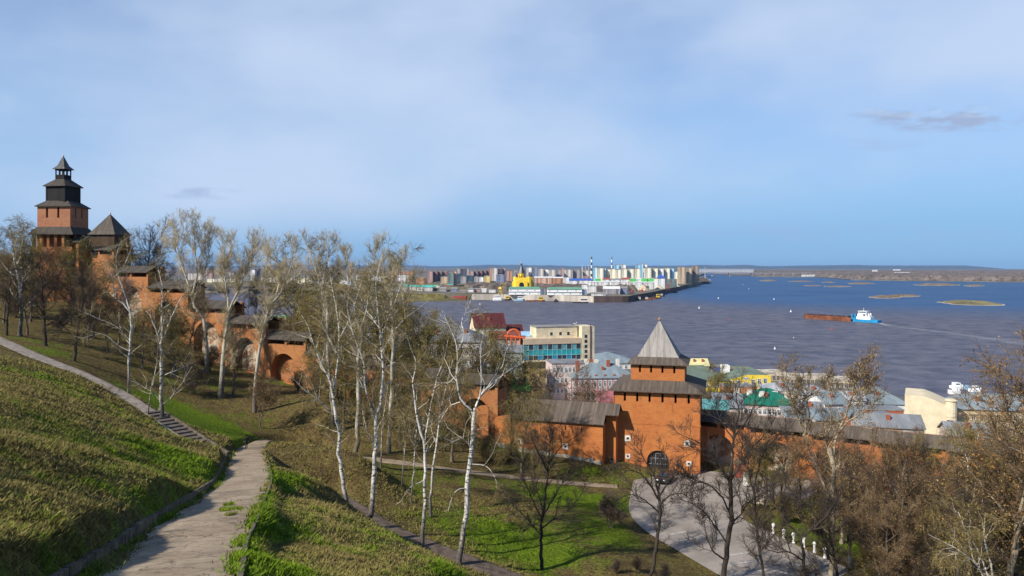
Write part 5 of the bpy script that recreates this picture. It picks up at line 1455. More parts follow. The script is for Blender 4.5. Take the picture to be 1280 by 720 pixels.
hero('dark_tree', 'stout grey trunked tree with a wide brown crown in the right hand thicket', 'tree', 78, (1120, 722), [
    (0, 0, 0.4, 0.32, 0.2, [(1118, 745), (1121, 715), (1123, 690), (1122, 665), (1124, 645)]),
    (0, 0.5, 0.2, 0.16, 0.02, [(1124, 648), (1130, 620), (1128, 595), (1134, 570), (1130, 550)]),
    (0, -1, 0.2, 0.14, 0.02, [(1123, 660), (1108, 640), (1096, 618), (1088, 596), (1080, 575)]),
    (0, 1, 0.2, 0.14, 0.02, [(1124, 655), (1140, 635), (1156, 618), (1170, 598), (1180, 580)]),
    (0, 2, 0.2, 0.10, 0.02, [(1122, 680), (1142, 668), (1162, 660), (1178, 645)]),
    (0, -2, 0.2, 0.10, 0.02, [(1122, 690), (1102, 672), (1086, 664), (1070, 650)]),
    (0, 2, 0.2, 0.10, 0.02, [(1126, 625), (1112, 600), (1106, 578), (1110, 560)]),
], 'brown', 48, dens=1.5, size=0.9)
# ---- the other trees: a few meshes per species, each tree its own thing
PROTO = {}
def proto(sp, k, **kw):
    key = (sp, k)
    if key not in PROTO:
        rng = np.random.default_rng(hash(sp) % 1000 if False else sum(map(ord, sp)) * 7 + k)
        a = dict(H=12.0, r=0.22, spread=0.36, first=0.22, nl=9); a.update(kw.pop('shape', {}))
        PROTO[key] = tree_meshes(sp + str(k), auto_chains(rng, **a), sp, 100 + k + sum(map(ord, sp)), 0.3, **kw)
    return PROTO[key]
for k in range(2):
    proto('olive', k, dens=0.75); proto('brown', k, dens=0.8); proto('mauve', k, dens=0.8)
    proto('dark', k, dens=0.8)
proto('weep', 0, dens=0.9); proto('rusty', 0, dens=0.8); proto('poplar', 0, dens=0.9, shape=dict(spread=0.26, upw=0.9)); proto('birch', 0, dens=0.9, shape=dict(spread=0.24, upw=0.7))
proto('tan', 0, dens=0.8)
SH = dict(H=5.0, r=0.07, spread=0.45, first=0.1, nl=12, stems=5)
for sp in ('brown', 'olive', 'mauve', 'dark', 'weep'): proto(sp, 9, dens=2.2, q=1.1, size=0.55, shape=dict(SH))
def tree_at(label, px, py, Y, ytop, sp, k=0, rz=0.0, name=None, cat='tree', group=None, zb=None):
    X = wx(px, Y); z = zat(X, Y) if zb is None else zb
    hgt = max(1.5, wz(ytop, Y) - z)
    base_h = 12.0 * 1.12 if k < 9 else 5.0 * 1.35
    return plant(name or dict(olive='olive_tree', brown='brown_tree', mauve='bare_tree', dark='dark_tree', weep='weeping_tree', rusty='rusty_leaved_tree', poplar='poplar_tree', birch='birch_tree', tan='tan_tree')[sp] if k < 9 else (name or 'bare_bush'),
                 label, cat if k < 9 else 'bush', (X, Y, z), PROTO[(sp, k)], rz, hgt / base_h, group)
T_ = [
    # left hillside, below the hilltop tower
    ('dark many-forked tree left of its twin, above the upper walk', 58, 445, 118, 305, 'dark', 0, 0.3), ('dark forked tree right of its twin, nearer the upper walk', 92, 458, 114, 335, 'dark', 1, 1.1),
    ('slender white birch at the left edge of the hillside', 26, 420, 122, 272, 'birch', 0, 0.5), ('olive budding tree right under the hilltop tower', 88, 400, 150, 305, 'olive', 0, 0.9),
    ('olive budding tree left of the hilltop tower', 38, 395, 146, 300, 'olive', 1, 2.0), ('dense brown tree filling the left edge', 5, 410, 132, 318, 'brown', 0, 0.0),
    ('brown tree below the first arched niche', 118, 425, 140, 330, 'brown', 1, 1.5), ('low brown tree between the dark pair and the leaning birch', 135, 455, 128, 365, 'brown', 0, 2.4),
    ('mauve bare tree against the sky right of the stair turret', 178, 372, 186, 276, 'mauve', 0, 0.4), ('mauve bare tree close behind the stair turret', 150, 372, 188, 282, 'mauve', 1, 1.2),
    ('pale bare birch against the sky at the far left', 20, 380, 165, 266, 'birch', 0, 2.2), ('mauve bare tree at the left edge of the sky', -6, 385, 150, 280, 'mauve', 1, 0.2),
    ('olive undergrowth tree behind the double stemmed birch', 218, 470, 128, 385, 'olive', 1, 0.6), ('olive drooping tree behind the leaning birch', 178, 462, 126, 378, 'weep', 0, 0.0),
    ('brown tree in front of the third niche', 236, 458, 138, 365, 'brown', 1, 0.1), ('dark tree poking above the wall roof between poplars', 308, 420, 175, 360, 'dark', 1, 0.8),
    ('thin brown tree beside the broad pale poplar', 292, 490, 128, 400, 'brown', 0, 0.9),
    # behind and before the stepped wall
    ('olive tree behind the lowest roofed sections of the stepped wall', 385, 470, 165, 372, 'olive', 0, 0.0), ('olive tree rising behind the stepped wall, under the double topped poplar', 412, 470, 160, 366, 'olive', 1, 0.7),
    ('tall olive tree behind the left birches', 440, 480, 156, 372, 'olive', 0, 1.6), ('olive tree behind the tallest birch', 470, 480, 152, 365, 'olive', 1, 2.6), ('olive tree left of the white hall roof', 500, 490, 150, 372, 'olive', 0, 3.3),
    ('mauve tree before the left end of the white hall', 518, 490, 165, 392, 'mauve', 0, 2.0), ('rusty olive tree beside the red roofed house', 560, 500, 150, 408, 'olive', 1, 4.0), ('yellow olive tree before the red roofed houses', 622, 510, 158, 418, 'olive', 0, 5.0),
    ('weeping olive tree in front of the teal glass building', 645, 520, 165, 430, 'weep', 0, 1.0), ('brown tree left of the white hall roof and behind the poplars', 358, 462, 158, 392, 'brown', 0, 3.1), ('yellow budding tree high beside the far bridge', 372, 430, 200, 335, 'olive', 1, 5.2),
    ('brown tree on the slope left of the grey trunked poplar', 395, 535, 124, 445, 'brown', 1, 0.3), ('olive tree on the slope behind the tallest birch', 430, 555, 118, 425, 'olive', 0, 0.4), ('olive tree on the slope behind the V shaped birch', 500, 572, 116, 440, 'weep', 0, 2.3),
    ('olive weeping tree trailing over the curtain wall', 652, 606, 112, 478, 'weep', 0, 4.1),
    ('brown tree on the slope under the last niches', 470, 560, 121, 450, 'mauve', 1, 2.9),
    # behind the gate tower
    ('bare mauve tree behind the curtain wall roof', 702, 505, 158, 455, 'mauve', 1, 0.5), ('second bare mauve tree behind the curtain wall roof, beside the brown one', 728, 508, 155, 462, 'mauve', 0, 1.5), ('small brown tree between the curtain wall roof and the gate tower', 752, 508, 150, 472, 'brown', 1, 2.5),
    ('yellow budding tree beside the yellow gabled building', 898, 520, 240, 460, 'olive', 0, 2.2), ('brown scrub tree behind the garden wall, nearest the gate tower', 900, 548, 138, 505, 'mauve', 1, 0.4), ('mauve scrub tree behind the garden wall under the green roof', 938, 552, 135, 508, 'mauve', 0, 1.1),
    ('brown scrub tree behind the garden wall right of the green roof', 985, 556, 132, 512, 'brown', 1, 2.0), ('olive scrub tree behind the garden wall in line with the tan tree', 1040, 562, 128, 522, 'olive', 1, 2.8), ('mauve scrub tree behind the garden wall below the brick shed', 1090, 566, 124, 526, 'mauve', 1, 3.4),
    ('mauve scrub tree behind the garden wall below the cream blank wall', 1150, 570, 120, 530, 'mauve', 0, 4.2), ('brown scrub tree behind the garden wall below the beige block', 1210, 575, 117, 528, 'brown', 0, 5.0), ('mauve scrub tree behind the garden wall at the right edge', 1268, 580, 114, 520, 'mauve', 1, 5.6),
    # the thicket on the right
    ('olive tree over the small lawn by the forecourt', 958, 640, 106, 545, 'olive', 1, 0.2), ('brown tree before the second niche of the garden wall', 1000, 625, 104, 540, 'brown', 0, 0.8), ('rusty leaved tree behind the tan barked tree', 1052, 668, 96, 548, 'rusty', 0, 0.5),
    ('mauve tree in the middle of the right hand thicket', 1080, 640, 98, 545, 'mauve', 0, 2.2), ('dark tree before the cream blank wall', 1140, 650, 93, 556, 'dark', 1, 1.9), ('brown tree left of the short white birch', 1172, 655, 90, 550, 'mauve', 1, 0.9),
    ('olive tree right of the short white birch', 1238, 672, 84, 548, 'olive', 0, 3.0), ('tall rusty tree at the right edge, crossing the river shore', 1262, 735, 72, 448, 'rusty', 0, 2.0), ('tall brown tree at the right edge, tallest over the river', 1296, 740, 74, 425, 'brown', 1, 0.3),
    ('dark tree filling the gap left of the stout grey tree', 1062, 655, 97, 552, 'dark', 0, 4.4), ('mauve tree between the tan tree and the stout grey tree', 1085, 690, 88, 570, 'mauve', 1, 2.0), ('brown tree standing over the garden wall niche nearest the forecourt', 940, 612, 112, 540, 'brown', 1, 3.3), ('dark tree against the second niche of the garden wall', 975, 628, 108, 530, 'dark', 1, 0.4),
    ('mauve tree against the third niche of the garden wall', 1028, 632, 104, 540, 'mauve', 0, 5.1), ('rusty leaved tree against the fourth niche of the garden wall', 1100, 640, 100, 548, 'rusty', 0, 1.3), ('olive brown tree against the fifth niche of the garden wall', 1160, 640, 97, 552, 'olive', 1, 4.7), ('mauve tree against the sixth niche of the garden wall', 1212, 645, 95, 552, 'mauve', 0, 0.9),
    ('olive tree at the right edge, halfway down the thicket', 1270, 690, 84, 545, 'olive', 0, 2.1), ('rusty leaved tree beside the stout grey tree', 1148, 700, 84, 575, 'rusty', 0, 1.9), ('brown tree in the front of the thicket, right of the bollards', 1105, 745, 74, 615, 'brown', 0, 5.5), ('dark tree in the very front of the thicket', 1190, 755, 72, 600, 'dark', 1, 0.5), ('tan tree in the very front of the thicket, left of the white stems', 1215, 745, 74, 580, 'tan', 0, 2.6),
    ('brown tree halfway between the clock hill and the leaning birch', 110, 440, 134, 345, 'brown', 0, 5.3), ('dark tree at the left edge beside the slender birch', 8, 425, 120, 330, 'dark', 0, 3.9), ('brown tree left of the dark pair', 34, 432, 124, 338, 'brown', 1, 2.7), ('mauve tree behind the leaning birch top', 148, 440, 138, 335, 'mauve', 1, 3.6),
    ('olive tree on the slope in front of the middle niches', 400, 510, 131, 425, 'olive', 0, 5.9), ('brown tree on the slope beside the grey trunked poplar', 452, 540, 124, 440, 'brown', 0, 2.0), ('olive tree on the slope right of the tallest birch', 520, 565, 119, 450, 'olive', 1, 3.5), ('weeping olive tree left of the gnarled birch', 565, 585, 114, 455, 'weep', 0, 5.2), ('tall olive tree behind the wall, left of the white hall', 535, 500, 150, 395, 'olive', 0, 2.7), ('brown tree behind the wall before the white hall', 585, 510, 148, 425, 'brown', 1, 0.6),
    ('olive tree hanging into the bottom right corner', 1282, 720, 80, 560, 'olive', 1, 1.2), ('dark tree low in the thicket beside the stout grey tree', 1090, 712, 82, 590, 'dark', 0, 1.6), ('olive weeping tree low in the thicket, right of the stout grey tree', 1165, 720, 79, 600, 'weep', 0, 2.7),
    ('olive tree behind the road bollards', 1062, 700, 90, 588, 'weep', 0, 3.7), ('thin brown tree in front of the stone niche', 1232, 700, 80, 590, 'tan', 0, 0.4), ('dark tree near the last white bollards', 1050, 742, 74, 610, 'dark', 1, 2.9),
]
for a in T_: tree_at(*a)
for lab, px, py, Y, yt, sp, rz in [
    ('grey many-stemmed bush alone on the lawn', 763, 662, 93, 605, 'mauve', 0.0), ('dark low bush at the bottom of the lawn', 795, 722, 78, 690, 'dark', 0.4), ('second dark low bush, left of the drooping tree', 770, 728, 77, 694, 'dark', 1.4), ('dark low bush right of the drooping tree', 830, 730, 76, 698, 'dark', 2.2),
    ('brown bush under the last poplar', 398, 512, 130, 468, 'brown', 0.1), ('brown bush between the poplar trunks', 425, 520, 127, 478, 'brown', 1.0), ('wide brown bush below the wall niches', 372, 500, 134, 455, 'brown', 1.8), ('olive bush at the wall foot behind the birches', 515, 545, 126, 500, 'olive', 2.6),
    ('olive bush under the gnarled birch', 610, 590, 118, 540, 'weep', 0.6), ('olive bush at the foot of the curtain wall', 640, 585, 120, 545, 'olive', 1.6), ('brown bush left of the person on the hillside', 180, 440, 146, 400, 'brown', 0.9), ('brown bush by the first niche', 140, 412, 158, 372, 'brown', 2.0),
    ('brown bush under the dark pair of trees', 75, 425, 138, 385, 'brown', 3.0), ('olive bush on the hillside crest at the left', 20, 400, 150, 360, 'olive', 3.6), ('brown bush under the pale poplars', 262, 470, 140, 425, 'brown', 4.0), ('brown bush right of the double stemmed birch', 240, 490, 124, 445, 'mauve', 4.6),
    ('olive bush at the edge of the small lawn by the forecourt', 980, 655, 102, 610, 'olive', 0.3), ('olive bush behind the bollards, beside the tan tree', 1020, 672, 98, 622, 'olive', 1.3), ('brown bush under the mauve tree in the thicket', 1100, 680, 92, 625, 'brown', 2.3), ('mauve bush before the stone niche', 1180, 690, 88, 632, 'mauve', 3.3),
    ('olive bush at the lower right', 1220, 712, 82, 655, 'olive', 4.3), ('brown bush at the bottom right', 1150, 735, 76, 672, 'brown', 5.3), ('brown bush near the bottom edge beside the road', 1085, 735, 77, 678, 'olive', 0.7), ('brown bush by the right wall foot', 1260, 660, 95, 600, 'brown', 1.7), ('brown bush before the garden wall', 1120, 625, 104, 585, 'mauve', 2.7),
]: tree_at(lab, px, py, Y, yt, sp, 9, rz)
# trees just outside the view on the sunny side, whose shadows fall across the bank and the path
for lab, x, y, h, sp, k in [('dense brown tree close beside the bank, beyond the left edge', -28, 15, 9, 'brown', 0), ('mauve tree up the bank, just beyond the left edge', -36, 24, 11, 'mauve', 1), ('bare dark tree standing up the bank, beyond the left edge', -34, 14, 13, 'dark', 0), ('bare brown tree standing up the bank, beyond the left edge', -46, 26, 14, 'brown', 1), ('bare dark tree behind the viewpoint, left of the path', -21, 2, 11, 'dark', 1), ('brown tree higher up the bank, beyond the left edge', -58, 38, 15, 'mauve', 0), ('brown tree at the top of the bank, beyond the left edge', -72, 52, 15, 'brown', 0)]:
    plant('bare_tree', lab, 'tree', (x, y, zat(x, y)), PROTO[(sp, k)], x * 0.7, h / 13.4)
# ------------------------------------------------------------------ the far city, quays, bridges, boats
G_SKY = 'apartment blocks on the far skyline'
FAC = dict(
    pink=facade('facade_pink', (0.42, 0.27, 0.24)), brown=facade('facade_brown', (0.21, 0.13, 0.13), (0.06, 0.05, 0.07)), pale=facade('facade_pale', (0.58, 0.53, 0.48), (0.16, 0.14, 0.15)), grey=facade('facade_grey', (0.33, 0.31, 0.31), (0.10, 0.10, 0.12)),
    beige=facade('facade_beige', (0.52, 0.40, 0.27), (0.22, 0.16, 0.11), 4, 3.2, 0.9), white=facade('facade_white', (0.74, 0.72, 0.68), (0.26, 0.26, 0.28)), dark=facade('facade_dark', (0.085, 0.08, 0.105), (0.05, 0.06, 0.09), dirt=0.1), glass=facade('facade_glass', (0.16, 0.20, 0.19), (0.05, 0.09, 0.09), 3, 3.4, 0.7),
    navy=facade('facade_navy', (0.04, 0.075, 0.10), (0.02, 0.05, 0.075), 3, 3.4, 0.6), cream=facade('facade_cream', (0.76, 0.70, 0.54), (0.36, 0.33, 0.27), 3.5, 2.9, 1.1, 0.15), blue=facade('facade_blue', (0.30, 0.54, 0.70), (0.12, 0.22, 0.30), 3.5, 2.9, 1.1), slate=facade('facade_slate', (0.20, 0.23, 0.31), (0.08, 0.09, 0.13)),
    yellow=facade('facade_yellow', (0.62, 0.48, 0.18), (0.3, 0.24, 0.12)), orange=facade('facade_orange', (0.44, 0.22, 0.12), (0.16, 0.1, 0.08)), taupe=facade('facade_taupe', (0.33, 0.25, 0.19), (0.13, 0.10, 0.085)), peach=facade('facade_peach', (0.58, 0.36, 0.25), (0.3, 0.2, 0.16)))
R_GREY = plain('flat_roof', (0.23, 0.22, 0.21), 0.2, 0.1, 0.9); R_GREEN = plain('green_metal_roof', (0.13, 0.30, 0.19), 0.2, 0.05, 0.6); R_RED = plain('red_metal_roof', (0.30, 0.075, 0.055), 0.2, 0.1, 0.7)
R_BLUE = plain('light_blue_roof', (0.30, 0.50, 0.66), 0.12, 0.1, 0.6); R_WHITE = plain('white_roof', (0.60, 0.60, 0.58), 0.1, 0.1, 0.7)
R_TEAL = plain('teal_roof', (0.08, 0.40, 0.32), 0.15, 0.1, 0.6); R_ROYAL = plain('royal_blue_roof', (0.045, 0.10, 0.36), 0.15, 0.1, 0.6); R_LIME = plain('lime_panels', (0.10, 0.55, 0.10), 0.15, 0.1, 0.6); R_ORNG = plain('orange_roof', (0.50, 0.20, 0.09), 0.2, 0.1, 0.7)
def block(label, x0, x1, yt, Y, mat, roof=None, dep=18, zb=FZ, cat='apartment block', name='apartment_block', group=None, cap=2.2, rz=0.0):
    X0, X1 = wx(x0, Y), wx(x1, Y); h = wz(yt, Y) - zb; w = X1 - X0
    o = thing(name, label, cat, ((X0 + X1) / 2, Y, zb), rz, group)
    mb = MB(); mb.box(-w / 2, w / 2, 0, dep, -0.5, h - (cap if roof is None else 0)); mb.build('wall', FAC[mat] if isinstance(mat, str) else mat, o)
    mb = MB()
    if roof is None:
        mb.box(-w / 2 - 0.3, w / 2 + 0.3, -0.3, dep + 0.3, h - cap + 0.003, h - cap + 0.9); mb.box(-w * 0.2, w * 0.16, dep * 0.3, dep * 0.7, h - cap + 0.9, h)
        mb.build('roof', R_GREY, o)
    else:
        rm, rise = roof; e = 0.6
        mb.face([(-w / 2 - e, -e, h), (w / 2 + e, -e, h), (w / 2 + e, dep / 2, h + rise), (-w / 2 - e, dep / 2, h + rise)]); mb.face([(w / 2 + e, dep + e, h), (-w / 2 - e, dep + e, h), (-w / 2 - e, dep / 2, h + rise), (w / 2 + e, dep / 2, h + rise)])
        mb.face([(-w / 2 - e, dep + e, h), (-w / 2 - e, -e, h), (-w / 2 - e, dep / 2, h + rise)]); mb.face([(w / 2 + e, -e, h), (w / 2 + e, dep + e, h), (w / 2 + e, dep / 2, h + rise)]); mb.face([(-w / 2 - e, -e, h - .02), (-w / 2 - e, dep + e, h - .02), (w / 2 + e, dep + e, h - .02), (w / 2 + e, -e, h - .02)])
        mb.build('roof', rm, o)
    return o
SKYROW = [
    # label, x0, x1, ytop, depth, facade
    ('pink and cream apartment block, leftmost over the green roofed quarter', 534, 541, 338.6, 2150, 'pink'), ('brown and white striped apartment block, second from the pink one', 541.2, 547, 338.5, 2170, 'brown'), ('dark striped apartment block left of the beige office', 547.4, 552.6, 338.9, 2180, 'brown'), ('dark striped apartment block just above the beige office', 553, 559.6, 338.9, 2190, 'brown'),
    ('beige office slab low before the brown blocks', 551, 560, 345, 1850, 'beige'), ('grey green glass office tower with a pale cap', 560.3, 567.2, 340, 1700, 'glass'), ('narrow peach tower before the grey green one', 567.6, 570.4, 338.2, 1720, 'peach'), ('tall pale tower left of the dark tower', 568.5, 575.8, 335, 2250, 'grey'),
    ('tallest dark tower of the left group', 576, 582.4, 335.0, 2200, 'dark'), ('pale thin tower right of the dark tower', 582.6, 586, 335.2, 2240, 'grey'), ('dark teal glass block behind the peach tower', 570.8, 575, 341, 1900, 'navy'), ('navy glass block low in the left group', 583, 592, 343.4, 1900, 'navy'), ('patterned grey block left of the navy glass block', 575.4, 582.8, 345, 1850, 'grey'),
    ('pink topped block right of the dark tower', 586.3, 592, 338.4, 2200, 'pink'), ('brown striped block right of the pink topped one', 592.3, 597.6, 338.2, 2210, 'brown'), ('brown striped block in the middle of the row', 598, 603, 337.8, 2220, 'brown'), ('brown striped block with a pale right side', 603.3, 608, 337.2, 2230, 'brown'), ('brown striped block left of the red tower', 608.2, 611.6, 337.8, 2240, 'brown'),
    ('grey block right of the navy glass block', 592.4, 598.4, 345, 1880, 'grey'), ('white low block before the brown row', 599, 604.4, 345.4, 1850, 'white'), ('sandy yellow low block before the brown row', 605, 612.6, 344, 1850, 'yellow'),
    ('red brick tower beside the tall pale slab', 611.4, 614, 334.6, 2100, 'orange'), ('tall pale slab with a yellow foot', 614.2, 622, 334.2, 2050, 'pale'), ('dark grey slab right of the tall pale slab', 622.3, 628, 335.0, 2080, 'dark'), ('reddish slab at the end of the tall group', 628.2, 631.2, 334.2, 2090, 'pink'), ('low grey block before the dark slab', 620, 632, 342.5, 1850, 'slate'),
    ('white and rose block left of the cathedral', 632.4, 636, 337.8, 2200, 'pink'), ('rose block left of the cathedral', 636.2, 640, 338, 2200, 'orange'), ('striped grey and white block left of the cathedral', 640.3, 646.4, 337.2, 2250, 'grey'), ('striped white block close left of the cathedral dome', 646.7, 653.5, 336.8, 2250, 'pale'),
    ('white and pink tower right behind the cathedral', 658, 664.6, 333.6, 2150, 'white'), ('blue grey tower right of the cathedral', 665, 672.8, 333.8, 2150, 'slate'), ('pale tower right of the blue grey one', 673, 679, 335.2, 2200, 'pale'), ('pale block, second right of the blue grey tower', 679.5, 685.6, 336, 2220, 'white'),
    ('long pale block with flat roof, right of the cathedral', 686, 694.6, 336.4, 2200, 'pale'), ('long grey block right of the cathedral', 695, 702, 336.8, 2230, 'grey'), ('block with a reddish top floor', 700.6, 705, 334.8, 2300, 'pink'), ('long pale block left of the striped chimney', 705.4, 716, 336.2, 2250, 'pale'), ('grey long block left of the striped chimney', 716.3, 727, 336.4, 2260, 'grey'), ('pale block at the foot of the striped chimney', 727.3, 738.4, 337.2, 2280, 'pale'),
    ('light blue and cream block at the left end of the seaside row', 742, 746, 333.4, 2000, 'blue'), ('cream block with a white penthouse', 746.2, 754.6, 334.2, 1990, 'cream'), ('light blue corner block', 754.8, 757.4, 334.6, 2010, 'blue'), ('cream block, third in the blue and cream row', 757.6, 762.8, 335.8, 2020, 'cream'), ('cream block before the second chimney', 763, 769, 335.4, 2000, 'cream'),
    ('light blue tower with a flat cap', 768.4, 774, 330, 2060, 'blue'), ('cream block between the blue tower and the white tower', 770, 776.2, 336, 1980, 'cream'), ('white slab tower with a flat cap', 777, 782.4, 329.8, 2060, 'white'), ('cream block under the white slab tower', 776.6, 784, 335.4, 1980, 'cream'), ('cream block with blue edge in the middle of the row', 784.4, 792.6, 335.2, 1990, 'cream'), ('cream block left of the tall blue strip tower', 793, 800.6, 335, 1990, 'cream'),
    ('light blue tower with a bracketed cap', 795.4, 800.8, 330, 2070, 'blue'), ('thin blue strip tower, tallest of the row', 801, 804, 329, 2040, 'blue'), ('white tower right of the blue strip tower', 804.2, 809, 329.6, 2060, 'white'), ('cream block right of the white tower', 805.4, 814.6, 334, 1990, 'cream'), ('cream block with blue cornice, right half of the row', 815, 822.6, 334.4, 2000, 'cream'), ('grey topped cream block', 822.9, 829.6, 334.8, 2010, 'white'),
    ('cream block left of the stepped end', 830, 837.6, 334.4, 2020, 'cream'), ('stepped blue and cream block at the right end', 838, 842.4, 334.6, 2030, 'blue'), ('lower step of the blue and cream end block', 842.6, 846.8, 338.6, 2030, 'cream'),
    ('broad beige tower, left of the three on the spit', 848.4, 857.6, 333.2, 2300, 'beige'), ('beige tower in the middle of the three on the spit', 858.2, 865, 334.2, 2330, 'beige'), ('taupe tower with a rounded top, right of the three on the spit', 866, 873.4, 331.8, 2350, 'taupe'),
    # left bank behind the poplars
    ('white and brown tower behind the broad pale poplar', 313, 318.6, 336.5, 2400, 'white'), ('brown tower behind the broad pale poplar', 319, 323, 335, 2420, 'brown'), ('long pale depot behind the tall fan shaped poplar', 258, 300, 347.5, 2000, 'cream'), ('white office slab over the far bridge', 326, 348, 346, 1950, 'white'), ('white office slab right of the bridge middle', 350, 365, 346.5, 1960, 'pale'), ('small ochre tower behind the bridge', 343.5, 350, 336.8, 2500, 'yellow'), ('white tower left of the ochre one', 335, 342, 338, 2500, 'white'),
    ('long pale hall above the bridge', 366, 390, 345.8, 1950, 'cream'), ('pale hall at the end of the bridge', 391, 416, 346.2, 1950, 'pale'), ('slate block beside the pale hall', 408, 415, 337.5, 2500, 'slate'), ('white terrace with dark openings beyond the bridge end', 424, 438, 349.5, 1900, 'white'), ('pale long block left of the orange roofed row', 445, 462, 343, 2300, 'white'), ('white long block among the poplar crowns', 462, 476, 344, 2300, 'white'),
    ('orange brick row under the last poplar', 487, 500, 338.2, 2400, 'orange'), ('orange brick row right of the last poplar', 501, 516, 338.4, 2400, 'orange'), ('pale block under the orange row', 496, 512, 343, 2100, 'white'), ('orange brick house with a white tower', 520, 532, 346, 1850, 'orange'), ('pale block behind the hill trees at the left', 235, 252, 341, 2400, 'pale'), ('pink block behind the hill trees at the left', 258, 266, 336, 2500, 'pink'), ('grey block left of the broad pale poplar', 280, 292, 340, 2500, 'grey'),
]
for lab, x0, x1, yt, Y, fm in SKYROW: block(lab, x0, x1, yt, Y, fm, group=G_SKY)
G_LOW = 'low sheds and houses on the far bank'
LOW = [
    ('green roofed house at the left of the green roofed quarter', 512, 520, 358.6, 1600, 'pale', (R_TEAL, 4)), ('green roofed house in the middle of the green roofed quarter', 521, 529, 358.8, 1590, 'white', (R_TEAL, 4)), ('green roofed hall at the right of the green roofed quarter', 530, 541, 359, 1580, 'pale', (R_TEAL, 4)), ('green roofed house nearest the peach tower', 541.5, 547, 358.4, 1600, 'grey', (R_GREEN, 4)),
    ('small white house with a turquoise dome like roof', 503.4, 508.6, 358.5, 1560, 'white', (R_TEAL, 6)), ('grey roofed shed left of the red barge', 549, 558, 361, 1560, 'grey', (R_GREY, 4)), ('pink house before the grey green tower', 557.5, 564.5, 358, 1600, 'pink', (R_RED, 2.5)), ('teal roofed house under the grey green tower', 559, 566, 356.2, 1650, 'glass', (R_TEAL, 2)), ('slate roofed shed above the red barge', 563, 572, 361, 1560, 'slate', (R_GREY, 3)),
    ('long brown shed on the quay', 573, 584, 363.5, 1500, 'taupe', (R_GREY, 2)), ('white shed on the quay above the dark tug', 584.5, 592, 361.8, 1520, 'white', (R_GREY, 2)), ('pink shed on the quay', 593, 601, 361.5, 1530, 'pink', (R_GREY, 2)), ('white pavilion on the quay left of the yellow crane', 602, 608, 362, 1510, 'white', (R_WHITE, 2)), ('white terrace building left of the yellow crane', 611, 619.5, 361.5, 1490, 'white', None),
    ('long low orange and white hall right of the cathedral', 668, 690, 347.2, 1900, 'peach', (R_WHITE, 3)), ('long low hall with a reddish wall', 690.5, 704, 347.6, 1900, 'orange', (R_WHITE, 3)), ('white low hall left of the blue roofs', 704.5, 713, 346.2, 1950, 'white', None), ('royal blue roofed hall, left one', 712, 722, 350.8, 1800, 'white', (R_ROYAL, 5)), ('royal blue roofed hall, right one', 723, 739.5, 350.6, 1800, 'white', (R_ROYAL, 5)), ('dark red factory under the striped chimney', 729, 735.6, 344.8, 2000, 'orange', None),
    ('white hall with a lime green front', 744.6, 751, 348.4, 1850, R_LIME, (R_WHITE, 1)), ('white hall with a red roof, left one', 754.4, 762, 349.4, 1850, 'white', (R_RED, 4)), ('long white hall below the cream blocks', 763, 778, 349.6, 1850, 'white', (R_GREY, 3)), ('white hall with a red roof, right one', 778.4, 787.6, 349.2, 1850, 'white', (R_RED, 4)), ('lime green panelled hall left of the white hall', 788, 794.6, 348.2, 1850, R_LIME, (R_WHITE, 1)), ('long white hall with a pink roof edge', 795, 802.4, 349.4, 1850, 'white', (R_WHITE, 3)),
    ('lime green hall before the tall blue strip tower', 803, 808.6, 348, 1800, R_LIME, (R_WHITE, 1)), ('lime green hall left of the blue hipped roof', 811.4, 817.6, 348, 1800, R_LIME, (R_WHITE, 1)), ('white hall between the two lime green halls', 808.8, 811.2, 348.6, 1805, 'white', None), ('white cube hall below the blue hipped roof', 818.6, 831.8, 347.8, 1780, 'white', None), ('dark green low hall at the end of the quay', 836, 846, 348.6, 1900, 'glass', None),
    ('long white shed behind the harbour', 736, 775, 352.6, 1700, 'white', (R_WHITE, 2)), ('long white shed nearer the harbour end', 778, 818, 353.2, 1720, 'white', (R_WHITE, 2)), ('low pale sheds past the sand heaps', 862, 868.6, 347.8, 2400, 'pale', (R_GREY, 3)),
    ('white office block behind the right warehouse', 728, 733.4, 355.2, 1420, 'white', None), ('white annexe beside the office block', 734, 746, 357, 1450, 'white', None), ('low white shed with a blue grey roof on the quay', 740, 757, 367.2, 1335, 'white', (R_GREY, 2.5)),
    ('grey gabled workshop with dark doors', 755, 775, 361.2, 1400, 'grey', (R_WHITE, 5)), ('second grey workshop beside the gabled one', 776.4, 784.4, 360.6, 1410, 'slate', (R_GREY, 4)), ('slate blue grey hall behind the workshops', 719, 728, 362.4, 1400, 'slate', None),
]
for lab, x0, x1, yt, Y, fm, rf in LOW: block(lab, x0, x1, yt, Y, fm, rf, 16, cat='building', name='shed', group=G_LOW, cap=1.2)
# far shed on the right bank, and scattered white houses
for lab, x0, x1, yt, Y in [('long white hall on the right bank under the bridge end', 1004, 1045, 344.2, 4700), ('small white house in the far right wood', 1092, 1097, 337.8, 6500), ('white farm building in the right wood', 1184, 1196, 344.0, 4200), ('pale hall far off above the right wood', 1118, 1126, 337, 8000), ('low brown hall in the right wood', 1120, 1138, 340.8, 5200)]:
    block(lab, x0, x1, yt, Y, 'white', (R_WHITE, 3), 30, 2.6, 'building', 'far_hall', cap=1)
o = block('white hall with a steep blue hipped roof', 822.6, 831.4, 347.2, 1765, 'white', None, 16, cat='building', name='hall', cap=1.5)
mb = MB(); mb.frustum(9.5, 9.5, wz(347.2, 1765) - FZ - 0.3, 0.1, 0.1, wz(342.6, 1765) - FZ, cy=8); mb.build('hipped_roof', R_ROYAL, o)
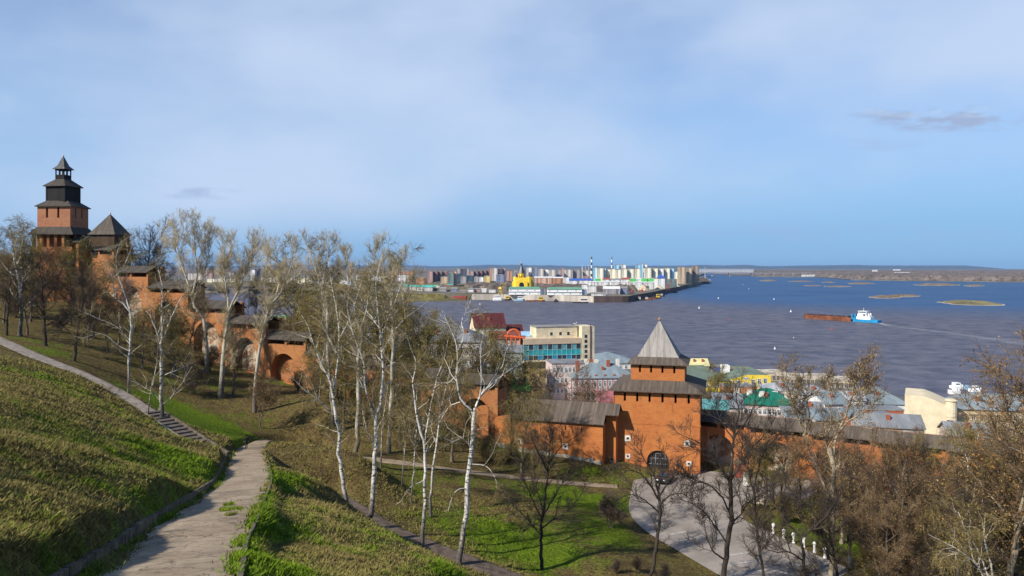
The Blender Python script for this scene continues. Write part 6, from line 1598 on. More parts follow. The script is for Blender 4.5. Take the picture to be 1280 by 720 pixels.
# warehouses on the quay
for lab, x0, x1, yt, Y in [('long white warehouse with a green roof before the cathedral', 636, 675.5, 361.0, 1385), ('long white warehouse with a green roof, right one', 684.5, 727.5, 361.6, 1362)]:
    X0, X1 = wx(x0, Y), wx(x1, Y); w = X1 - X0; h = wz(yt, Y) - FZ
    o = thing('warehouse', lab, 'warehouse', ((X0 + X1) / 2, Y, FZ), 0, 'green roofed warehouses on the quay')
    mb = MB(); mb.box(-w / 2, w / 2, 0, 20, 0, h); mb.build('wall', M_WHITE, o)
    mb = MB(); mb.box(-w / 2 - 0.4, w / 2 + 0.4, -1.1, -0.004, h * 0.47, h * 0.52); mb.build('canopy', R_GREY, o)
    mb = MB(); mb.frustum(w / 2 + 0.8, 11.2, h + 0.003, w / 2 - 2, 2, h + 3.6, cy=10); mb.build('roof', R_GREEN, o)
    for k in range(8):
        mb = MB(); xx = -w / 2 + w * (k + 0.5 + 0.2 * math.sin(k * 2.2)) / 8; zz = h * (0.22 if k % 2 else 0.72)
        mb.box(xx - 0.9, xx + 0.9, -0.05, -0.003, zz - 0.7, zz + 0.7); mb.build('window', M_GLASS, o)
    mb = MB(); mb.box(w / 2 + 0.004, w / 2 + 9, 1, 19, 0, h * 0.96); mb.build('annexe', FAC['slate'], o)
# cathedral
CY = 1450.0
M_CATH = plain('cathedral_yellow', (0.80, 0.54, 0.04), 0.12, 0.1, 0.8); M_DOME = plain('dark_dome', (0.05, 0.045, 0.06), 0.3, 0.1, 0.4)
ct = thing('cathedral', 'bright yellow cathedral with dark tent roofs and a golden cross on the far bank', 'cathedral', (wx(652, CY), CY + 20, FZ))
def cz(py): return wz(py, CY) - FZ
u = CY / F
mb = MB(); mb.box(-12 * u, 10.2 * u, -14, 16, 0, cz(353)); mb.box(-8.2 * u, 9.8 * u, -15, 18, 0.0, cz(347.2)); mb.box(-12 * u, -6 * u, -10, 12, 0, cz(352.5)); 
mb.build('nave', M_CATH, ct)
mb = MB(); g = 7.4 * u
mb.face([(-g, -18, 0), (g, -18, 0), (g, -18, cz(352)), (0, -18, cz(348)), (-g, -18, cz(352))]); mb.face([(-g, -18, cz(352)), (0, -18, cz(348)), (0, -10, cz(348)), (-g, -10, cz(352))]); mb.face([(0, -18, cz(348)), (g, -18, cz(352)), (g, -10, cz(352)), (0, -10, cz(348))]); mb.face([(g, -18, 0), (g, -10, 0), (g, -10, cz(352)), (g, -18, cz(352))]); mb.face([(-g, -10, 0), (-g, -18, 0), (-g, -18, cz(352)), (-g, -10, cz(352))])
p_ = mb.build('porch_gable', M_CATH, ct)
mb = MB(); mb.box(-3 * u, 3 * u, -18.3, -18.02, 0, cz(356)); mb.face([(3 * u * math.cos(a), -18.2, cz(356) + 3 * u * math.sin(a)) for a in np.linspace(0, math.pi, 9)]); mb.build('doorway', M_DARK, p_)
mb = MB(); mb.lathe([(6.2, cz(349)), (6.2, cz(341.5)), (0, cz(341.5))], 0, 2, 8); dr = mb.build('drum', M_CATH, ct)
mb = MB()
for a in range(8): mb.box(6.3 * math.cos(a * .785) - .5, 6.3 * math.cos(a * .785) + .5, 2 + 6.3 * math.sin(a * .785) - .5, 2 + 6.3 * math.sin(a * .785) + .5, cz(347), cz(343))
mb.build('drum_window', M_DARK, dr)
mb = MB(); mb.lathe([(7.6, cz(341.4)), (5.4, cz(338.0)), (2.9, cz(334)), (1.7, cz(331.5)), (2.3, cz(330.6)), (0.6, cz(329.0))], 0, 2, 8); mb.build('tent_roof', M_DOME, ct)
finial(ct, 0, 2, cz(329.6), 4.2, plain('gilt', (0.6, 0.42, 0.12), 0.1, 1, 0.4))
for x, y in ((-7.4, -11), (9.6, -11), (-7.4, 13), (12.0, 13)):
    mb = MB(); mb.lathe([(4.4, 0), (4.4, cz(346)), (0, cz(346))], x * u, y, 8); tw = mb.build('corner_turret', M_CATH, ct)
    mb = MB(); mb.lathe([(4.0, cz(346)), (3.0, cz(344)), (1.3, cz(341.8)), (1.6, cz(341.2)), (0.2, cz(339.2))], x * u, y, 8); mb.build('turret_roof', M_DOME, tw)
# chimneys
for lab, px, yt, Y, col, w in [('black and white striped chimney', 739.5, 320.8, 2500, (0.05, 0.045, 0.05), 1.5), ('purple and white striped chimney', 764.7, 321, 2600, (0.16, 0.10, 0.16), 1.6)]:
    o = thing('chimney', lab, 'chimney', (wx(px, Y), Y, FZ)); Hh = wz(yt, Y) - FZ; n = 9
    cols = [plain('chimney_' + lab[:5], col, 0.1), M_WHITE]
    for k in range(n):
        mb = MB(); mb.cyl(0, 0, Hh * k / n + (0.01 if k else 0), Hh * (k + 1) / n, 2.9 - 1.1 * k / n, 2.9 - 1.1 * (k + 1) / n, 12); mb.build('band', cols[(k + (n % 2) + 1) % 2], o)
for lab, px, yt, Y in [('thin lattice mast left of the striped chimney', 727.6, 331, 2400), ('white mast beside the pale blocks', 728, 334, 1900), ('mast far off behind the cream blocks', 732, 332.5, 2600), ('pale mast behind the right warehouse', 735.8, 331, 2500), ('thin mast on the spit beside the taupe tower', 881.3, 333, 3000)]:
    mb = MB(); mb.cyl(0, 0, 0, wz(yt, Y) - FZ, 1.1, 0.5, 5); tag(mb.build('mast', M_WHITE2, None, (wx(px, Y), Y, FZ)), lab, 'mast')
# heaps of sand and gravel on the quay
for lab, px, py, rx, Y, mt in [('tan sand heap, left one', 805, 355.8, 9, 1640, M_SAND), ('tan sand heap near the quay end', 843, 355.6, 8, 1980, M_SAND), ('brown gravel heap before the white sheds', 790, 355.4, 8, 1600, M_FARLAND), ('orange sand heap in the middle of the quay', 824, 357.2, 6, 1750, M_SAND)]:
    mb = MB(); R_ = rx * Y / F; hh = wz(py, Y) - FZ
    mb.lathe([(R_, 0), (R_ * 0.62, hh * 0.5), (R_ * 0.25, hh * 0.92), (0, hh)], 0, 0, 14); o = mb.build('sand_heap', mt, None, (wx(px, Y), Y, FZ)); o.scale = (1, 0.8, 1); tag(o, lab, 'heap')
def crane(label, px, Y, ytop, col, rz=0.0, zb=FZ, reach=1.0):
    o = thing('harbour_crane', label, 'crane', (wx(px, Y), Y, zb), rz, 'harbour cranes on the quay'); h = wz(ytop, Y) - zb
    m = plain('crane_' + label[:6], col, 0.2, 0.3, 0.6)
    mb = MB()
    for x in (-3, 3):
        for y in (-3, 3): mb.tube([(x, y, 0), (x * 0.5, y * 0.5, h * 0.42)], 0.42, 5)
    for z, s_ in ((h * 0.2, 2.3),):
        for a, b in (((-s_, -s_), (s_, -s_)), ((s_, -s_), (s_, s_)), ((s_, s_), (-s_, s_)), ((-s_, s_), (-s_, -s_))): mb.tube([(*a, z), (*b, z)], 0.25, 4)
    mb.build('portal', m, o)
    mb = MB(); mb.box(-2.2, 3.8, -1.8, 1.8, h * 0.42 + .01, h * 0.58); mb.build('cab', m, o)
    mb = MB(); L = h * 0.62 * reach; tip = (-L, 0, h)
    for y in (-0.9, 0.9): mb.tube([(-1.5, y, h * 0.5), (tip[0], y * 0.2, tip[2])], [0.4, 0.22], 4); mb.tube([(0.8, y * .8, h * 0.58), (0.6, 0, h * 0.85), (tip[0] * 0.8, 0, h * 0.9)], 0.25, 4)
    for k in range(6):
        f = (k + 0.5) / 6; mb.tube([(-1.5 + (tip[0] + 1.5) * f, -0.9 * (1 - .8 * f), h * 0.5 + (h - h * 0.5) * f), (-1.5 + (tip[0] + 1.5) * min(1, f + .1), 0.9 * (1 - .8 * f), h * 0.5 + h * 0.5 * min(1, f + .1))], 0.15, 3)
    mb.build('jib', m, o)
    return o
crane('yellow crane leaning over the white ship', 626, 1400, 352, (0.60, 0.42, 0.06), 2.6)
crane('yellow crane above the brown gravel heap', 791, 1620, 350.5, (0.55, 0.42, 0.08), 0.4)
crane('dark crane in the middle of the harbour', 809, 1560, 353, (0.10, 0.08, 0.08), 0.2); crane('rust red crane by the sand heaps', 835, 1700, 350.8, (0.32, 0.08, 0.06), 3.4); crane('red crane low on the quay', 790, 1430, 360, (0.42, 0.06, 0.06), 1.0, reach=0.8); crane('red crane behind the moored pontoons', 802, 1480, 359.5, (0.40, 0.07, 0.07), 2.2, reach=0.7)
crane('thin white crane beside the peach tower', 548, 1600, 353.5, (0.6, 0.6, 0.6), 3.0)
# bridges
def truss_bridge(label, A, B, zd, zt, piers, col, w=12, name='railway_bridge', n=40, arch=False):
    A, B = np.array(A, float), np.array(B, float); d = B - A; L = float(np.hypot(*d)); rz = math.atan2(d[1], d[0])
    o = thing(name, label, 'bridge', (A[0], A[1], 0), rz); m = plain(name + '_steel', col, 0.15, 0.05, 0.7)
    mb = MB(); mb.box(0, L, -w / 2, w / 2, zd - 3, zd); mb.build('deck', m, o)
    if zt > zd:
        mb = MB(); r = 1.0
        for y in (-w / 2, w / 2):
            mb.box(0, L, y - 0.8, y + 0.8, zt - 2, zt)
            for k in range(n):
                a, b = L * k / n, L * (k + 1) / n
                mb.tube([(a, y, zd), (b, y, zt - 1)] if k % 2 else [(a, y, zt - 1), (b, y, zd)], r, 4); mb.tube([(a, y, zd), (a, y, zt - 1)], r * 0.7, 4)
        mb.build('truss', m, o)
    pm = plain('bridge_pier', (0.20, 0.17, 0.16), 0.3, 0.1)
    for f in piers:
        mb = MB(); mb.box(L * f - 7, L * f + 7, -w / 2 - 3, w / 2 + 3, -3, zd - 3.01); mb.build('pier', pm, o)
    if arch:
        mb = MB(); fs = list(piers)
        for fa, fb in zip(fs[:-1], fs[1:]):
            pts = [(L * (fa + (fb - fa) * t), zd - 3.2 - (zd - 6) * (2 * t - 1) ** 2) for t in np.linspace(0.04, 0.96, 12)]
            for (xa, za), (xb, zb) in zip(pts[:-1], pts[1:]):
                for y in (-w / 2 + 1, w / 2 - 1): mb.tube([(xa, y, za), (xb, y, zb)], 0.9, 4)
        mb.build('arch', m, o)
    return o
truss_bridge('long pale truss bridge far down the wide river', (wx(872, 4900), 4900), (wx(942, 5000), 5000), 24, 50, [0.02, 0.57, 0.98], (0.42, 0.45, 0.50), 14)
truss_bridge('low girder bridge continuing over the right bank shallows', (wx(943, 5000), 5000), (wx(1062, 5000), 5000), 23, 23, [0.1, 0.2, 0.3, 0.4, 0.5, 0.6, 0.7, 0.8, 0.9], (0.30, 0.28, 0.30), 12, 'girder_bridge')
truss_bridge('dark arched road bridge behind the poplars', (wx(240, 1700), 1700), (wx(447, 1800), 1800), 17, 17, [0.04, 0.24, 0.44, 0.64, 0.84, 0.98], (0.11, 0.09, 0.085), 20, 'arched_bridge', arch=True)

# ---- boats
M_RUST = plain('rusty_hull', (0.17, 0.060, 0.028), 0.45, 0.12, 0.85); M_CARGO = plain('dark_cargo', (0.055, 0.022, 0.017), 0.6, 0.25, 0.95); M_BLUEH = plain('bright_blue_hull', (0.02, 0.24, 0.46), 0.15, 0.2, 0.5)
def hull(L, B, D, mat, name, parent, x0=0.0, bow=0.2, stern=0.06, z0=-1.0, sheer=0.6):
    mb = MB(); n = 12; top, bot = [], []
    prof = []
    for k in range(n + 1):
        f = k / n; b = B / 2
        if f < stern: b *= 0.82 + 0.18 * f / stern
        if f > 1 - bow: b *= max(0.08, 1 - ((f - 1 + bow) / bow) ** 2 * 0.92)
        prof.append((x0 + L * f, b, D + sheer * max(0, (f - 0.7) / 0.3) ** 2))
    for (xa, ba, da), (xb, bb, db) in zip(prof[:-1], prof[1:]):
        for s_ in (1, -1):
            q = [(xa, s_ * ba * 0.9, z0), (xb, s_ * bb * 0.85, z0), (xb, s_ * bb, db), (xa, s_ * ba, da)]
            mb.face(q if s_ < 0 else q[::-1])
        mb.face([(xa, -ba, da), (xb, -bb, db), (xb, bb, db), (xa, ba, da)])
    a = prof[0]; mb.face([(a[0], a[1], a[2]), (a[0], a[1], z0), (a[0], -a[1], z0), (a[0], -a[1], a[2])][::-1])
    return mb.build(name, mat, parent)
# pushed barge: stern near the tug
S0, S1 = np.array([wx(1067, 852), 852.]), np.array([wx(1005, 906), 906.])
dB = S1 - S0; LB = float(np.hypot(*dB)); rB = math.atan2(dB[1], dB[0])
bg = thing('cargo_barge', 'long rusty red barge loaded with dark cargo, pushed by the tug', 'barge', (S0[0], S0[1], 0), rB)
hull(LB, 13, 4.0, M_RUST, 'hull', bg, 0, 0.10, 0.03, sheer=1.2)
mb = MB(); nn_ = 40; rnd = random.Random(8)
rows = []
for k in range(nn_ + 1):
    x = 4 + (LB - 9) * k / nn_
    rows.append([(x, y, 4.05 + (0.05 if abs(y) > 5.6 else 1.0 + rnd.uniform(-0.7, 0.9) - 0.03 * y * y)) for y in (-5.7, -4.2, -2, 1, 3.4, 5.7)])
for a, b in zip(rows[:-1], rows[1:]):
    for i in range(5): mb.face([a[i], b[i], b[i + 1], a[i + 1]][::-1])
mb.build('cargo', M_CARGO, bg)
mb = MB()
for s_ in (-1, 1): mb.box(2.5, LB - 8, s_ * 6.0 - 0.2, s_ * 6.0 + 0.2, 4.02, 4.7)
mb.box(2.0, 2.48, -5.7, 5.7, 4.03, 4.8); mb.build('coaming', M_RUST, bg)
T0, T1 = np.array([wx(1099.5, 826), 826.]), np.array([wx(1066.5, 850), 850.])
dT = T1 - T0; LT = float(np.hypot(*dT)); rT = math.atan2(dT[1], dT[0])
tg = thing('pusher_tug', 'white and blue pusher tug behind the rusty barge', 'tug', (T0[0], T0[1], 0), rT)
hull(LT, 11, 3.0, M_BLUEH, 'hull', tg, 0, 0.06, 0.22, sheer=3.2)
mb = MB(); mb.box(8, LT - 6, -4.2, 4.2, 3.05, 6.2); mb.box(17, LT - 7, -3.9, 3.9, 6.2 + .003, 9.0); ss_ = mb.build('superstructure', M_WHITE, tg)
mb = MB(); mb.box(LT - 17, LT - 8, -3.6, 3.6, 9.01, 11.9); mb.box(LT - 17.6, LT - 7.4, -4.0, 4.0, 11.91, 12.2); wh = mb.build('wheelhouse', M_WHITE, tg)
mb = MB(); mb.box(LT - 7.98, LT - 7.9, -3.3, 3.3, 10.2, 11.4)
for s_ in (-1, 1): mb.box(LT - 16.5, LT - 8.4, s_ * 3.63 - 0.03, s_ * 3.63 + 0.03, 10.2, 11.4)
mb.build('window_band', M_GLASS, wh)
for x in (11, 14): 
    mb = MB(); mb.cyl(x, -2, 6.2, 9.8, 0.9, 0.8, 8); mb.cyl(x, 2, 6.2, 9.6, 0.9, 0.8, 8); mb.build('funnel', M_WHITE, tg)
mb = MB(); mb.cyl(LT - 12, 0, 12.2, 15.5, 0.22, 0.12, 6); mb.box(LT - 12.1, LT - 11.9, -1.6, 1.6, 14.0, 14.25); mb.build('mast', M_WHITE, tg)
for s_ in (-1, 1):
    mb = MB(); mb.box(LT - 1.6, LT - 0.2, s_ * 3.4 - 0.9, s_ * 3.4 + 0.9, 3.0, 8.6); mb.build('push_knee', M_BLUEH, tg)
# wake: churned water behind the tug
t = NT('wake_foam'); t.n.remove(t.b)
dfw = t.n.new('ShaderNodeBsdfDiffuse'); dfw.inputs['Color'].default_value = (0.42, 0.44, 0.47, 1)
trw = t.n.new('ShaderNodeBsdfTransparent'); mxw = t.n.new('ShaderNodeMixShader')
nw = t.noise(t.coord('Object', (0.06, 0.35, 1)), 1.0, 5, 0.65)
aw = t.math('MULTIPLY', t.rng(nw, 0.34, 0.68), t.attr('foam'))
t.l.new(aw, mxw.inputs[0]); t.l.new(trw.outputs[0], mxw.inputs[1]); t.l.new(dfw.outputs[0], mxw.inputs[2]); t.l.new(mxw.outputs[0], t.out.inputs['Surface'])
line = np.array([[*T0, 0]] + [[wx(px, water_y(py)), water_y(py), 0] for px, py in ((1110, 407), (1130, 409.4), (1160, 413), (1200, 418), (1240, 424), (1290, 431))])
line = smooth_line(line, 8); n = len(line); Tn = np.gradient(line[:, :2], axis=0); Tn /= np.linalg.norm(Tn, axis=1)[:, None]; Nn = np.stack([-Tn[:, 1], Tn[:, 0]], 1)
fr = np.linspace(0, 1, n); wd_ = 4.5 + 9 * fr
V, A_ = [], []
for u_ in (-1, -0.4, 0, 0.4, 1):
    V.append(np.column_stack([line[:, :2] + Nn * (wd_ * u_)[:, None], np.full(n, 0.06)])); A_.append((1 - abs(u_)) * np.clip(1.5 - 4.2 * fr, 0.5, 1.4) * (fr < 0.99) * (0.9 if u_ else 1.2))
V = np.stack(V, 1); A_ = np.stack(A_, 1); i = np.arange(n * 5).reshape(n, 5)
tag(link('wake', np_mesh('wake', V.reshape(-1, 3), [np.stack([i[:-1, :-1], i[1:, :-1], i[1:, 1:], i[:-1, 1:]], -1).reshape(-1, 4)], t.m, attrs={'foam': A_.ravel()})), kind='structure')
def boat(label, x0, x1, py, mh, mc, hD=2.2, cab=(0.25, 0.7, 3.5), name='moored_boat', flip=False, mast=0.0, group='boats moored along the far quay', B=7.0):
    Y = water_y(py); X0, X1 = wx(x0, Y), wx(x1, Y); L = X1 - X0
    o = thing(name, label, 'boat', (X0 if not flip else X1, Y, 0), 0 if not flip else math.pi, group)
    hull(L, B, hD, mh, 'hull', o)
    if cab:
        mb = MB(); mb.box(L * cab[0], L * cab[1], -B * 0.33, B * 0.33, hD + 0.02, hD + cab[2]); c = mb.build('cabin', mc, o)
        mb = MB(); mb.box(L * cab[0] + .4, L * cab[1] - .4, -B * 0.33 - 0.06, -B * 0.33 - 0.003, hD + cab[2] * 0.45, hD + cab[2] * 0.8); mb.build('window_band', M_GLASS, c)
    if mast:
        mb = MB(); mb.cyl(L * 0.5, 0, hD, hD + mast, 0.35, 0.2, 6); mb.build('mast', mc, o)
    return o
M_YEL = plain('yellow_paint', (0.62, 0.40, 0.03), 0.15, 0.3, 0.6); M_REDH = plain('red_hull', (0.36, 0.055, 0.05), 0.25, 0.3, 0.6); M_BLKH = plain('black_hull', (0.03, 0.027, 0.03), 0.3, 0.3, 0.6); M_LBL = plain('pale_blue_hull', (0.22, 0.38, 0.50), 0.15, 0.3, 0.6)
boat('long red barge with a white waterline left of the quay', 566, 586, 374.4, M_REDH, M_REDH, 6.0, None, B=11)
boat('black tug moored right behind the red barge', 586.5, 596, 374.5, M_BLKH, M_BLKH, 3.0, (0.3, 0.6, 3.5))
boat('white ship under the yellow crane', 616, 629, 375.4, M_WHITE, M_WHITE, 3.5, (0.15, 0.8, 4.5), mast=9)
boat('yellow work pontoon beside the white ship', 631, 637.5, 375.4, M_BLKH, M_YEL, 2.5, (0.15, 0.85, 5))
boat('pale blue and white ship below the left warehouse', 643, 656, 376.4, M_LBL, M_WHITE, 3.2, (0.3, 0.75, 5), mast=6)
boat('rusty flat pontoon with a yellow cabin below the left warehouse', 657, 681, 376.7, M_RUST, M_YEL, 2.2, (0.68, 0.92, 5.5), name='pontoon')
boat('black launch below the right warehouse', 692, 698, 377.4, M_BLKH, M_BLKH, 2.6, (0.3, 0.7, 2.5))
boat('grey landing stage at the corner of the quay', 716, 735, 378.8, M_BLKH, M_WHITE2, 2.0, (0.5, 0.95, 6), name='pontoon')
for k, (lab, a, b, py, mh, mc, cb) in enumerate([('grey moored barge nearest the quay corner', 797, 806, 375.6, M_BLKH, M_WHITE2, (0.1, 0.4, 4)), ('brown moored barge, second from the quay corner', 805, 815, 375.2, M_RUST, M_WHITE2, (0.2, 0.5, 3)), ('brown moored barge, third from the quay corner', 812, 821, 373.8, M_RUST, M_CARGO, (0.3, 0.8, 3)), ('moored barge with a yellow cabin', 819, 826, 373.2, M_BLKH, M_YEL, (0.2, 0.8, 6)), ('farthest moored barge of the cluster', 824, 831, 370.6, M_BLKH, M_WHITE2, (0.3, 0.6, 3)), ('small launch moored along the dark quay', 840, 847, 366.0, M_BLKH, M_CARGO, (0.3, 0.6, 2))]):
    boat(lab, a, b, py, mh, mc, 2.4, cb, B=8, group='barges moored off the dark quay')
boat('white cutter near the right shore, with a raised bow', 1185, 1199, 492.0, M_WHITE, M_WHITE, 1.5, (0.1, 0.5, 1.1), flip=True, name='white_boat', group='boats by the near shore', B=4)
boat('white cabin boat behind the cutter near the right shore', 1189, 1203, 485.5, M_WHITE, M_WHITE, 1.3, (0.2, 0.7, 1.6), name='white_boat', group='boats by the near shore', B=4.5)
boat('pale blue boat near the right shore', 1206, 1212, 486.6, M_LBL, M_LBL, 1.2, (0.3, 0.7, 0.8), name='white_boat', group='boats by the near shore', B=3)
boat('white boat under the twigs near the right shore', 1212, 1226, 489.6, M_WHITE, M_WHITE, 1.3, (0.3, 0.7, 1.6), name='white_boat', group='boats by the near shore', B=3.5)
for lab, a, b, py in [('white excursion boat at the tip of the spit', 884.8, 888.6, 353.6), ('dark barge lying at the spit before the truss bridge', 884, 893, 346.4)]:
    boat(lab, a, b, py, M_WHITE if 'white' in lab else M_BLKH, M_WHITE, 5, (0.2, 0.85, 7) if 'white' in lab else (0.6, 0.8, 4), name='river_boat', B=12, group=None)
# buoys
for lab, px, py, mt, s_ in [('white buoy left of the rusty barge', 988.5, 390, M_WHITE, 1.9), ('white buoy beyond the nearer white one, left of the barge', 967.5, 374.5, M_WHITE, 1.8), ('small white buoy where the water turns blue', 936, 361.2, M_WHITE, 1.6), ('small white buoy farther down the blue water', 929, 356, M_WHITE, 1.5), ('white buoy below the spit', 898, 373.4, M_WHITE, 2.0), ('white buoy nearer the middle of the river', 874, 385.6, M_WHITE, 1.8),
                       ('red buoy left in the muddy water', 911.5, 400.4, M_REDH, 1.3), ('red buoy in front of the rusty barge', 1040, 411.8, M_REDH, 1.6), ('white buoy close to the near shore', 968.6, 436.4, M_WHITE, 1.1), ('white buoy left of the teal building, before the quay', 600, 380.6, M_WHITE, 1.6), ('pale buoy in the middle distance right of the gate tower', 992, 422.6, M_WHITE2, 0.7)]:
    s_ *= 0.5; Y = water_y(py); o = thing('buoy', lab, 'buoy', (wx(px, Y), Y, 0), 0, 'navigation buoys on the river')
    mb = MB(); mb.lathe([(1.3 * s_, -0.3), (1.4 * s_, 0.5 * s_), (0.9 * s_, 0.8 * s_), (0, 0.8 * s_)], 0, 0, 10); mb.build('float', mt, o)
    mb = MB(); mb.lathe([(0.8 * s_, 0.8 * s_ + .01), (0.35 * s_, 2.6 * s_), (0.5 * s_, 2.7 * s_), (0, 3.2 * s_)], 0, 0, 8); mb.build('top_mark', mt, o)
# ------------------------------------------------------------------ lower town between the wall and the river
def wmat(name, c, var=0.18): return plain(name, c, var, 0.4, 0.88)
W_WHITE = wmat('white_plaster', (0.60, 0.58, 0.55)); W_CREAM = wmat('cream_plaster', (0.60, 0.52, 0.36)); W_PINK = wmat('pink_plaster', (0.56, 0.45, 0.41)); W_YEL = wmat('yellow_plaster', (0.70, 0.52, 0.055), 0.08)
W_OCHRE = wmat('ochre_plaster', (0.52, 0.37, 0.16)); W_BEIGE = wmat('beige_panels', (0.52, 0.40, 0.28), 0.10); W_BRICK = brick('town_brick', (0.33, 0.10, 0.055), 0.2, 0.3); W_BRICKO = brick('orange_town_brick', (0.42, 0.17, 0.07), 0.15, 0.25); W_GREY = wmat('grey_render', (0.36, 0.33, 0.29), 0.4); W_RUIN = wmat('stained_render', (0.42, 0.37, 0.29), 0.5)
def tin(name, c): 
    """seamed sheet metal roof"""
    t = NT(name)
    wv = t.n.new('ShaderNodeTexWave'); wv.inputs['Scale'].default_value = 0.5; wv.inputs['Distortion'].default_value = 0.3
    t.l.new(t.coord('UV'), wv.inputs['Vector'])
    n = t.noise(t.coord('UV', (0.25, 0.08, 1)), 1.0, 5, 0.65)
    col = t.mix(t.rng(n, 0.35, 0.7), sc3(c, 0.72), sc3(c, 1.15)); col = t.mix(t.rng(wv.outputs['Fac'], 0.82, 0.95, 0, 0.35), col, sc3(c, 0.5))
    MATS[name] = t.fin(col, 0.55, 0.35); return MATS[name]
R_LB = tin('pale_blue_tin', (0.215, 0.265, 0.285)); R_GT = tin('grey_tin', (0.215, 0.225, 0.235)); R_DG = tin('emerald_tin', (0.010, 0.155, 0.10)); R_DR = tin('maroon_tin', (0.105, 0.025, 0.024)); R_OG = tin('olive_green_tin', (0.15, 0.19, 0.125)); R_CY = tin('turquoise_tin', (0.12, 0.36, 0.35)); R_ROSE = tin('rose_tin', (0.42, 0.13, 0.14)); R_WT = tin('whitish_tin', (0.36, 0.375, 0.385))
WIN = {}
def window_mesh(w, h, fm):
    key = (round(w, 2), round(h, 2), fm.name)
    if key not in WIN:
        mb = MB(); mb.box(-w / 2, w / 2, -0.05, -0.004, -h / 2, h / 2, 0)
        f = 0.13
        for a in ((-w / 2 - f, -w / 2 + 0.06, -h / 2 - f, h / 2 + f), (w / 2 - 0.06, w / 2 + f, -h / 2 - f, h / 2 + f), (-0.05, 0.05, -h / 2, h / 2)): mb.box(a[0], a[1], -0.10, -0.051, a[2], a[3], 1)
        for a in ((-w / 2, w / 2, h / 2 - 0.06, h / 2 + f), (-w / 2, w / 2, -h / 2 - f, -h / 2 + 0.06), (-w / 2, w / 2, h * 0.16, h * 0.16 + 0.08)): mb.box(a[0], a[1], -0.10, -0.052, a[2], a[3], 1)
        WIN[key] = mb.mesh('window', [M_GLASS, fm])
    return WIN[key]
def house(name, label, cat, x0, x1, ye, Y, dep, wall, roof, rt='hip', rise=3.0, rz=0.0, zb=8.0, over=0.45, win=None, winm=None, chim=0, group=None, side_win=None):
    X0, X1 = wx(x0, Y), wx(x1, Y); w = (X1 - X0) / max(0.5, math.cos(rz)) if rz < 0 else (X1 - X0) / max(0.6, math.cos(rz)); h = wz(ye, Y) - zb
    o = thing(name, label, cat, ((X0 + X1) / 2, Y + (w / 2) * math.sin(rz) * 0, zb), rz, group)
    mb = MB()
    if rt == 'gable_front':
        mb.box(-w / 2, w / 2, 0, dep, -1, h, skip='t'); mb.face([(-w / 2, 0, h), (w / 2, 0, h), (0, 0, h + rise)]); mb.face([(w / 2, dep, h), (-w / 2, dep, h), (0, dep, h + rise)])
    elif rt == 'gable':
        mb.box(-w / 2, w / 2, 0, dep, -1, h, skip='t')
        for x, s_ in ((-w / 2, -1), (w / 2, 1)): mb.face([(x, 0 if s_ > 0 else dep, h), (x, dep if s_ > 0 else 0, h), (x, dep / 2, h + rise)])
    else: mb.box(-w / 2, w / 2, 0, dep, -1, h)
    wl_ = mb.build('wall', wall, o)
    mb = MB(); e = over; t_ = 0.2
    def slab(p):
        q = [(x, y, z - t_) for x, y, z in p]; mb.face(p); mb.face(q[::-1])
        for k in range(len(p)): mb.face([q[k], q[(k + 1) % len(p)], p[(k + 1) % len(p)], p[k]])
    H0 = h + 0.24
    if rt == 'hip':
        k = min(dep / 2, w / 2 - 0.2); a, b = (-w / 2 - e, w / 2 + e); c, d = -e, dep + e
        r0, r1 = (-w / 2 + k, dep / 2, H0 + rise), (w / 2 - k, dep / 2, H0 + rise)
        A = [(a, c, H0), (b, c, H0), (b, d, H0), (a, d, H0)]
        mb.face([A[0], A[1], r1, r0]); mb.face([A[2], A[3], r0, r1]); mb.face([A[1], A[2], r1]); mb.face([A[3], A[0], r0])
        B = [(x, y, z - t_) for x, y, z in A]
        for i in range(4): mb.face([B[i], B[(i + 1) % 4], A[(i + 1) % 4], A[i]])
        mb.face(B[::-1])
    elif rt == 'gable':
        s_ = rise / (dep / 2) * e
        slab([(-w / 2 - e, -e, H0 - s_), (w / 2 + e, -e, H0 - s_), (w / 2 + e, dep / 2, H0 + rise), (-w / 2 - e, dep / 2, H0 + rise)]); slab([(w / 2 + e, dep + e, H0 - s_), (-w / 2 - e, dep + e, H0 - s_), (-w / 2 - e, dep / 2, H0 + rise), (w / 2 + e, dep / 2, H0 + rise)])
    elif rt == 'gable_front':
        s_ = rise / (w / 2) * e
        slab([(-w / 2 - e, dep + e, H0 - s_), (-w / 2 - e, -e, H0 - s_), (0, -e, H0 + rise), (0, dep + e, H0 + rise)]); slab([(w / 2 + e, -e, H0 - s_), (w / 2 + e, dep + e, H0 - s_), (0, dep + e, H0 + rise), (0, -e, H0 + rise)])
    elif rt == 'shed': slab([(-w / 2 - e, -e, H0), (w / 2 + e, -e, H0), (w / 2 + e, dep + e, H0 + rise), (-w / 2 - e, dep + e, H0 + rise)])
    elif rt == 'flat': mb.box(-w / 2 - 0.15, w / 2 + 0.15, -0.15, dep + 0.15, h + 0.003, h + 0.4)
    rf = mb.build('roof', roof, o)
    if chim == 0 and rt in ('hip', 'gable') and 'hall' not in name: chim = 1 + int(x0) % 2
    for k in range(chim):
        mb = MB(); x = -w / 2 + w * (k + 0.6) / (chim + 0.2); z = H0 + rise * 0.45
        mb.box(x - 0.45, x + 0.45, dep * 0.22, dep * 0.22 + 0.9, z - 1.2, z + 1.3); mb.build('chimney', W_BRICK, rf)
    if win:
        rows, cols, ww, hh, ztop, dz = win
        for r in range(rows):
            for c in range(cols):
                x = -w / 2 + w * (c + 0.5) / cols
                link('window', window_mesh(ww, hh, winm or M_WHITE), o, (x, 0, h - ztop - dz * r))
    return o
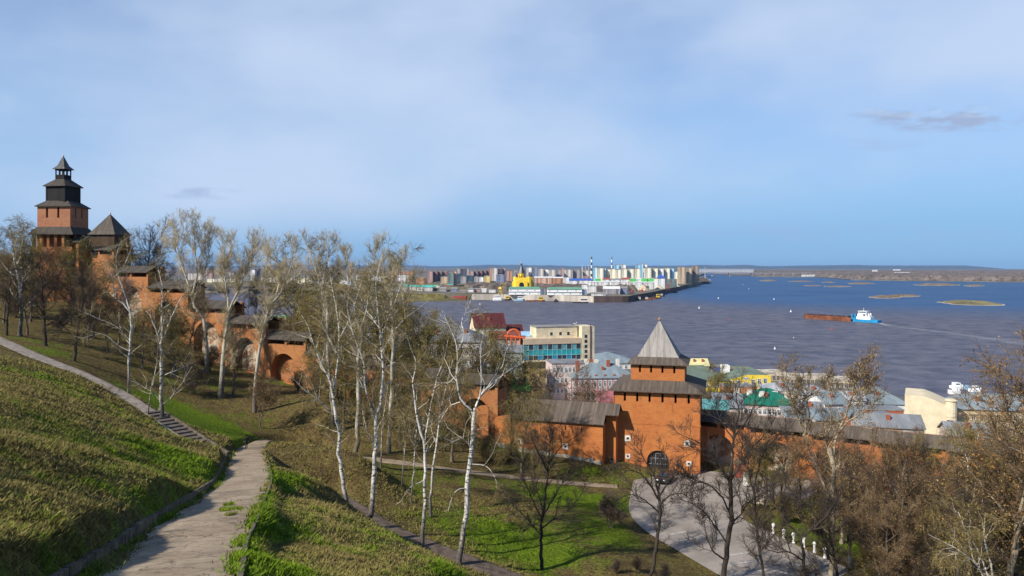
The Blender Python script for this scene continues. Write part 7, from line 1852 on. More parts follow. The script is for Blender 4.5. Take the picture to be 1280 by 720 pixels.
# long white hall behind the birches
o = house('white_hall', 'long white building with a patchy grey tin roof behind the birches', 'building', 486, 602, 428, 225, 16, W_WHITE, R_GT, 'hip', 4.6, math.radians(-4), win=(2, 14, 1.0, 1.6, 2.2, 3.4), chim=3)
house('grey_house', 'lower grey roofed wing left of the white hall', 'building', 455, 500, 446, 215, 12, W_GREY, R_WT, 'hip', 2.6, win=(1, 5, 1.0, 1.5, 1.8, 3))
house('red_roofed_house', 'larger maroon roofed house with a cream gable near the river', 'house', 594, 632, 409, 335, 12, W_CREAM, R_DR, 'gable', 5.6, math.radians(14), win=(1, 5, 1, 1.5, 2, 3))
house('red_roofed_house', 'smaller maroon roofed house left of the teal glass building', 'house', 628, 654, 417, 345, 10, W_CREAM, R_DR, 'gable', 3.6, math.radians(12), win=(1, 3, 1, 1.5, 2, 3))
house('brick_house', 'rusty roofed house below the maroon roofs', 'house', 612, 650, 424, 300, 9, W_GREY, plain('rusty_tin', (0.21, 0.055, 0.04), 0.3, 0.5), 'shed', 2.2)
house('shed', 'small shed with a pale blue roof beside the teal glass building', 'shed', 640, 662, 421, 310, 9, W_WHITE, R_BLUE, 'shed', 1.2)
# teal glass building
TYd = 300.0; ra_ = math.radians(14)
tb = thing('glass_building', 'modern beige building with a teal glass band and a flat roof', 'building', (wx(654.5, TYd), TYd, 8.0), ra_)
def bz(py): return wz(py, TYd) - 8.0
Wt = (wx(724, TYd) - wx(654.5, TYd)) / math.cos(ra_) * 1.06
mb = MB(); mb.box(0, Wt, 0, 16, bz(431), bz(424)); mb.build('parapet_band', W_BEIGE, tb)
mb = MB(); mb.box(0.5, Wt - 0.3, 0.6, 15.5, bz(451), bz(431.02)); mb.build('core', plain('teal_dark', (0.02, 0.11, 0.125), 0.3, 0.4, 0.3), tb)
M_TEAL = plain('teal_glass', (0.03, 0.27, 0.29), 0.35, 0.35, 0.12, 0.6); M_TEAL2 = plain('bright_teal_panel', (0.02, 0.33, 0.36), 0.15, 0.5, 0.35, 0.5); M_SKYP = plain('blue_panel', (0.02, 0.22, 0.38), 0.1, 0.5, 0.4)
for k in range(12):
    for za, zb_, mt in ((437.8, 431.2, M_GLASS if k % 2 else plain('teal_pale', (0.10, 0.26, 0.28), 0.4, 0.8, 0.15, 0.6)), (445.0, 438.0, M_TEAL2), (450.5, 445.2, M_GLASS if k % 3 else M_SKYP)):
        mb = MB(); mb.box(0.1 + (Wt - 0.2) * k / 12 + 0.07, 0.1 + (Wt - 0.2) * (k + 1) / 12 - 0.07, 0.25, 0.32, bz(za), bz(zb_)); mb.build('glass_panel', mt, tb)
for k in range(6):
    mb = MB(); mb.box(0.02, 0.09, 0.5 + k * 2.5, 2.8 + k * 2.5, bz(450.5), bz(431.2)); mb.build('glass_panel', M_TEAL, tb)
mb = MB()
for k in range(13): mb.box(0.1 + (Wt - 0.2) * k / 12 - 0.06, 0.1 + (Wt - 0.2) * k / 12 + 0.06, 0.14, 0.247, bz(451), bz(431.05))
for z in (438, 445): mb.box(0.0, Wt, 0.13, 0.24, bz(z) - 0.07, bz(z) + 0.07)
mb.build('mullions', plain('pale_mullion', (0.35, 0.55, 0.56), 0.1, 1, 0.5), tb)
mb = MB(); mb.box(-0.5, Wt + 0.2, -0.9, 15.6, bz(452.6), bz(451.02)); mb.build('ledge', W_CREAM, tb)
mb = MB(); mb.box(2.5, Wt + 0.1, 0.7, 15, 0, bz(452.62)); lw_ = mb.build('lower_walls', W_OCHRE, tb)
for r in range(3):
    for c in range(7): link('window', window_mesh(0.9, 1.5, W_OCHRE), tb, (4.0 + (Wt - 6) * c / 6, 0.7, bz(460) - r * 3.2))
mb = MB(); mb.box(Wt * 0.26, Wt - 0.4, 3.5, 13, bz(424) + 0.002, bz(410.6)); pn = mb.build('penthouse', W_CREAM, tb)
mb = MB(); mb.box(Wt * 0.25, Wt - 0.35, 3.3, 13.2, bz(410.6) + 0.003, bz(409.6)); mb.build('penthouse_roof', R_GREY, pn)
for f in (0.5, 0.66, 0.8):
    mb = MB(); mb.box(Wt * f, Wt * f + 1.0, 3.44, 3.497, bz(421), bz(417)); mb.build('window', M_GLASS, pn)
mb = MB()
for k in range(9): mb.cyl(1 + k * (Wt - 2) / 8, 0.3, bz(424), bz(424) + 1.0, 0.04, n=4)
mb.tube([(1, 0.3, bz(424) + 1.0), (Wt - 1, 0.3, bz(424) + 1.0)], 0.04, 4); mb.build('railing', plain('grey_rail', (0.4, 0.4, 0.4)), tb)
x1 = Wt + 0.25; ws = (wx(740, TYd) - wx(724, TYd)) * 1.04
mb = MB(); mb.box(x1, x1 + ws, -0.3, 9, 0, bz(409.4)); sw_ = mb.build('stair_tower', W_CREAM, tb)
for k in range(5):
    mb = MB(); mb.box(x1 + ws * 0.20, x1 + ws * 0.42, -0.36, -0.303, bz(424 + 6.4 * k), bz(420 + 6.4 * k)); mb.build('window', M_GLASS, sw_)
mb = MB(); mb.cyl(x1 + ws * 0.66, -0.5, 0, bz(407), 0.2, n=6); mb.build('downpipe', plain('brown_pipe', (0.16, 0.07, 0.05)), sw_)
mb = MB(); mb.cyl(x1 - 0.8, 4, bz(409), bz(404), 0.12, 0.05, 5); mb.lathe([(0.0, bz(408)), (0.7, bz(406.8)), (0.8, bz(406.2))], x1 - 1.6, 4, 8); mb.build('antenna', M_WHITE2, tb)
# red bent rooftop slide-like structure and green awning left of it
o = thing('roof_frame', 'bright orange tubular frame on a roof left of the teal glass building', 'frame', (wx(642, 280), 280, wz(421, 280)))
mb = MB()
for a in np.linspace(0, math.pi, 9)[:-1]:
    b = a + math.pi / 8
    for y in (0, 2.2): mb.tube([(2.4 * math.cos(a), y, 2.6 * math.sin(a)), (2.4 * math.cos(b), y, 2.6 * math.sin(b))], 0.32, 6)
for x in (-2.4, -0.8, 0.8, 2.4): mb.tube([(x, 0, 0), (x, 0, -7)], 0.3, 5)
mb.tube([(-3.5, 0, 0.2), (4.2, 0, -0.4)], 0.4, 6); mb.tube([(-3.5, 2.2, 0.2), (4.2, 2.2, -0.4)], 0.4, 6); mb.build('tubes', plain('orange_tube', (0.62, 0.11, 0.03), 0.1, 1, 0.5), o)
house('wooden_house', 'grey green boarded house half hidden left of the teal glass building', 'house', 590, 652, 441, 255, 10, wmat('grey_green_boards', (0.30, 0.34, 0.31), 0.35), R_GT, 'shed', 1.4, win=(1, 6, 1, 1.4, 2, 3))
o = thing('awning', 'bright lime green striped awning between the trees', 'awning', (wx(624, 235), 235, wz(461, 235)))
mb = MB()
for k in range(6):
    a, b = k * math.pi / 3, (k + 1) * math.pi / 3
    mb.face([(2.4 * math.cos(a), 2.4 * math.sin(a), 0.3), (2.4 * math.cos(b), 2.4 * math.sin(b), 0.3), (0.25 * math.cos(b), .25 * math.sin(b), 5.2), (0.25 * math.cos(a), .25 * math.sin(a), 5.2)], k % 2)
mb.build('cover', [plain('lime_cloth', (0.22, 0.46, 0.05), 0.15), plain('pale_lime_cloth', (0.42, 0.55, 0.22), 0.15)], o)
mb = MB(); mb.cyl(0, 0, -12, 5.2, 0.12, n=6); mb.build('pole', M_WOODD, o)
o = thing('chapel', 'small white chapel with a golden onion dome behind the wall', 'chapel', (wx(636, 170), 170, 16))
def hz_(py): return wz(py, 170) - 16
mb = MB(); mb.box(-2.6, 2.6, -2.6, 2.6, -4, hz_(481)); mb.build('wall', M_WHITE2, o)
mb = MB(); mb.lathe([(1.0, hz_(481)), (1.0, hz_(476)), (1.35, hz_(473)), (1.2, hz_(470.5)), (0.5, hz_(467.5)), (0.1, hz_(465)), (0, hz_(463))], 0, 0, 12); mb.build('onion_dome', plain('gold_dome', (0.62, 0.38, 0.05), 0.1, 1, 0.3, 0.6, metal=0.6), o)
house('green_roofed_hut', 'small hut with a leaf green roof behind the curtain wall', 'hut', 642, 660, 488, 160, 6, M_WHITE2, plain('leaf_green_tin', (0.06, 0.24, 0.05), 0.2, 0.6, 0.6), 'gable', 1.6, zb=12)
# red and white town house and blue roofs
house('pink_house', 'pink and white town house with a flat roof right below the stair tower', 'house', 690, 730, 455, 268, 12, W_PINK, R_GT, 'flat', 0.5, math.radians(8), win=(3, 8, 0.9, 1.7, 2.0, 3.6))
o = house('market_hall', 'large hall with a pale blue tin roof behind the gate tower', 'building', 738, 800, 454.5, 385, 30, W_WHITE, R_LB, 'hip', 4.0, math.radians(8), win=(1, 9, 1.2, 1.8, 1.8, 3), chim=0)
house('white_shed', 'white low shed at the left end of the pale blue roofed hall', 'shed', 738, 752, 447, 400, 8, M_WHITE, R_WHITE, 'flat', 0.3)
o = house('town_house', 'ornate red and white town house, grey blue tin roof, left of gate tower', 'house', 716, 797, 473, 262, 15, wmat('rose_white_plaster', (0.58, 0.50, 0.49), 0.15), R_LB, 'hip', 4.4, math.radians(6), win=(3, 13, 0.95, 1.9, 1.7, 3.9), chim=0)
for px, py in ((711, 452), (728, 450), (733, 455), (748, 452), (755, 450)):
    pass
hr = wz(473, 262) - 8.0
for k, (f, yy) in enumerate(((0.12, 4), (0.28, 7.4), (0.36, 7.4), (0.44, 7.0), (0.6, 5.0), (0.78, 8))):
    mb = MB(); x = -11.5 + 23 * f; mb.box(x - 0.6, x + 0.6, yy, yy + 1.0, hr + 1.6, hr + 5.6); mb.build('chimney', W_BRICK if k % 2 == 0 else M_WHITE2, o)
for k in range(7):
    mb = MB(); x = -9.5 + k * 3.2; mb.box(x - 0.35, x + 0.35, 0.4, 1.0, hr + 0.2, hr + 1.25); mb.build('dormer', W_BRICK, o)
mb = MB()
for k in range(14): mb.box(-11.6 + k * 1.785 - 0.16, -11.6 + k * 1.785 + 0.16, -0.14, -0.003, 0, hr)
mb.build('pilasters', wmat('rose_trim', (0.42, 0.13, 0.12)), o)
house('low_house', 'low house with a rose red tin roof tucked beside the gate tower', 'house', 750, 772, 505, 175, 8, W_WHITE, R_ROSE, 'shed', 1.5, zb=10)
# right of the tower
house('olive_roofed_hall', 'long hall with a dull olive green roof beside the yellow building', 'building', 862, 912, 476, 315, 34, W_YEL, R_OG, 'shed', 1.8, math.radians(4), zb=8, win=(1, 6, 1.6, 1.6, 1.8, 3))
o = house('yellow_building', 'bright yellow building with a sloping top edge and white framed windows', 'building', 901, 963, 480.5, 318, 24, W_YEL, R_OG, 'flat', 0.4, math.radians(-3), zb=8)
def yx(px): return wx(px, 318) - (wx(901, 318) + wx(963, 318)) / 2
def yz(py): return wz(py, 318) - 8
mb = MB(); pf = [(yx(901), 0), (yx(963), 0), (yx(963), yz(468.8)), (yx(934), yz(468.4)), (yx(901.5), yz(478))]
mb.face([(x, -0.26, z) for x, z in pf]); mb.face([(x, -0.012, z) for x, z in pf[::-1]])
for i in range(len(pf)):
    a, b = pf[i], pf[(i + 1) % len(pf)]; mb.face([(a[0], -0.012, a[1]), (b[0], -0.012, b[1]), (b[0], -0.26, b[1]), (a[0], -0.26, a[1])])
mb.build('front_wall', W_YEL, o)
for px, py, w_, h2 in ((908, 479.2, 1.4, 1.5), (915.6, 479, 1.5, 1.8), (923.5, 478.8, 1.5, 2.0), (930.6, 473, .8, .8), (933.6, 473, .8, .8), (930.6, 479.2, .8, 1.1), (933.6, 479.2, .8, 1.1), (941, 477.5, 1.4, 2.1), (948.5, 476.6, 1.4, 2.1), (955.8, 475.8, 1.4, 2.1)):
    link('window', window_mesh(w_, h2, M_WHITE), o, (yx(px), -0.262, yz(py)))
mb = MB(); k0, k1 = yx(901), yx(963)
mb.face([(k0, -0.01, yz(479.2)), (yx(934), -0.01, yz(470)), (yx(934), 24, yz(470)), (k0, 24, yz(479.2))]); mb.face([(yx(934), -0.01, yz(470)), (k1, -0.01, yz(470)), (k1, 24, yz(470)), (yx(934), 24, yz(470))])
mb.build('upper_roof', R_OG, o)
house('pale_yellow_house', 'small pale yellow house on the roof line behind the gate tower', 'house', 863, 886, 457, 350, 8, wmat('pale_yellow_plaster', (0.66, 0.60, 0.30), 0.08), wmat('pale_yellow_roof', (0.55, 0.50, 0.25), 0.1), 'gable', 2.6, zb=8)
house('white_house', 'white house with a low green roof and a chimney like tower by the river', 'house', 907, 937, 468, 340, 12, wmat('ivory_plaster', (0.68, 0.64, 0.47), 0.08), R_OG, 'gable', 2.6, math.radians(-14), zb=8)
mb = MB(); h_ = wz(456.5, 338) - 8; mb.box(wx(906, 338) - 1.1, wx(911.5, 338), 337, 341, 0, h_); tag(mb.build('white_turret', M_WHITE, None, (0, 0, 8)), 'square white turret at the left end of the ivory house', 'turret')
house('blue_fence_shed', 'low shed with a royal blue wall left of the white turret', 'shed', 890, 907, 458.5, 352, 5, R_ROYAL, R_GREY, 'flat', 0.3); house('blue_kiosk', 'royal blue kiosk right of the ivory house', 'kiosk', 937, 943.5, 462.5, 352, 4, R_ROYAL, R_GREY, 'flat', 0.3)
house('brick_shed', 'long orange brick shed with a pale pier in the middle', 'shed', 906, 946, 484, 272, 6, W_BRICKO, R_GREY, 'flat', 0.3, zb=8)
mb = MB(); mb.box(-0.9, 0.9, -0.4, -0.003, 0, wz(484.5, 272) - 8); tag(mb.build('pale_pier', M_WHITE2, None, (wx(921, 271.6), 271.9, 8)), 'pale plastered pier on the front of the long orange brick shed', 'pier')
house('grey_shed', 'shed with a grey tin roof before the orange brick shed', 'shed', 894, 928, 509, 215, 12, W_GREY, R_GT, 'gable', 2.8, math.radians(-10), zb=8)
house('turquoise_shed', 'low shed with a turquoise roof right of the gate tower', 'shed', 879, 908, 512, 185, 5, W_WHITE, R_CY, 'shed', 1.3, math.radians(-16), zb=10)
o = house('green_roofed_house', 'pale pink house under a big emerald green roof', 'house', 926, 992, 507, 232, 14, W_PINK, R_DG, 'hip', 4.0, math.radians(-16), zb=8, win=(2, 12, 1.0, 1.6, 1.9, 3.4))
hg = wz(507, 232) - 8
for k, (x, y) in enumerate(((-1.5, 3), (2.5, 5.5), (6.0, 4.0), (-5, 5))):
    mb = MB(); mb.box(x - 0.8, x + 0.8, y, y + 1.5, hg + 1.0, hg + 3.6); mb.build('dormer', M_WHITE2, o)
house('light_roofed_house', 'house with a pale tin roof behind the emerald green roof', 'house', 958, 1002, 489, 275, 12, W_WHITE, R_WT, 'hip', 2.4, math.radians(-6), zb=8, win=(1, 6, 1, 1.5, 1.8, 3))
o = house('ruined_mill', 'roofless stained building with dark openings by the river', 'building', 950, 985, 467, 345, 12, W_RUIN, W_RUIN, 'flat', 0.6, math.radians(-4), zb=6, win=(2, 7, 1.3, 2.0, 2.0, 3.5), winm=W_RUIN)
house('ruined_mill', 'long stained building with many dark openings, right of the roofless one', 'building', 984, 1042, 472, 338, 12, W_RUIN, W_RUIN, 'flat', 0.5, math.radians(-10), zb=6, win=(3, 12, 1.3, 2.0, 2.0, 3.5), winm=W_RUIN)
house('ruined_mill', 'lower stained building at the right end of the ruined row', 'building', 1040, 1070, 476, 325, 12, W_RUIN, W_RUIN, 'flat', 0.5, math.radians(-12), zb=6, win=(2, 6, 1.3, 2.0, 2.0, 3.5), winm=W_RUIN)
for lab, x0, x1, ye, Y, dep, wm, rm, rt, rise, rz in [
    ('white house with a pale tin roof in the middle of the jumble of roofs', 1000, 1040, 494, 262, 12, W_WHITE, R_WT, 'hip', 2.4, -8), ('grey roofed house before the ruined row', 1030, 1062, 505, 240, 11, W_WHITE, R_LB, 'gable', 2.8, 10), ('low grey roofed sheds under the tan tree', 1000, 1028, 516, 212, 9, W_GREY, R_GT, 'gable', 2.2, -14), ('pale blue roofed shed right of the red door', 985, 1014, 524, 196, 8, W_WHITE, R_LB, 'shed', 1.6, -8), ('pale blue roofed shed under the tan tree', 1022, 1052, 526, 188, 8, W_GREY, R_LB, 'shed', 1.4, -10),
    ('white walled house left of the blue hipped roof', 1052, 1080, 500, 258, 10, M_WHITE, R_WT, 'gable', 2.0, -12), ('small orange house among the grey roofs', 1018, 1036, 497.5, 248, 6, W_BRICKO, R_WT, 'flat', 0.3, 0)]:
    house('jumbled_house', lab, 'house', x0, x1, ye, Y, dep, wm, rm, rt, rise, math.radians(rz), zb=8, win=(1, 4, 0.9, 1.3, 1.7, 3))
o = house('blue_roofed_house', 'white building with a light blue hipped roof left of the cream blank wall', 'building', 1070, 1134, 505.5, 262, 16, W_WHITE, R_LB, 'hip', 4.6, math.radians(-8), zb=8)
house('brick_wall_house', 'red brick sheds before the light blue hipped roof', 'shed', 1066, 1128, 513, 228, 7, W_BRICK, R_GT, 'flat', 0.3, math.radians(-6), zb=8)
house('grey_roofed_shed', 'grey tin roofed shed before the red brick sheds', 'shed', 1076, 1150, 534, 190, 9, W_GREY, R_GT, 'gable', 2.4, math.radians(-14), zb=9)
house('cream_hut', 'small cream hut in front of the red brick sheds', 'hut', 1101, 1116, 520, 205, 5, W_CREAM, R_GT, 'flat', 0.3, zb=9)
house('tin_shed', 'small blue tin roofed shed left of the red brick sheds', 'shed', 1062, 1084, 522, 205, 7, W_BRICK, R_LB, 'shed', 1.0, zb=9)
# cream blank wall with a curved top and a turret
CYd = 215.0
o = thing('theatre_hall', 'tall blank cream wall with a sweeping top edge and a round turret', 'building', (wx(1131, CYd), CYd, 8), math.radians(-28))
def qz(py): return wz(py, CYd) - 8
Wc = 10.3
tp = [(Wc * f, qz(493.4 + (10.0 * max(0, (f - 0.45) / 0.55) ** 1.15))) for f in np.linspace(0, 1, 15)]
mb = MB(); mb.face([(0, 0, 0), (Wc, 0, 0)] + [(x, 0, z) for x, z in tp[::-1]]); mb.face([(Wc, 14, 0), (0, 14, 0)] + [(x, 14, z) for x, z in tp])
for (xa, za), (xb, zb_) in zip(tp[:-1], tp[1:]): mb.face([(xa, 0, za), (xb, 0, zb_), (xb, 14, zb_), (xa, 14, za)])
mb.face([(0, 14, 0), (0, 0, 0), (0, 0, tp[0][1]), (0, 14, tp[0][1])]); mb.face([(Wc, 0, 0), (Wc, 14, 0), (Wc, 14, tp[-1][1]), (Wc, 0, tp[-1][1])])
mb.build('wall', wmat('cream_render', (0.62, 0.53, 0.36), 0.12), o)
mb = MB(); mb.lathe([(1.45, 0), (1.45, qz(497.5)), (1.7, qz(497.3)), (1.7, qz(496.2)), (1.2, qz(495.0)), (0, qz(494.2))], Wc + 1.0, 0.6, 14); tr_ = mb.build('turret', W_CREAM, o)
mb = MB(); mb.box(Wc - 0.1, Wc + 1.5, -1.0, -0.91, qz(534), qz(520)); mb.build('dark_window', M_GLASS, tr_)
house('beige_block', 'long beige building with a grey blue tin roof at the right edge', 'building', 1197, 1320, 513.5, 212, 14, wmat('beige_stucco', (0.48, 0.38, 0.23), 0.2), R_LB, 'hip', 3.4, math.radians(-10), zb=8, win=(2, 13, 1.0, 1.6, 2.0, 3.4), winm=W_CREAM)
house('pink_cottage', 'pinkish cottage with a grey roof at the far right behind the wall', 'house', 1190, 1236, 545, 165, 8, W_PINK, R_GT, 'gable', 2.0, math.radians(-16), zb=10)
# left: roofs glimpsed between the poplars
for nm, lab, x0, x1, ye, Y, dep, wm, rm, rt, rise in [
    ('town_house', 'white walled house glimpsed behind the roofed wall sections', 350, 382, 412, 330, 12, W_WHITE, R_GT, 'hip', 3), ('town_house', 'green roofed house glimpsed between the poplars', 335, 356, 402, 420, 12, W_PINK, R_GREEN, 'gable', 3), ('town_house', 'red roofed house glimpsed between the poplars', 330, 352, 407, 380, 10, W_CREAM, R_DR, 'gable', 2.5),
    ('town_house', 'pale roofed house behind the tall birches', 440, 470, 400, 360, 12, W_WHITE, R_WT, 'gable', 3), ('town_house', 'white house low behind the left birches', 395, 420, 425, 300, 12, W_WHITE, R_WT, 'hip', 2.5), ('town_house', 'grey roofed house behind the wall under the poplars', 362, 400, 432, 270, 12, W_GREY, R_GT, 'hip', 3), ('town_house', 'grey tin roofed house right of the pale poplars', 424, 458, 440, 260, 12, W_WHITE, R_GT, 'hip', 3)]:
    house(nm, lab, 'house', x0, x1, ye, Y, dep, wm, rm, rt, rise, zb=8, win=(1, 4, 1, 1.5, 1.8, 3))

# ------------------------------------------------------------------ small things on the ground
# bollards along the road
MBOL = MB(); MBOL.lathe([(0.17, -0.1), (0.17, 0.12), (0.12, 0.16), (0.12, 0.72), (0.17, 0.76), (0.17, 0.86), (0.10, 0.98), (0.0, 1.02)], 0, 0, 10)
bm_ = MBOL.mesh('bollard', M_WHITE)
for k, (px, py) in enumerate([(965, 666), (978, 673), (990, 678.5), (1003, 683.5), (1016.5, 690), (1029.5, 697), (1060.5, 710), (1077, 718), (1094, 724)]):
    p = ground_hit(px, py); o = bpy.data.objects.new('bollard', bm_); COL.objects.link(o); o.location = (p[0] + 0.2, p[1] + 0.1, zat(p[0] + 0.2, p[1] + .1) - 0.02); o.scale = (1.25, 1.25, 1.3)
    tag(o, 'white bollard ' + ['at the far end of the row, nearest the gate tower', 'next to the far end bollard', 'third from the far end of the row', 'fourth from the far end, under the crooked dark tree', 'fifth in the row, in the middle', 'just before the gap in the row', 'just after the gap in the row', 'next to the nearest bollard', 'nearest the bottom of the picture'][k], 'bollard', 'white bollards along the road')
# dark car parked before the gate
p = ground_hit(831, 602)
car = thing('parked_car', 'small black car parked in front of the gate', 'car', (p[0], p[1], ROAD_Z0 + ROAD_SL * (p[1] - 83)), math.radians(62))
M_CARB = plain('black_car_paint', (0.015, 0.015, 0.018), 0.1, 1, 0.2, 0.6)
prof = [(-2.05, 0.35), (-2.1, 0.75), (-1.9, 0.9), (-1.0, 0.98), (-0.45, 1.42), (0.95, 1.46), (1.65, 1.0), (2.0, 0.92), (2.05, 0.4)]
mb = MB(); hw_ = 0.85
L_ = [(x, -hw_ * (0.82 if z > 1.2 else 1), z) for x, z in prof]; R__ = [(x, -y, z) for x, y, z in L_]
mb.face(L_[::-1]); mb.face(R__)
for i in range(len(prof)): j = (i + 1) % len(prof); mb.face([L_[i], L_[j], R__[j], R__[i]])
body = mb.build('body', M_CARB, car)
if True:
    import bmesh
    bm2 = bmesh.new(); bm2.from_mesh(body.data); bmesh.ops.recalc_face_normals(bm2, faces=bm2.faces); bm2.to_mesh(body.data); bm2.free()
for nm, pts in [('windscreen', [(-0.98, -.72, 1.02), (-0.98, .72, 1.02), (-0.5, .62, 1.38), (-0.5, -.62, 1.38)]), ('rear_window', [(1.58, .7, 1.06), (1.58, -.7, 1.06), (1.06, -.6, 1.4), (1.06, .6, 1.4)])]:
    mb = MB(); d_ = np.array([-0.03 if 'wind' in nm and nm[0] == 'w' else 0.03, 0, 0.03]); mb.face([tuple(np.array(q) + d_) for q in pts]); mb.build(nm, M_GLASS, car)
for x in (-1.3, 1.3):
    for s_ in (-1, 1):
        mb = MB(); mb.tube([(x, s_ * 0.72, 0.32), (x, s_ * 0.90, 0.32)], 0.32, 14); w_o = mb.build('wheel', M_IRON, car)
        mb = MB(); mb.tube([(x, s_ * 0.90 + s_ * 0.003, 0.32), (x, s_ * 0.915, 0.32)], 0.19, 10); mb.build('rim', plain('alloy', (0.4, 0.4, 0.42), 0.1, 1, 0.4), w_o)
for s_ in (-1, 1):
    mb = MB(); mb.box(-2.13, -2.08, s_ * 0.55 - 0.16, s_ * 0.55 + 0.16, 0.66, 0.8); mb.build('headlight', M_WHITE, car)
# white banner stand, yellow sign, stone plinth, dark door at the garden wall, brick pier beside gate
p = ground_hit(932.5, 609)
o = thing('banner_stand', 'tall narrow white banner stand at the edge of the forecourt', 'banner', (p[0], p[1], p[2]), math.radians(-15))
mb = MB(); mb.box(-0.42, 0.42, -0.03, 0.03, 0.25, 2.15); mb.build('panel', M_WHITE, o)
mb = MB(); mb.box(-0.46, -0.42, -0.04, 0.04, 0, 2.2); mb.box(0.42, 0.46, -0.04, 0.04, 0, 2.2); mb.box(-0.5, 0.5, -0.3, 0.3, 0, 0.06); mb.build('frame', plain('grey_post', (0.25, 0.25, 0.25)), o)
p = wp(951, 618, 113); zq = zat(p[0], p[1])
o = thing('small_sign', 'small yellow sign on a post beside the banner stand', 'sign', (p[0], p[1], zq), math.radians(-10))
mb = MB(); mb.cyl(0, 0, -0.2, 1.2, 0.04, n=6); mb.build('post', plain('grey_post', (0.25, 0.25, 0.25)), o)
mb = MB(); mb.box(-0.28, 0.28, -0.05, -0.01, 0.75, 1.2); mb.build('plate', M_YEL, o)
p = wp(946, 640, 107); zq = zat(p[0], p[1])
o = thing('stone_block', 'pale rough stone block on the small lawn by the forecourt', 'stone', (p[0], p[1], zq))
mb = MB(); mb.prism([(-0.9, -0.5), (0.8, -0.6), (1.0, 0.4), (-0.6, 0.6)], -0.2, 0.9); mb.prism([(-0.6, -0.4), (0.4, -0.45), (0.6, 0.3), (-0.4, 0.4)], 0.9, 1.35); tag(o); mb.build('stone', M_STONE, o)
o = thing('sentry_box', 'dark red sentry box at the wall right of the gate', 'booth', (*ground_hit(925, 596)[:2], 27.5), RZ)
mb = MB(); mb.box(-0.75, 0.75, -0.6, 0.6, 0, 2.3); mb.build('walls', plain('dark_red_boards', (0.17, 0.035, 0.03), 0.3), o)
mb = MB(); mb.frustum(0.95, 0.8, 2.303, 0.02, 0.02, 3.0); mb.build('roof', M_ROOFD, o)
# person on the path
def person(label, x, y, rz):
    z = zat(x, y) + 0.09
    J = dict(pelvis=(0, 0, .93), chest=(0, .01, 1.25), neck=(0, .02, 1.46), head0=(0, .0, 1.56), head1=(0, -.01, 1.70), ls=(-.17, .02, 1.40), le=(-.24, .06, 1.13), lh=(-.23, -.06, .90), rs=(.17, .02, 1.40), re=(.24, -.02, 1.13), rh=(.22, -.18, .96),
             lp=(-.09, 0, .90), lk=(-.10, -.10, .50), la=(-.10, .06, .10), lt=(-.10, -.08, .04), rp=(.09, 0, .90), rk=(.10, .06, .50), ra=(.10, .22, .14), rt=(.10, .12, .03))
    R = dict(pelvis=.145, chest=.165, neck=.06, head0=.085, head1=.095, ls=.075, le=.055, lh=.045, rs=.075, re=.055, rh=.045, lp=.10, lk=.065, la=.05, lt=.045, rp=.10, rk=.065, ra=.05, rt=.045)
    E = [('pelvis', 'chest'), ('chest', 'neck'), ('neck', 'head0'), ('head0', 'head1'), ('chest', 'ls'), ('ls', 'le'), ('le', 'lh'), ('chest', 'rs'), ('rs', 're'), ('re', 'rh'), ('pelvis', 'lp'), ('lp', 'lk'), ('lk', 'la'), ('la', 'lt'), ('pelvis', 'rp'), ('rp', 'rk'), ('rk', 'ra'), ('ra', 'rt')]
    ks = list(J); me = bpy.data.meshes.new('person'); me.from_pydata([J[k] for k in ks], [(ks.index(a), ks.index(b)) for a, b in E], [])
    me.materials.append(plain('dark_coat', (0.018, 0.019, 0.023), 0.2, 3)); me.materials.append(plain('skin', (0.42, 0.26, 0.19), 0.1, 3))
    o = bpy.data.objects.new('person', me); COL.objects.link(o); o.location = (x, y, z); o.rotation_euler = (0, 0, rz)
    m = o.modifiers.new('skin', 'SKIN'); o.modifiers.new('sub', 'SUBSURF').levels = 2; o.modifiers['sub'].render_levels = 2
    for i, k in enumerate(ks):
        me.skin_vertices[0].data[i].radius = (R[k], R[k] * (0.72 if k in ('pelvis', 'chest') else 1)); me.skin_vertices[0].data[i].use_root = (k == 'pelvis')
    dg = bpy.context.evaluated_depsgraph_get(); m2 = bpy.data.meshes.new_from_object(o.evaluated_get(dg)); o.modifiers.clear(); o.data = m2
    for pl in m2.polygons:
        c = pl.center; pl.material_index = 1 if c.z > 1.50 or (abs(c.x) > .18 and c.z < 1.0 and c.z > 0.82) else 0; pl.use_smooth = True
    tag(o, label, 'person')
    mb = MB(); mb.lathe([(.11, 1.60), (.115, 1.68), (.10, 1.77), (.05, 1.82), (0, 1.83)], 0, 0.012, 10); mb.build('hair', plain('dark_hair', (0.02, 0.015, 0.012)), o)
    mb = MB(); mb.box(-.15, .15, .13, .24, 1.02, 1.40); mb.build('backpack', plain('black_bag', (0.02, 0.02, 0.022)), o)
    return o
pp = wp(308, 560, 96); person('walker in dark clothes at the left edge of the path near its crest', pp[0], 96, 0.5)

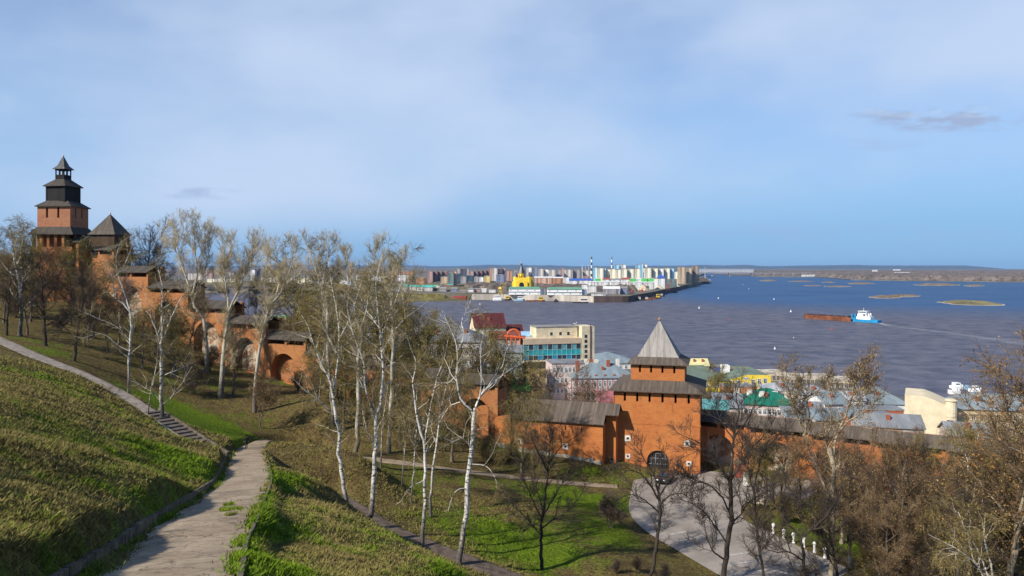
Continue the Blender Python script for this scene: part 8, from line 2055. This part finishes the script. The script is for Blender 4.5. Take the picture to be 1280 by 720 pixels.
# ------------------------------------------------------------------ grass blades on the near banks
rng = np.random.default_rng(12)
PG = wp(292, 636, 35)
n0 = 760000
r_ = rng.random(n0)
by = 8.0 * (100 / 8.0) ** (rng.random(n0) ** 0.9)
bx = rng.uniform(-0.70, 0.02, n0) * by + rng.uniform(-1, 2, n0)
ok = np.ones(n0, bool)
for L, hw in ((PATH_S, PATH_HW.max() - 0.05), (LPATH_S, 1.35), (UPATH_S, 1.0)):
    d, _ = line_dist(bx, by, L); ok &= (np.abs(d) > hw + 0.05 - np.abs(rng.normal(0, 0.22, n0)) * (fbm(bx * 0.8, by * 0.35, 5, 3) > 0.45)) | ((L is PATH_S) & (fbm(bx * 1.6, by * 1.1, 15, 3) > 0.50) & (((bx - PG[0] + 0.3 * (by - PG[1])) / 0.6) ** 2 + ((by - PG[1]) / 4.0) ** 2 < 1))
d, _ = line_dist(bx, by, np.array([STAIR_A, STAIR_B])); ok &= np.abs(d) > 1.3
cl = fbm(bx * 0.9, by * 0.9, 77, 3); ok &= rng.random(n0) < np.clip((cl - 0.28) * 3.2, 0.12, 1)
bx, by = bx[ok], by[ok]; n = len(bx)
bzv = z_raw(bx, by)
_s = np.concatenate([[0], np.cumsum(np.hypot(np.diff(PATH_S[:, 0]), np.diff(PATH_S[:, 1])))])
d, par = line_dist(bx, by, PATH_S)
bzv = np.where(np.abs(d) < np.interp(par, _s, PATH_HW) + 0.1, np.maximum(bzv, zprof(PATH_S, par) - 0.005), bzv)
g = green_at(bx, by) + 0.5 * np.exp(-((bx - PG[0]) / 1.2) ** 2 - ((by - PG[1]) / 5) ** 2) + rng.normal(0, 0.16, n)
hh = rng.uniform(0.025, 0.085, n) * (0.8 + 0.7 * fbm(bx * 0.5, by * 0.5, 31, 3)) * (1 + 0.010 * by) * np.where(fbm(bx * 0.7 + 9, by * 0.7, 61, 3) > 0.60, 2.1, 1.0)
wd2 = rng.uniform(0.008, 0.016, n) * (1 + 0.035 * by)
a = rng.uniform(0, 2 * np.pi, n); ln_ = rng.normal(0, 0.75, (n, 2)) * hh[:, None] + np.array([0.25, 0.1]) * hh[:, None]
dx, dy = np.cos(a) * wd2, np.sin(a) * wd2
V = np.empty((n, 3, 3))
V[:, 0] = np.stack([bx - dx, by - dy, bzv - 0.01], 1); V[:, 1] = np.stack([bx + dx, by + dy, bzv - 0.01], 1); V[:, 2] = np.stack([bx + ln_[:, 0], by + ln_[:, 1], bzv + hh], 1)
t = NT('grass_blades')
nn = t.noise(t.coord('Object'), 2.6, 8, 0.8)
cs = t.mix(t.rng(nn, 0.3, 0.7), (0.075, 0.058, 0.020), (0.31, 0.25, 0.082)); cg = t.mix(t.rng(nn, 0.3, 0.7), (0.045, 0.085, 0.004), (0.18, 0.27, 0.010))
M_BLADE = t.fin(t.mix(t.rng(t.attr('green'), 0.2, 0.75), cs, cg), 0.8, 0.15)
tag(link('grass', np_mesh('grass', V.reshape(-1, 3), [np.arange(n * 3).reshape(n, 3)], M_BLADE, smooth=False, attrs={'green': np.repeat(g, 3)})), 'short dry and green grass on the banks beside the path', 'grass', kind='stuff')
